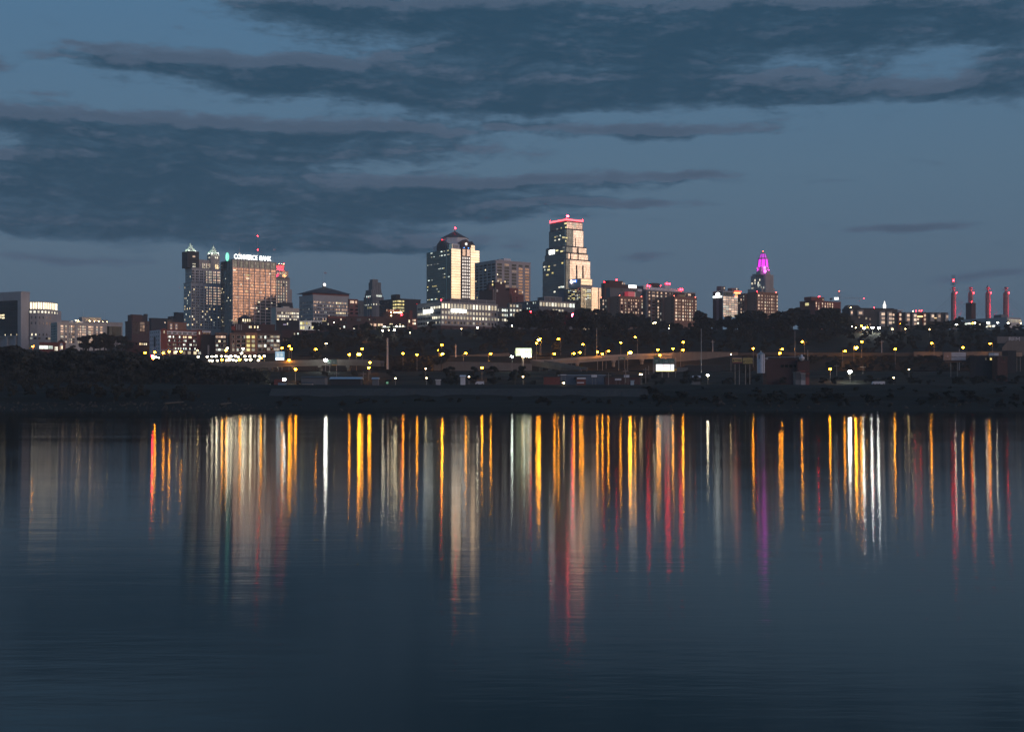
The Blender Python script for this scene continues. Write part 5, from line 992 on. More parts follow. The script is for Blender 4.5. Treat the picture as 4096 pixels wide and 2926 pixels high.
b.grid('R', [b.ux(p) for p in (1480,1486,1498,1502,1515,1521,1528)], [b.z(1297)], 1.5, 2.6, [('peachl',3),('warm',1)]); b.grid('R', [b.ux(p) for p in (1360,1416,1419,1487,1505)], [b.z(1311)], 1.1, 1.8, [('white_l',1),('peachl',1)]); b.part('plant_screen', 'darkconcrete', (b.ux(1427), b.ux(1443), -1, -.01, b.z(1283), b.z(1273)))
b = Bld('restaurant_building', 'low building with strings of orange lights on its terrace, below the black box block', 1525, 1533, 1640, 1252, 1330, 10); b.body('darkbrick'); b.part('upper_room', 'brick', (b.ux(1545), b.ux(1600), 2, 9, b.H+.6, b.z(1236)))
b.grid('R', [b.ux(p) for p in (1548,1564,1574)], [b.z(1240)], 1.2, 2, [('peachl',1),('warm',1)], 2)
for px in (1564,1577,1584,1592,1600,1606): b.beacon(b.ux(px), -.5, b.z(1249)-1, .5, 'lamp_s', .6)
b.beacon(b.ux(1564), -.8, b.z(1261)-1, .45, 'lamp_s', .5); b.beacon(b.ux(1606), -1, b.z(1259)-.8, .8, 'red', .5); b.part('sign', 'metal', (b.ux(1600), b.ux(1613), -.6, -.2, b.z(1262), b.z(1255)))
b.grid('R', [b.ux(p) for p in (1561,1568,1600)], [b.z(1296)], 1.2, 1.4, [('warm',1)])
b = Bld('brick_building', 'small brick building with bright peach windows left of the long low office', 1630, 1636, 1669, 1274, 1240, 14); b.body('brick'); b.part('chimney', 'brick', (1, 4, 3, 6, b.H+.6, b.z(1240))); b.grid('R', [b.ux(1653), b.ux(1660)], [b.z(1279), b.z(1293)], 1.5, 2.0, [('peachl',1),('white_l',1)]); b.win('R', b.ux(1637), b.z(1284), 1.1, 2.6, 'warm')

# ------------------------------------------------------------------ highways, bridges and walls
conc = wall('bridge_concrete', (.17,.155,.14), scale=.25, var=.3); brc = wall('lamplit_ramp_concrete', (.36,.32,.28), scale=.25, var=.3); dimc = wall('dim_wall', (.07,.066,.06), scale=.25, var=.3); asph = wall('asphalt', (.06,.06,.062), scale=.3)  # ramp concrete lightened for lamp glow; dim wall darkened to match its low light
rd = MB(); rd.add([(-900,786,20.98),(900,786,20.98),(900,846,20.98),(-900,846,20.98)], [(0,1,2,3)]); rd.build('highway', asph)['kind'] = 'structure'
lnm = plain('road_paint', (.7,.7,.66), .6); ml = MB()
for y in (789, 815, 817, 843): ml.add([(-900,y,20.985),(900,y,20.985),(900,y+.25,20.985),(-900,y+.25,20.985)], [(0,1,2,3)])
ml.build('road_markings', lnm)['kind'] = 'structure'
rd = MB(); rd.add([(-150,892,33.6),(900,892,33.6),(900,911,33.6),(-150,911,33.6)], [(0,1,2,3)]); rd.build('upper_road', asph)['kind'] = 'structure'
def wall_run(name, label, pts, thick=.8, mat=conc, cap=True, group=None):
    """pts: (px, ytop, ybottom, D)"""
    t = thing(name, label, 'wall', (X(pts[0][0], pts[0][3]), pts[0][3], Z(pts[0][2], pts[0][3])), group=group)
    v = []; cp = []
    for px, a, c, D in pts:
        x = X(px, D)-t.location.x; y = D-t.location.y; z0 = Z(c, D)-t.location.z; z1 = Z(a, D)-t.location.z
        v += [(x,y,z0),(x,y,z1),(x,y+thick,z1),(x,y+thick,z0)]; cp += [(x,y-.2,z1+.003),(x,y-.2,z1+.45),(x,y+thick+.2,z1+.45),(x,y+thick+.2,z1+.003)]
    fs = [(i*4+k, (i+1)*4+k, (i+1)*4+(k+1)%4, i*4+(k+1)%4) for i in range(len(pts)-1) for k in range(4)] + [(0,1,2,3), tuple(len(v)-4+k for k in (3,2,1,0))]
    MB().add(v, fs).build('wall', mat, t)
    if cap: MB().add(cp, fs).build('coping', conc, t)
    return t
def viaduct(name, label, pts, piers, width=11, par=1.1, depth=1.9, pm=conc):
    """pts: (px, y of the parapet top, D) along the near edge"""
    P_ = [at(a, y, D) for a, y, D in pts]; t = thing(name, label, 'bridge', P_[0])
    def strip(off, w, z0, z1):
        v = []
        for i, p in enumerate(P_):
            dv = (P_[min(i+1, len(P_)-1)] - P_[max(i-1, 0)]); nrm = Vector((-dv.y, dv.x, 0)).normalized(); 
            a = p + nrm*off - t.location; c = p + nrm*(off+w) - t.location
            v += [(a.x,a.y,a.z+z0),(a.x,a.y,a.z+z1),(c.x,c.y,c.z+z1),(c.x,c.y,c.z+z0)]
        n = len(P_); return MB().add(v, [(i*4+k, (i+1)*4+k, (i+1)*4+(k+1)%4, i*4+(k+1)%4) for i in range(n-1) for k in range(4)] + [(0,1,2,3), tuple(n*4-4+k for k in (3,2,1,0))])
    strip(.3, width, -par-.6, -par).build('deck', asph, t); strip(0, .28, -par-.75, 0).build('parapet', pm, t); strip(width+.32, .28, -par-.75, 0).build('parapet', pm, t)
    strip(.9, 1.2, -par-.61-depth, -par-.61).build('girder', pm, t); strip(width-1.6, 1.2, -par-.61-depth, -par-.61).build('girder', pm, t)
    for px in piers:
        for (a, y0, d0), (c, y1, d1) in zip(pts, pts[1:]):
            if a <= px <= c:
                s = (px-a)/(c-a); D = d0+(d1-d0)*s; p = at(px, y0+(y1-y0)*s, D) - t.location; g_ = zt(p.x+t.location.x, D+width/2) - t.location.z - 2
                mb = MB(); mb.tube((p.x, p.y+width*.5, g_), (p.x, p.y+width*.5, p.z-par-.62-depth-1.2), 1.15, n=10).build('pier', pm, t)
                MB().box(p.x-1.2, p.x+1.2, p.y+.6, p.y+width-.3, p.z-par-.62-depth-1.19, p.z-par-.62-depth).build('pier_cap', pm, t); break
    return t
viaduct('viaduct', 'long low highway viaduct in front of the car park lights', [(840,1452,776),(1000,1449,778),(1150,1441,782),(1300,1437,785),(1420,1437,785),(1520,1441,783)], (900,990,1080,1173,1278,1390,1470))
viaduct('ramp_bridge', 'curved pale ramp bridge climbing to the right past the lit white billboard', [(2128,1438,862),(2200,1437,858),(2300,1429,856),(2420,1420,858),(2550,1414,864),(2690,1411,874)], (2215,2310,2456,2570,2660), 10, pm=brc)
viaduct('ramp_bridge', 'lower dark ramp dropping to the right under the curved pale ramp', [(2122,1440,826),(2170,1447,806),(2240,1457,792),(2320,1468,784)], (2165,2202,2262), 9)
wall_run('retaining_wall', 'pale retaining wall left of the lit white billboard, trees in front', [(1735,1448,1486,853),(1850,1449,1486,853),(1960,1451,1487,853),(2060,1454,1490,853),(2128,1456,1492,853)])
wall_run('parapet_wall', 'upper road wall behind the bright lamps left of the white billboard', [(1130,1432,1446,890),(1300,1428,1442,890),(1500,1430,1444,890),(1740,1427,1442,890),(1900,1420,1434,890),(2038,1413,1426,890)], .5)
wall_run('retaining_wall', 'ribbed concrete wall tapering away to the right of the ramp bridge', [(2686,1412,1466,876),(2760,1409,1450,880),(2850,1409,1432,884),(2952,1411,1420,888)])
wall_run('parapet_wall', 'dim road wall behind the white silo', [(2952,1411,1424,889),(3100,1408,1422,889),(3300,1410,1426,889),(3480,1410,1424,889),(3655,1410,1424,889)], .5, dimc, False)
wall_run('retaining_wall', 'tan retaining wall behind the wide white and brown billboard', [(3656,1409,1424,887),(3730,1409,1438,886),(3900,1408,1438,886),(4010,1408,1440,886)])
t = wall_run('retaining_wall', 'tall tan retaining wall with white graffiti at the right edge', [(4010,1392,1430,905),(4032,1364,1430,905),(4110,1366,1430,905),(4180,1368,1430,905)])
p = at(4064, 1357, 903) - t.location; MB().box(p.x-12, p.x+12, p.y+3, p.y+4, p.z-2.5, p.z+2.2).build('upper_wall', M['darkconcrete'], t); text('BEM', 4.6, M['white'], t, (p.x, p.y+2.9, p.z), (R(90), 0, 0), .06, 'graffiti')
t = wall_run('flood_wall', 'low grey wall with faint graffiti mural above the levee', [(1098,1548,1566,545),(1189,1548,1566,545)], .5, wall('mural_wall', (.26,.28,.30), scale=1.2, var=.5), False)
t = wall_run('flood_wall', 'short grey wall block with faint graffiti right of the longer mural wall', [(1267,1546,1562,545),(1287,1546,1562,545)], .5, bpy.data.materials['mural_wall'], False)

# ------------------------------------------------------------------ lamps
LAMPM = {}
def lampkit(kind):
    if kind in LAMPM: return LAMPM[kind]
    r = {'o':.72,'O':1.1,'w':.75,'W':1.1,'g':.8,'b':.5,'s':.4,'c':.8}[kind]
    head = MB().ball((0,0,0), r, r, r*.7, 8).mesh('lamp_head', M['lamp_'+kind]); hood = MB().lathe([(r*.9,r*.45),(r*.6,r*.85),(.1,r*1.0)], 8).mesh('hood', M['darkmetal'])
    arm = MB().tube((0,0,0),(1,0,.12),.09,n=5).mesh('arm', M['pole']); pole = MB().tube((0,0,0),(0,0,1),.17,.10,6).mesh('pole', M['pole'])
    LAMPM[kind] = (head, hood, arm, pole, r); return LAMPM[kind]
def lamp(px, py, kind, label, group, pole=None, want=9.0, side=0, lo=600, hi=1450, D=None):
    """search the ray for the distance where the lamp stands about `want` metres above the ground"""
    if D is None:
        D = min(range(lo, hi, 4), key=lambda q: abs(Z(py, q) - zt(X(px, q), q) - want))
    p = at(px, py, D); g_ = zt(p.x, D); h = max(3.0, p.z - g_) if pole is None else pole
    head, hood, arm, pol, r = lampkit(kind)
    t = thing('street_lamp' if kind in 'oOs' else 'flood_lamp', label, 'lamp', (p.x + side*1.6, D+.01, p.z-h), group=group)
    o = link('pole', pol, t, (0,0,0)); o.scale = (1,1,h+.4)
    if side: o = link('arm', arm, t, (0,0,h+.15)); o.scale = (-side*1.6,1,1)
    hd = link('lamp_head', head, t, (-side*1.6, 0, h)); link('hood', hood, hd)
    return t
ORD = ['leftmost'] + [f'{a} from left' for a in ('second','third','fourth','fifth','sixth','seventh','eighth','ninth','tenth','eleventh','twelfth','thirteenth','fourteenth','fifteenth','sixteenth','seventeenth','eighteenth','nineteenth','twentieth')]
def lampset(lst, phrase, group, **kw):
    lst = sorted(lst)
    for i, e in enumerate(lst):
        side = e[3] if len(e) > 3 else 0; lab = e[4] if len(e) > 4 else phrase.format(ORD[i])
        lamp(e[0], e[1], e[2], lab, group, side=side, **kw)
lampset([(793,1426,'c'),(829,1426,'c'),(848,1425,'c'),(865,1424,'w'),(886,1424,'c'),(904,1424,'c'),(915,1426,'c'),(924,1424,'w'),(941,1423,'c'),(953,1427,'c'),(980,1424,'c'),(999,1424,'c'),(1019,1423,'c'),(1037,1424,'c'),(1057,1423,'c')], 'white lamp, {} in the upper row over the car park', 'car park lamps, upper row', want=6, lo=830, hi=920)
lampset([(839,1441,'c'),(849,1442,'c'),(870,1441,'c'),(888,1438,'o'),(907,1440,'c'),(918,1438,'c'),(932,1438,'c'),(945,1441,'c'),(959,1438,'o'),(984,1438,'c'),(1002,1437,'w'),(1034,1440,'c'),(1043,1431,'o')], 'glowing lamp, {} in the lower row over the car park', 'car park lamps, lower row', want=5, lo=790, hi=830)
lampset([(910,1392,'w'),(973,1393,'w'),(966,1412,'w'),(903,1401,'o',0,'small orange lamp beside the tall pale lamp in front of the lofts')], 'tall pale lamp, {} in front of the brick lofts', 'tall lamps by the lofts', want=14, lo=850, hi=930)
lampset([(619,1408,'o'),(653,1412,'o'),(677,1405,'o'),(724,1405,'o'),(580,1410,'o'),(706,1406,'s'),(790,1401,'s')], 'orange street lamp, {} at the foot of the red and white lofts', 'street lamps by the red lofts', want=8, lo=850, hi=945)
lampset([(131,1385,'o')], 'orange lamp near the courthouse corner, left edge', 'street lamps by the red lofts', want=7, lo=900, hi=1140)
for px, py, k, lab in ((622,1427,'w','glaring white light, left of the cluster below the white lofts'),(632,1430,'w','glaring white light, right of the cluster below the white lofts'),(610,1424,'red','small red light in the cluster below the white lofts'),(680,1427,'w','white light low in front of the red lofts'),(614,1430,'O','orange light under the glaring cluster below the white lofts')):
    if k == 'red':
        M['lamp_red'] = glow('red_signal_lens', (1,.02,.035), 330); LAMPM['red'] = (MB().ball((0,0,0), .8, n=8).mesh('lamp_head', M['lamp_red']), *lampkit('o')[1:]); lamp(px, py, 'red', lab, 'lights below the white lofts', want=4, lo=800, hi=900)
    else: lamp(px, py, k, lab, 'lights below the white lofts', want=4, lo=800, hi=900)
lampset([(1128,1391,'o'),(1157,1384,'o'),(1165,1395,'o'),(1264,1396,'o',-1),(1397,1417,'o'),(1436,1416,'O',-1),(1449,1394,'o'),(1612,1413,'o'),(1668,1418,'o'),(1767,1379,'o'),(1755,1400,'o'),(1771,1415,'O',-1),(1863,1412,'o',-1),(1963,1414,'o',-1)], 'orange lamp, {} along the highway left of the lit billboard', 'orange lamps on the left highway', want=11, lo=800, hi=960)
lampset([(2155,1358,'O',1),(2160,1354,'o'),(2146,1372,'o'),(2234,1355,'o',1),(2218,1414,'o',-1),(2296,1413,'o',-1),(2321,1409,'o',-1),(2331,1377,'o',1),(2390,1407,'o'),(2410,1415,'o'),(2434,1404,'o',-1),(2483,1369,'o'),(2521,1410,'O',-1),(2541,1348,'o',1),(2631,1398,'o'),(2639,1420,'o'),(2692,1394,'o'),(2733,1368,'o'),(2732,1399,'o',-1)], 'orange lamp, {} among those over the ramp bridge', 'orange lamps over the ramp bridge', want=12, lo=800, hi=990)
lampset([(3013,1393,'o'),(3129,1396,'o',-1),(3119,1412,'o'),(3209,1366,'o',1),(3380,1403,'o',-1),(3425,1390,'O',-1),(3447,1366,'o'),(3581,1395,'o'),(3727,1372,'o',1),(3852,1389,'o'),(3961,1373,'o',1)], 'orange lamp, {} along the road right of the yellow billboards', 'orange lamps on the right highway', want=12, lo=800, hi=990)
lampset([(1156,1440,'o'),(1182,1476,'o'),(1254,1526,'o'),(1480,1449,'o'),(1475,1470,'o'),(1703,1474,'s'),(1928,1470,'o'),(3321,1475,'o'),(2924,1416,'s')], 'small orange lamp, {} on the low ground before the highway', 'low orange lamps near the levee', want=7, lo=600, hi=830)
lampset([(1136,1517,'W',0,'glaring white floodlight above the levee mural wall'),(1302,1439,'W',0,'glaring white light beside the green signs on the viaduct'),(2048,1425,'g',0,'greenish lamp left of the lit white billboard'),(1876,1506,'s'),(1582,1512,'s'),(1706,1511,'s'),(2092,1506,'s'),(2200,1526,'w',0,'white floodlight, lower of two by the red brick shed'),(2226,1513,'w',0,'white floodlight, upper of two by the red brick shed'),(2255,1531,'s'),(2831,1500,'w',0,'lone white lamp below the yellow billboards'),(3400,1486,'W',0,'glaring white lamp low at right below the biggest orange star lamp'),(2560,1496,'s'),(2567,1496,'s'),(3575,1510,'s'),(3636,1477,'s')], 'small white lamp, {} on the low riverside ground', 'white lamps on the riverside ground', want=6, lo=560, hi=830)
lampset([(1530,1322,'w'),(1555,1320,'s'),(1577,1319,'w'),(1465,1325,'w'),(1465,1341,'o'),(1457,1306,'b',0,'bright blue light on the dark street left of the lit awnings'),(1336,1289,'s'),(1640,1330,'s'),(1290,1380,'s'),(1302,1374,'s'),(1307,1374,'s')], 'street light, {} on the dark slope below the black box block', 'lights on the left hillside', want=5, lo=960, hi=1300)
lampset([(1538,1306,'w'),(1552,1307,'w'),(1567,1306,'w'),(1586,1304,'w'),(1600,1305,'w'),(1612,1303,'s')], 'white market lamp, {} in the glowing strip of awnings', 'market lamps by the awnings', want=5, lo=1100, hi=1290)
lampset([(2040,1292,'w'),(2050,1302,'w'),(1910,1310,'w'),(2122,1285,'o'),(2137,1281,'o'),(2148,1287,'o'),(2359,1284,'s'),(2442,1272,'s'),(2524,1296,'s'),(2620,1289,'w'),(2679,1301,'s'),(2675,1313,'s'),(2613,1292,'s'),(2650,1302,'s'),(2231,1290,'s'),(2258,1290,'s'),(1845,1315,'s')], 'small lamp, {} on the wooded bluff under the towers', 'lamps on the wooded bluff', want=5, lo=980, hi=1240)
lampset([(3078,1296,'s'),(3010,1280,'s'),(3230,1268,'s'),(3237,1323,'s'),(3316,1314,'s'),(3358,1307,'s'),(3362,1302,'s'),(3445,1302,'o'),(3456,1311,'W'),(3469,1307,'o'),(3490,1310,'W'),(3515,1310,'W'),(3423,1310,'s'),(3408,1305,'s')], 'lamp, {} on the bluff left of the dark apartment row', 'lamps on the right bluff', want=5, lo=960, hi=1170)
lampset([(3604,1295,'o'),(3622,1315,'s'),(3718,1317,'s'),(3825,1297,'w'),(3570,1317,'s'),(3890,1292,'o'),(3900,1291,'w'),(3951,1290,'w'),(3991,1290,'w'),(4033,1292,'w'),(4083,1292,'s')], 'lamp, {} along the foot of the right-hand buildings', 'lamps before the convention building', want=6, lo=980, hi=1250)
t = thing('beacon_post', 'big red beacon on the dark treetops below the low lit office', 'beacon', at(2292, 1262, 1060)); MB().tube((0,0,-14),(0,0,0),.15,n=5).build('pole', M['pole'], t); MB().ball((0,0,.3), 1.3, n=8).build('lens', glow('big_red_lens', (1,.03,.07), 120), t)
t = thing('beacon_post', 'small red light on the treetops left of the big red beacon', 'beacon', at(2123, 1247, 1060)); MB().tube((0,0,-12),(0,0,0),.12,n=5).build('pole', M['pole'], t); MB().ball((0,0,.2), .55, n=8).build('lens', M['red'], t)
aw = thing('awning', 'long glowing white market awning on the dark slope', 'awning', at(1560, 1309, 1120)); MB().add([(X(1512,1120)-aw.location.x,-1,-.4),(X(1622,1120)-aw.location.x,-1,.4),(X(1618,1120)-aw.location.x,3,1.3),(X(1520,1120)-aw.location.x,3,.8)],[(0,1,2,3)]).build('canopy', litwin('awning_lit', (.95,1,.75), 1.1), aw); MB().box(-9,-8.8,0,.2,-5,.2).build('post', M['pole'], aw); MB().box(8,8.2,0,.2,-5,.4).build('post', M['pole'], aw)

# tall poles and masts
def pole(px, y0, y1, D, r, label, mat='pole', name='utility_pole', cross=False):
    t = thing(name, label, 'pole', at(px, y1, D)); h = (y1-y0)/F*D
    MB().tube((0,0,-1),(0,0,h), r, r*.7, 6).build('shaft', M[mat], t)
    if cross: MB().box(-1.4,1.4,-.1,.1,h-1.2,h-.95).build('crossarm', M[mat], t)
    return t
for i, (px, y0, y1, D, r, lab, mat, cr) in enumerate(((1550,1351,1470,820,.75,'thick pale post of a tall sign seen edge-on, above the dark slope','concrete',0),(1823,1378,1422,880,.6,'short thick pale mast left of the lit white billboard','concrete',0),(2387,1310,1417,860,.22,'tall thin pole rising behind the ramp bridge','metal',0),(2805,1314,1484,700,.22,'tall thin dark pole left of the yellow billboards','metal',0),(2851,1360,1410,885,.35,'short pale pole on the tapering wall','concrete',1),
    (3180,1324,1430,860,.18,'thin mast behind the pipe of the white silo','metal',0),(3231,1399,1475,700,.3,'dark thin post at the right corner of the brick silo shed','pole',0),(3527,1360,1408,890,.3,'pale post of the sign frame on the right hillside','concrete',1),(3837,1395,1474,760,.28,'double pale pole in front of the wide billboard','metal',0),(2583,1469,1523,620,.2,'wooden pole in the yard below the gantry signs','pole',1),(2595,1462,1489,700,.18,'short pole just left of the bright screen','pole',0),(2434,1491,1534,600,.18,'thin pole among the riverside sheds','pole',1),(2503,1475,1522,620,.2,'pole beside the white sheet signs','pole',1),(1453,1485,1512,640,.2,'wooden pole beside the shed with bright roof','pole',1),(1346,1485,1520,640,.2,'wooden pole left of the shed with bright roof','pole',1),(3347,1455,1495,700,.16,'thin pole between brick shed and star lamp','pole',1),(3452,1460,1487,720,.16,'thin pole right of the glaring low white lamp','pole',1))):
    pole(px, y0, y1, D, r, lab, mat, cross=cr)

# ------------------------------------------------------------------ billboards and signs
def board(name, label, px0, px1, y0, y1, D, face, posts=((.3,.5),), cat='billboard', catwalk=True, drop=None, rz=0):
    c = at((px0+px1)/2, y1, D); t = thing(name, label, cat, c, rz); w = (px1-px0)/F*D; h = (y1-y0)/F*D
    MB().box(-w/2, w/2, -.2, .2, 0, h).build('panel', face, t)
    fr_ = MB(); fr_.box(-w/2-.25, w/2+.25, .21, .6, -.25, h+.25); fr_.build('frame', M['darkmetal'], t)
    if catwalk: MB().box(-w/2, w/2, -1.2, -.25, -.45, -.28).build('catwalk', M['darkmetal'], t)
    g_ = drop if drop is not None else max(2, c.z - zt(c.x, D) + 1)
    for u, r in posts: MB().tube((-w/2+u*w, .9, -g_), (-w/2+u*w, .9, h*.8), r, n=8).build('post', M['pole'], t)
    return t, w, h
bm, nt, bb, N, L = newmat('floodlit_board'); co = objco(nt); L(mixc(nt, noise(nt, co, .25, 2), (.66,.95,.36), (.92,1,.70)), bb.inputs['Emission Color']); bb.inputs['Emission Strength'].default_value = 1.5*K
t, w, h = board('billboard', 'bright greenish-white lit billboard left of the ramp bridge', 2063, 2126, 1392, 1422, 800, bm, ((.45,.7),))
ft = glow('washed_out_letter', (.70,.75,.3), .9, False); text('BO', 2.4, ft, t, (-w*.4, -.24, h*.46), (R(90),0,0), .03); text('NCE', 2.4, ft, t, (w*.32, -.24, h*.46), (R(90),0,0), .03); text('BE', .9, ft, t, (-w*.42, -.24, h*.84), (R(90),0,0), .03)  # overexposure put into the letters as a faint glowing colour
for k in range(5): MB().ball((-w*.1+k*w*.14, -1.6, -.6), .35, n=6).build('lamp', M['lamp_g'] if k in (1,3) else M['lamp_s'], t)
t, w, h = board('screen_billboard', 'white glowing electronic billboard under the green gantry signs', 2624, 2696, 1456, 1482, 735, M['darkmetal'], ((.35,.35),(.7,.35)))
for a, c, m_ in ((-.5,-.13,glow('screen_white', (.95,.97,1), 1.7)),(-.10,.27,glow('screen_pink', (1,.86,.9), 1.5)),(.30,.5,glow('screen_grey', (.8,.85,.9), 1.4))): MB().box(a*w, c*w, -.3, -.205, .1, h-.1).build('screen', m_, t)
MB().box(-.08*w, .2*w, -.34, -.305, h*.62, h*.86).build('screen_banner', glow('screen_red', (1,.45,.4), 2), t); MB().box(-w/2, w/2, -.9, -.4, -.3, -.1).build('lamp_strip', glow('strip_lamp', (1,.75,.3), 4), t)
t, w, h = board('screen_billboard', 'blue electronic billboard showing two round portraits, beside the car park', 1101, 1138, 1405, 1440, 800, glow('screen_blue', (.14,.40,.62), .75), ((.3,.4),(.7,.4)))
for u in (-.2, .2):
    MB().add([(u*w+.85*math.cos(q_), -.24, h*.60+1.15*math.sin(q_)) for q_ in lin(0,2*math.pi,17)[:-1]], [tuple(range(16))]).build('portrait', glow('portrait_pale', (.55,.72,.78), .9, False) if u < 0 else bpy.data.materials['portrait_pale'], t)
MB().box(-w*.42, w*.42, -.25, -.205, h*.06, h*.28).build('caption_band', glow('screen_band', (.85,.98,1), 5), t); MB().box(-w*.4, w*.4, -.24, -.205, h*.86, h*.93).build('caption_band', glow('screen_band_dim', (.5,.75,.85), .8, False), t)
yb = wall('yellow_board', (.60,.45,.16), var=.1); rb = plain('red_print', (.30,.06,.08), .7); kb = plain('black_print', (.05,.035,.03), .7)
t, w, h = board('billboard', 'faded yellow and pink billboard with dark lettering bar, left of its yellow twin', 2930, 2968, 1429, 1452, 690, yb, ((.3,.2),(.75,.2)))
MB().box(-w/2+.02, w/2-.02, -.24, -.205, .05, h*.22).build('red_strip', rb, t); MB().box(-w/2+.02, w/2-.02, -.24, -.205, h*.82, h-.05).build('pink_strip', plain('pink_print', (.5,.28,.24), .7), t); MB().box(-w*.25, w*.42, -.24, -.205, h*.48, h*.62).build('text_bar', kb, t); MB().box(w*.1, w*.38, -.24, -.205, h*.30, h*.38).build('text_bar', kb, t); MB().ball((-w*.38, -.2, h*.5), .4, .05, .6).build('printed_figure', kb, t)
t, w, h = board('billboard', 'yellow billboard reading LICENSED AGENTS in slanted letters', 2972, 3010, 1431, 1454, 690, yb, ((.3,.2),(.75,.2)))
text('LICENSED', .92, kb, t, (w*.06, -.24, h*.62), (R(90), R(-8), 0), .02); text('AGENTS', .92, kb, t, (w*.18, -.24, h*.34), (R(90), R(-8), 0), .02); MB().ball((-w*.4, -.2, h*.35), .25, .05, .6).build('printed_figure', kb, t); MB().box(w*.25, w*.45, -.24, -.205, .12, .26).build('text_bar', kb, t)
t, w, h = board('billboard', 'wide billboard with brown picture and white panel at right', 3774, 3863, 1409, 1440, 740, wall('white_board', (.58,.55,.57), var=.08), ((.35,.3),(.65,.3)))
MB().box(-w/2, -w*.15, -.26, -.205, 0, h).build('brown_picture', wall('brown_print', (.42,.25,.18), scale=.8, var=.5), t); MB().ball((-w*.32, -.22, h*.5), .8, .06, .75).build('printed_figure', plain('pink_spot', (.62,.42,.36), .7), t)
text('Disability  Resources', 1.02, kb, t, (w*.17, -.24, h*.42), (R(90),0,0), .02, sx=1.02); text('Contact Today', .8, plain('grey_print', (.3,.26,.3), .7), t, (w*.15, -.24, h*.14), (R(90),0,0), .02); MB().box(w*.02, w*.32, -.24, -.205, h*.74, h*.78).build('text_bar', bpy.data.materials['grey_print'], t); MB().box(-w*.44, w*.3, -.3, .1, -1.25, -.5).build('base_panel', 'x' and M['brownbrick'], t)
gs = plain('sign_green', (.03,.12,.085), .5); wp_ = plain('sign_white', (.55,.58,.56), .6); ys_ = plain('sign_yellow', (.75,.42,.05), .5)
def road_sign(label, px0, px1, y0, y1, D, bars, posts=((.5,.12),), mat=gs):
    t, w, h = board('road_sign', label, px0, px1, y0, y1, D, mat, posts, 'road sign', False)
    bd = MB(); bd.box(-w/2, w/2, -.22, -.205, h-.12, h); bd.box(-w/2, w/2, -.22, -.205, 0, .12); bd.box(-w/2, -w/2+.12, -.22, -.205, .13, h-.13); bd.box(w/2-.12, w/2, -.22, -.205, .13, h-.13); bd.build('border', wp_, t)
    for k in range(bars): MB().box(-w*.34, w*.34 - (k % 2)*w*.12, -.23, -.205, h*(.22+.6*k/max(1,bars)), h*(.22+.6*k/max(1,bars))+.22).build('legend_bar', wp_, t)
    return t, w, h
road_sign('small green road sign left of the larger green sign on the viaduct', 1311, 1325, 1440, 1455, 772, 2)
t, w, h = road_sign('large green road sign with orange strip under it on the viaduct', 1328, 1347, 1438, 1456, 772, 3, ((.9,.2),)); MB().box(-w/2, w/2, -.1, .1, -.75, -.26).build('orange_strip', ys_, t)
road_sign('green road sign under the ramp bridge beside the biggest ramp lamp', 2475, 2500, 1427, 1437, 800, 2, ((.02,.2),(.98,.12)))
road_sign('green gantry sign with route shields, leftmost of four above the bright screen', 2617, 2637, 1430, 1455, 760, 3, ((.0,.2),)); road_sign('small green gantry sign, second of four above the bright screen', 2640, 2654, 1435, 1455, 760, 2, ((.5,.1),)); road_sign('green gantry sign, third of four above the bright screen', 2656, 2677, 1436, 1453, 760, 3, ((.5,.1),)); t, w, h = road_sign('green gantry sign with yellow strip, rightmost of four above the bright screen', 2679, 2697, 1434, 1451, 760, 2, ((.5,.1),)); MB().box(-w/2, w/2, -.1, .1, -.8, -.26).build('yellow_strip', ys_, t)
g_ = thing('sign_gantry', 'thin steel gantry carrying the four green signs', 'gantry', at(2658, 1490, 762)); wg = 90/F*762
for s in (-1, 1): MB().tube((s*wg/2,0,-1),(s*wg/2,0,60/F*762),.2,n=6).build('post', M['metal'], g_)
MB().box(-wg/2, wg/2, -.15, .15, 7.6, 8.0).build('beam', M['metal'], g_); MB().box(-wg/2, wg/2, -.15, .15, 5.6, 5.9).build('beam', M['metal'], g_)
t, w, h = board('road_sign', 'small yellow warning sign right of the bright screen', 2698, 2707, 1473, 1482, 735, ys_, ((.5,.1),), 'road sign', False)
t, w, h = board('road_sign', 'tiny green lit sign by the river below the dark slope', 1545, 1553, 1526, 1534, 600, glow('green_sign', (.12,.4,.2), .7), ((.5,.1),), 'sign', False)
t, w, h = board('road_sign', 'small yellow notice above the gantry signs', 2617, 2631, 1421, 1427, 765, ys_, ((.1,.1),), 'road sign', False)

# ------------------------------------------------------------------ riverside sheds, silo and yard things
def shed(name, label, px0, px1, y0, y1, D, mat, roof='flat', dep=12, roofmat='roof', group=None, cat='shed'):
    c = at((px0+px1)/2, y1, D); t = thing(name, label, cat, c, 0, group); w = (px1-px0)/F*D; h = (y1-y0)/F*D; g0 = min(-.5, zt(c.x, D)-c.z-1)
    MB().box(-w/2, w/2, 0, dep, g0, h).build('wall', M[mat] if isinstance(mat, str) else mat, t); rm = M[roofmat] if isinstance(roofmat, str) else roofmat
    if roof == 'flat': MB().box(-w/2-.3, w/2+.3, -.3, dep+.3, h+.003, h+.35).build('roof', rm, t)
    else: MB().add([(-w/2-.4,-.5,h),(w/2+.4,-.5,h),(w/2+.4,dep/2,h+roof),(-w/2-.4,dep/2,h+roof),(w/2+.4,dep+.5,h),(-w/2-.4,dep+.5,h)], [(0,1,2,3),(3,2,4,5),(0,3,5),(1,4,2),(0,5,4,1)]).build('roof', rm, t)
    return t, w, h
bluer = plain('pale_blue_roof', (.34,.42,.52), .35, .4)
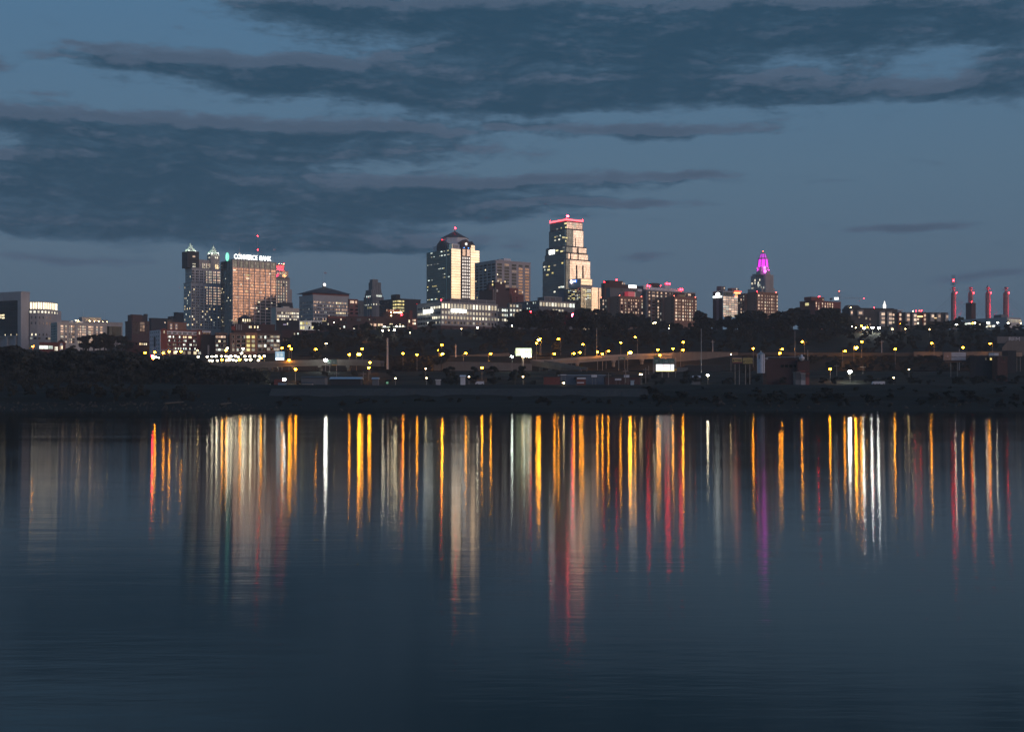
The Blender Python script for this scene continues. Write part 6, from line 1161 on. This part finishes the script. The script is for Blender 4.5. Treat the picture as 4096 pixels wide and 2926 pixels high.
shed('shed', 'long dark shed with pale shining metal roof above the levee', 1320, 1442, 1515, 1545, 620, 'black', 1.0, 10, bluer)
shed('shed', 'tiny pale-roofed hut right of the shining metal roof', 1489, 1512, 1515, 1528, 640, 'darkconcrete', .8, 5, bluer)
shed('shed', 'red container-like hut behind the white floodlight', 1096, 1126, 1516, 1526, 640, 'brick', 'flat', 4); shed('shed', 'small blue-grey hut below the white floodlight', 1112, 1140, 1530, 1541, 610, bluer, 'flat', 4)
shed('shed', 'dim low shed right of the white floodlight', 1205, 1300, 1510, 1524, 650, 'darkconcrete', .8, 9)
shed('shed', 'small pale shed beside the orange lamp near the levee', 1208, 1248, 1533, 1541, 600, 'concrete', .6, 4)
shed('hut', 'narrow pale kiosk at the left of the riverside trees', 1743, 1760, 1520, 1540, 600, 'concrete', 'flat', 4, 'white')
shed('hut', 'pale round-topped hut half hidden by riverside trees', 1842, 1860, 1506, 1530, 610, 'white', .8, 4, 'white')
t, w, h = shed('brick_shed', 'dark red brick shed with white base strip by two white floodlights', 2308, 2343, 1508, 1533, 600, 'brick', 'flat', 9); MB().box(-w/2, w/2, -.35, -.01, h-.9, h-.1).build('white_fascia', M['white'], t); MB().box(-w/2, w*.3, -.3, -.01, .1, .6).build('white_strip', M['white'], t)
shed('brick_shed', 'long low brick shed behind the two white floodlights', 2176, 2240, 1507, 1530, 640, 'brick', 'flat', 10)
t, w, h = shed('shed', 'long blue-grey shed behind the red brick shed', 2236, 2420, 1501, 1520, 670, plain('blue_grey_sheet', (.10,.13,.17), .6), 'flat', 12, bluer); 
t, w, h = shed('shed', 'dark shed with pale sheet signs right of the blue-grey shed', 2422, 2560, 1508, 1532, 650, 'darkbrick', 'flat', 12)
for lab, a, c, y0, y1 in (('pale blank sheet sign on the blue-grey shed',2365,2388,1498,1508),('pale blank sheet sign above the dark shed, with a pole before it',2496,2517,1499,1509),('pale sheet sign low on the dark shed',2460,2485,1513,1520),('pale sign strip on the shed roof behind the floodlights',2242,2266,1497,1501)): board('sheet_sign', lab, a, c, y0, y1, 640 if y0 > 1510 else 630, M['white'], ((.2,.08),(.8,.08)), 'sign', False)
shed('dumpster', 'pale blue box container at the end of the dark shed', 2524, 2536, 1523, 1532, 600, plain('pale_blue_paint', (.40,.52,.60), .5), 'flat', 3, bluer, None, 'container')
t, w, h = shed('shed', 'dark hut with a pale awning below the ramp wall', 2768, 2802, 1502, 1516, 690, 'darkconcrete', 'flat', 6); MB().add([(-w/2,-2,h*.55),(w/2,-2,h*.55),(w/2,-.02,h),(-w/2,-.02,h)], [(0,1,2,3)]).build('awning', M['white'], t)
shed('shed', 'dark long shed below the tapering ramp wall', 2742, 2885, 1462, 1482, 780, 'black', 'flat', 8); shed('fence_block', 'grey slatted yard enclosure right of the bright screen', 2708, 2752, 1469, 1483, 775, 'darkconcrete', 'flat', 3)
t = thing('silo', 'white cylindrical silo with conical cap', 'silo', at(3043.5, 1480, 680)); rS = 15.5/F*680; hS = 64/F*680
MB().lathe([(rS,-1.5),(rS,hS)], 20).build('drum', plain('silo_white', (.55,.60,.68), .5), t); MB().lathe([(rS+.15,hS+.003),(.35,hS+1.2),(.3,hS+1.8)], 20).build('cap', M['metal'], t); MB().box(-1.5,-1.1,-rS-.15,-rS+.4,hS*.70,hS*.95).build('hatch', M['darkmetal'], t)
MB().tube((rS*.55,-rS*.9,-1),(rS*.55,-rS*.9,hS),.09,n=4).build('ladder', M['darkmetal'], t); MB().box(rS+.01,rS+1.6,-.8,.8,hS*.68,hS*.78).build('platform', M['metal'], t); MB().tube((rS,0,hS*.5),(rS+1.4,0,hS*.68),.1,n=4).build('brace', M['metal'], t)
t = thing('conveyor_pipe', 'long thin pale pipe running right from the white silo', 'pipe', at(3066, 1428, 682)); e_ = at(3204, 1426, 682) - t.location; MB().tube((0,0,0),tuple(e_),.16,n=6).build('pipe', M['metal'], t); MB().tube(tuple(e_ + Vector((-2,0,0))),tuple(e_ + Vector((0,0,1))),.16,n=6).build('elbow', M['metal'], t)
t = thing('cyclone', 'small white cyclone hopper on the brick silo shed', 'hopper', at(3207, 1442, 684)); MB().lathe([(.7,0),(1.5,1.0),(1.5,1.8),(.7,2.3),(.55,3.0),(.2,3.4)], 12).build('hopper', M['white'], t)
t, w, h = shed('brick_shed', 'brown brick shed carrying the white hopper, right of the silo', 3190, 3238, 1443, 1482, 686, 'darkbrick', 'flat', 10); t, w, h = shed('brick_shed', 'long dark brick shed with blank window outlines beside the silo', 3066, 3189, 1434, 1482, 690, 'darkbrick', 'flat', 10)
for k in range(4): MB().box(-w*.04+k*w*.14, -w*.04+k*w*.14+1.7, -.1, -.005, 1.8, 3.2).build('window', M['dark'], t)
for lab, a, c, y0, y1, mt in (('dull grey shipping container, left of the pair below the brick shed',3182,3202,1489,1520,'darkconcrete'),('grey shipping container with pale end, right of the pair',3204,3222,1494,1521,'concrete'),('pinkish ribbed container stacked behind the pair',3200,3220,1484,1493,'redbrick2'),('ribbed pink container at the right end of the container pile',3223,3237,1494,1510,'redbrick2')):
    t, w, h = shed('shipping_container', lab, a, c, y0, y1, 620 if y0 > 1486 else 626, mt, 'flat', 5, mt, 'containers by the river', 'container'); rb_ = MB()
    for k in range(6): rb_.box(-w/2+(k+.3)*w/6, -w/2+(k+.6)*w/6, -.08, -.005, .2, h-.2)
    rb_.build('ribs', M['darkmetal'], t)
for lab, a, c, y0, y1 in (('small white parked lorry on the dark ground at right',3512,3540,1502,1510),('pale dim car by the trees under the white wall lamp',3490,3512,1497,1506),('white van half hidden left of the riverside trees',1902,1936,1536,1541)):
    D = 610; cc = at((a+c)/2, y1, D); t = thing('parked_van', lab, 'van', (cc.x, D, zt(cc.x, D)+.1)); w = (c-a)/F*D
    MB().add([(-w/2,0,.5),(w/2,0,.5),(w/2,0,1.9),(-w*.3,0,1.9),(-w/2,0,1.2),(-w/2,1.8,.5),(w/2,1.8,.5),(w/2,1.8,1.9),(-w*.3,1.8,1.9),(-w/2,1.8,1.2)], [(0,1,2,3,4),(9,8,7,6,5)] + [(i,i+5,(i+1)%5+5,(i+1)%5) for i in range(5)]).build('body', M['white'], t)
    for sx in (-.3,.3): MB().tube((sx*w,-.1,.42),(sx*w,.2,.42),.42,n=10).build('wheel', M['black'], t)
t, w, h = shed('red_store', 'low dull red store with dark front, lit doorway and painted wall at right edge', 3990, 4030, 1425, 1458, 720, 'darkbrick', 'flat', 9, 'roof', None, 'building'); text('THE', 1.35, M['redbrick2'], t, (.2, -.05, h*.32), (R(90),0,0), .02); MB().box(w*.1, w*.24, -.2, -.01, h*.62, h*.9).build('window', M['soft'], t)
t, w, h = shed('store', 'dark flat store with glowing windows left of the dull red store', 3902, 3990, 1424, 1458, 728, 'black', 'flat', 9, 'roof', None, 'building')
for u, ww, m_ in ((.16,.9,'yellow'),(.30,.7,'warm'),(.36,.7,'warm'),(-.05,.5,'dim')): MB().box(u*w, u*w+ww, -.2, -.01, h*.55, h*.8).build('window', M[m_], t)
for lab, a, c, mt in (('pale blue-grey roof sign panel on the dark store',3955,3976,bluer),('white roof sign panel on the dark store',3977,3994,M['white'])): board('sheet_sign', lab, a, c, 1411, 1422, 722, mt, ((.2,.1),(.8,.1)), 'sign', False, 1.2)
shed('store', 'black windowless cube at the right edge beside the tan board', 4031, 4064, 1403, 1440, 760, 'black', 'flat', 9, 'roof', None, 'building'); board('sheet_sign', 'tan painted board with pale marks at the right edge', 4065, 4088, 1408, 1425, 765, wall('tan_board', (.40,.28,.2), scale=.8, var=.5), ((.2,.15),(.8,.15)), 'sign', False)
shed('gate_house', 'small gatehouse with one lit window on the right bluff', 3561, 3577, 1307, 1322, 1120, 'limestone', 1.6, 4); MB().box(-.8,.8,-.3,-.02,1.0,2.6).build('window', M['white_l'], bpy.data.objects[[o.name for o in bpy.data.objects if o.name.startswith('gate_house')][0]])

# ------------------------------------------------------------------ trees
leafm, nt, b, N, L = newmat('dark_foliage'); L(mixc(nt, rnd(nt), (.045,.047,.04), (.065,.066,.056)), b.inputs['Base Color']); b.inputs['Roughness'].default_value = .9; b.inputs['Specular IOR Level'].default_value = .1
barkm = wall('bark', (.09,.075,.06))
def leaves(n, size, h, w, seed):
    """crown of leaf clumps: uneven lobes set round a leaning axis, gaps between them; base of the crown at .22 h"""
    r = np.random.default_rng(seed); k = r.integers(7, 11); c = np.stack([r.uniform(-.55,.55,k)*w, r.uniform(-.5,.5,k)*w, h*(.34+.52*r.random(k)**.9)], 1); c[0] = (0,0,h*.84)
    rad = r.uniform(.2,.36,k)*w; rad[0] = .22*w
    i = r.integers(0, k, n); d_ = r.normal(size=(n,3)); d_ /= np.linalg.norm(d_, axis=1)[:,None]
    p = c[i] + d_*(rad[i]*r.random(n)**.35)[:,None]*np.array([1,1,.8]); p = p[p[:,2] > h*.14]; n = len(p)
    a = r.normal(size=(n,3)); a /= np.linalg.norm(a, axis=1)[:,None]; q = np.cross(a, r.normal(size=(n,3))); q /= np.linalg.norm(q, axis=1)[:,None]
    s = size*r.uniform(.6,1.4,n)[:,None]
    v = np.stack([p-a*s-q*s*.6, p+a*s-q*s*.5, p+a*s*.8+q*s*.6, p-a*s*.9+q*s*.5], 1)
    return v.reshape(-1,3), p
def qmesh(name, v, mat):
    me = bpy.data.meshes.new(name); n = len(v)//4; me.vertices.add(len(v)); me.vertices.foreach_set('co', v.astype(np.float32).ravel())
    me.loops.add(n*4); me.loops.foreach_set('vertex_index', np.arange(n*4, dtype=np.int32)); me.polygons.add(n); me.polygons.foreach_set('loop_start', np.arange(n, dtype=np.int32)*4)
    me.update(calc_edges=True); me.materials.append(mat); return me
PROTO = []
for s in range(6):
    hh, ww = (12, 7.5) if s % 2 else (12, 9.5)
    v, p = leaves(1500, .42, hh, ww*.62, 40+s); tr = MB(); tr.tube((0,0,-2),(.2,0,hh*.4),.42,.26,7); tr.tube((.2,0,hh*.4),(0,.1,hh*.8),.26,.06,6)
    for k in range(4): a = k*1.57+s; tr.tube((.15,0,hh*(.26+.05*k)),(math.cos(a)*ww*.3,math.sin(a)*ww*.3,hh*(.5+.07*k)),.16,.04,5)
    PROTO.append((qmesh('crown', v, leafm), tr.mesh('trunk', barkm), v))
def tree(px, ytop, D, label, group, wide=1.0):
    x = X(px, D); g_ = zt(x, D); h = Z(ytop, D) - g_
    if h < 3: h = 3
    cr, tk, _ = random.choice(PROTO); t = thing('tree', label, 'tree', (x, D, g_), random.uniform(0, 6.28), group); s = h/11.6; ws = s*random.uniform(.85,1.2)*wide
    t.scale = (ws, ws, s); link('trunk', tk, t); link('crown', cr, t); return t
OUTR = [(1640,1330),(1700,1322),(1760,1322),(1830,1318),(1860,1310),(1900,1308),(1950,1300),(2005,1298),(2045,1284),(2068,1250),(2090,1238),(2130,1232),(2160,1233),(2220,1236),(2290,1246),(2320,1232),(2370,1228),(2410,1229),(2440,1246),(2500,1246),(2562,1254),(2600,1268),(2640,1276),(2700,1290),(2740,1290),(2780,1284),(2792,1234),(2815,1243),(2835,1262),(2870,1268),(2925,1254),(2950,1252),(2977,1242),(3020,1234),(3050,1238),(3068,1256),(3090,1252),(3115,1246),(3155,1232),(3180,1226),(3210,1234),(3285,1234),(3325,1226),(3345,1226),(3380,1246),(3396,1262),(3420,1282),(3450,1296),(3500,1310),(3560,1316),(3610,1306),(3640,1298),(3670,1300),(3705,1284),(3760,1282),(3800,1283),(3822,1268),(3845,1262),(3858,1276),(3880,1302),(3900,1308),(3915,1292),(3940,1296),(3965,1306),(4000,1304),(4020,1300),(4055,1308),(4080,1304),(4110,1300)]
OUTL = [(-20,1372),(40,1376),(80,1388),(110,1390),(150,1398),(195,1404),(230,1400),(262,1390),(300,1372),(318,1345),(345,1334),(385,1328),(420,1326),(445,1336),(480,1330),(510,1350),(545,1390),(570,1404),(600,1432),(640,1442),(665,1428),(690,1416),(715,1408),(745,1416),(770,1418),(790,1428),(815,1440),(850,1450),(900,1455),(950,1457),(985,1462),(1030,1470),(1068,1482),(1085,1500)]
wl = []
def addw(x, D, h, wf=1.0):
    v = PROTO[random.randrange(6)][2]; s = h/11.6; a = random.uniform(0,6.28); c_, s_ = math.cos(a), math.sin(a); g_ = zt(x, D); k = random.sample(range(len(v)//4), min(480, len(v)//4)); q_ = v.reshape(-1,4,3)[k]
    m_ = q_.mean(1, keepdims=True); q_ = (m_ + (q_-m_)*1.5).reshape(-1,3)
    wl.append(np.stack([x+(q_[:,0]*c_-q_[:,1]*s_)*s*wf, D+(q_[:,0]*s_+q_[:,1]*c_)*s*wf, g_-.6+q_[:,2]*s], 1))
def outline(pts, v): return lerp_pts(pts, v)
# trees one can tell apart along the two outlines
k = 0
for i in range(78):
    px = 1650 + i*31.6 + random.uniform(-9,9); yt = outline(OUTR, px); D = random.choice((1090,1120,1150)) if px > 2050 else random.choice((1040,1070,1100))
    tree(px, yt + random.uniform(-1,5), D, 'dark leafy tree in the unlit treeline on the bluff, below the skyline of towers', 'trees along the bluff', 1.15)
for i in range(46):
    px = -10 + i*24.0 + random.uniform(-6,6); yt = outline(OUTL, px)
    D = 985 if 280 < px < 560 else random.choice((690,720,745))
    tree(px, yt + random.uniform(-1,8), D, 'dark leafy tree in the black woods on the left river bank', 'trees on the left bank', 1.1)
for px, yt, D, lab in ((1264,1398,800,'small tree lit golden by the orange lamp above the viaduct'),(1765,1388,845,'tree glowing orange behind the brightest lamp left of the billboard'),(1800,1462,720,'dark bushy tree in front of the pale retaining wall, left'),(1895,1462,720,'dark bushy tree in front of the pale retaining wall, middle'),(1975,1460,715,'dark tall tree in front of the pale retaining wall, right'),(2060,1474,700,'dark tree below the lit white billboard, left'),(2095,1460,705,'dark tree below the lit white billboard, right'),(1830,1505,620,'dark low tree beside the pale round-topped hut'),(2716,1384,900,'rough tree lit orange by two lamps on the rocky bank'),(3722,1378,900,'tree catching orange light beside the road lamp at right'),(3905,1278,1200,'round tree before the glowing convention building'),(3838,1262,1205,'tall rounded dark tree beside the first pylon')):
    tree(px, yt, D, lab, None)
# woods that read as one mass
for i in range(230):
    px = random.uniform(1560, 4130); D = random.uniform(955, 1150); x = X(px, D); yt = outline(OUTR, px) + random.uniform(8, 70); h = min(Z(yt, D) - zt(x, D), random.uniform(9, 16))
    if h > 3: addw(x, D, h)
for i in range(250):
    px = 1640 + i*10 + random.uniform(-4,4); D = random.uniform(1020, 1150) if px > 2050 else random.uniform(1000, 1090); x = X(px, D); yt = outline(OUTR, px) + random.uniform(6, 24); h = Z(yt, D) - zt(x, D)
    if h > 3: addw(x, D, min(h, 22), 1.15)
for i in range(120):
    px = -20 + i*9.4; D = random.uniform(660, 750); x = X(px, D); yt = outline(OUTL, px) + random.uniform(6, 24) if not 290 < px < 540 else 1392+random.uniform(0,16); h = Z(yt, D) - zt(x, D)
    if h > 2: addw(x, D, min(h, 26), 1.2)
for i in range(260):
    px = random.uniform(2960, 3960) if i % 3 else random.uniform(1480, 1740); D = random.uniform(852, 886); x = X(px, D); addw(x, D, min(random.uniform(3, 6.5), 34.5 - zt(x, D)), 1.5) if zt(x, D) < 32 else None
for i in range(330):
    px = random.uniform(1130, 4130); D = random.uniform(916, 1060); x = X(px, D); addw(x, D, random.uniform(5, 10), 1.3)
for i in range(110):
    px = random.uniform(1130, 1720); D = random.uniform(930, 1090); x = X(px, D); h = min(Z(1345, D) - zt(x, D), random.uniform(7, 12))
    if h > 3: addw(x, D, h)
for i in range(260):
    px = random.uniform(-40, 1100); D = random.uniform(492, 660); x = X(px, D); yt = max(1405, outline(OUTL, px)) + 30 + (700-D)*.45 + random.uniform(0, 30); h = min(Z(yt, D) - zt(x, D), random.uniform(7, 16))
    if h > 2: addw(x, D, h)
me = qmesh('woodland', np.concatenate(wl), leafm); tag(link('woodland', me), 'black unlit woods covering the river bank and bluff', 'woods', None, 'stuff')
wl = []
for i in range(260):
    px = random.uniform(2560, 4140); D = random.uniform(488, 640); x = X(px, D); h = random.uniform(1.5, 4.5)
    if Z(1535, D) - zt(x, D) > h: addw(x, D, h, 1.8)
for i in range(170):
    px = random.uniform(1100, 4100); D = random.choice((random.uniform(482, 505), random.uniform(640, 745))); addw(X(px, D), D, random.uniform(1.2, 3) if D < 600 else random.uniform(3, 6), 1.6)
me = qmesh('scrub', np.concatenate(wl), leafm); tag(link('scrub', me), 'low dark scrub along the water line and flat ground', 'scrub', None, 'stuff')
for b in BUILT: b.finish()
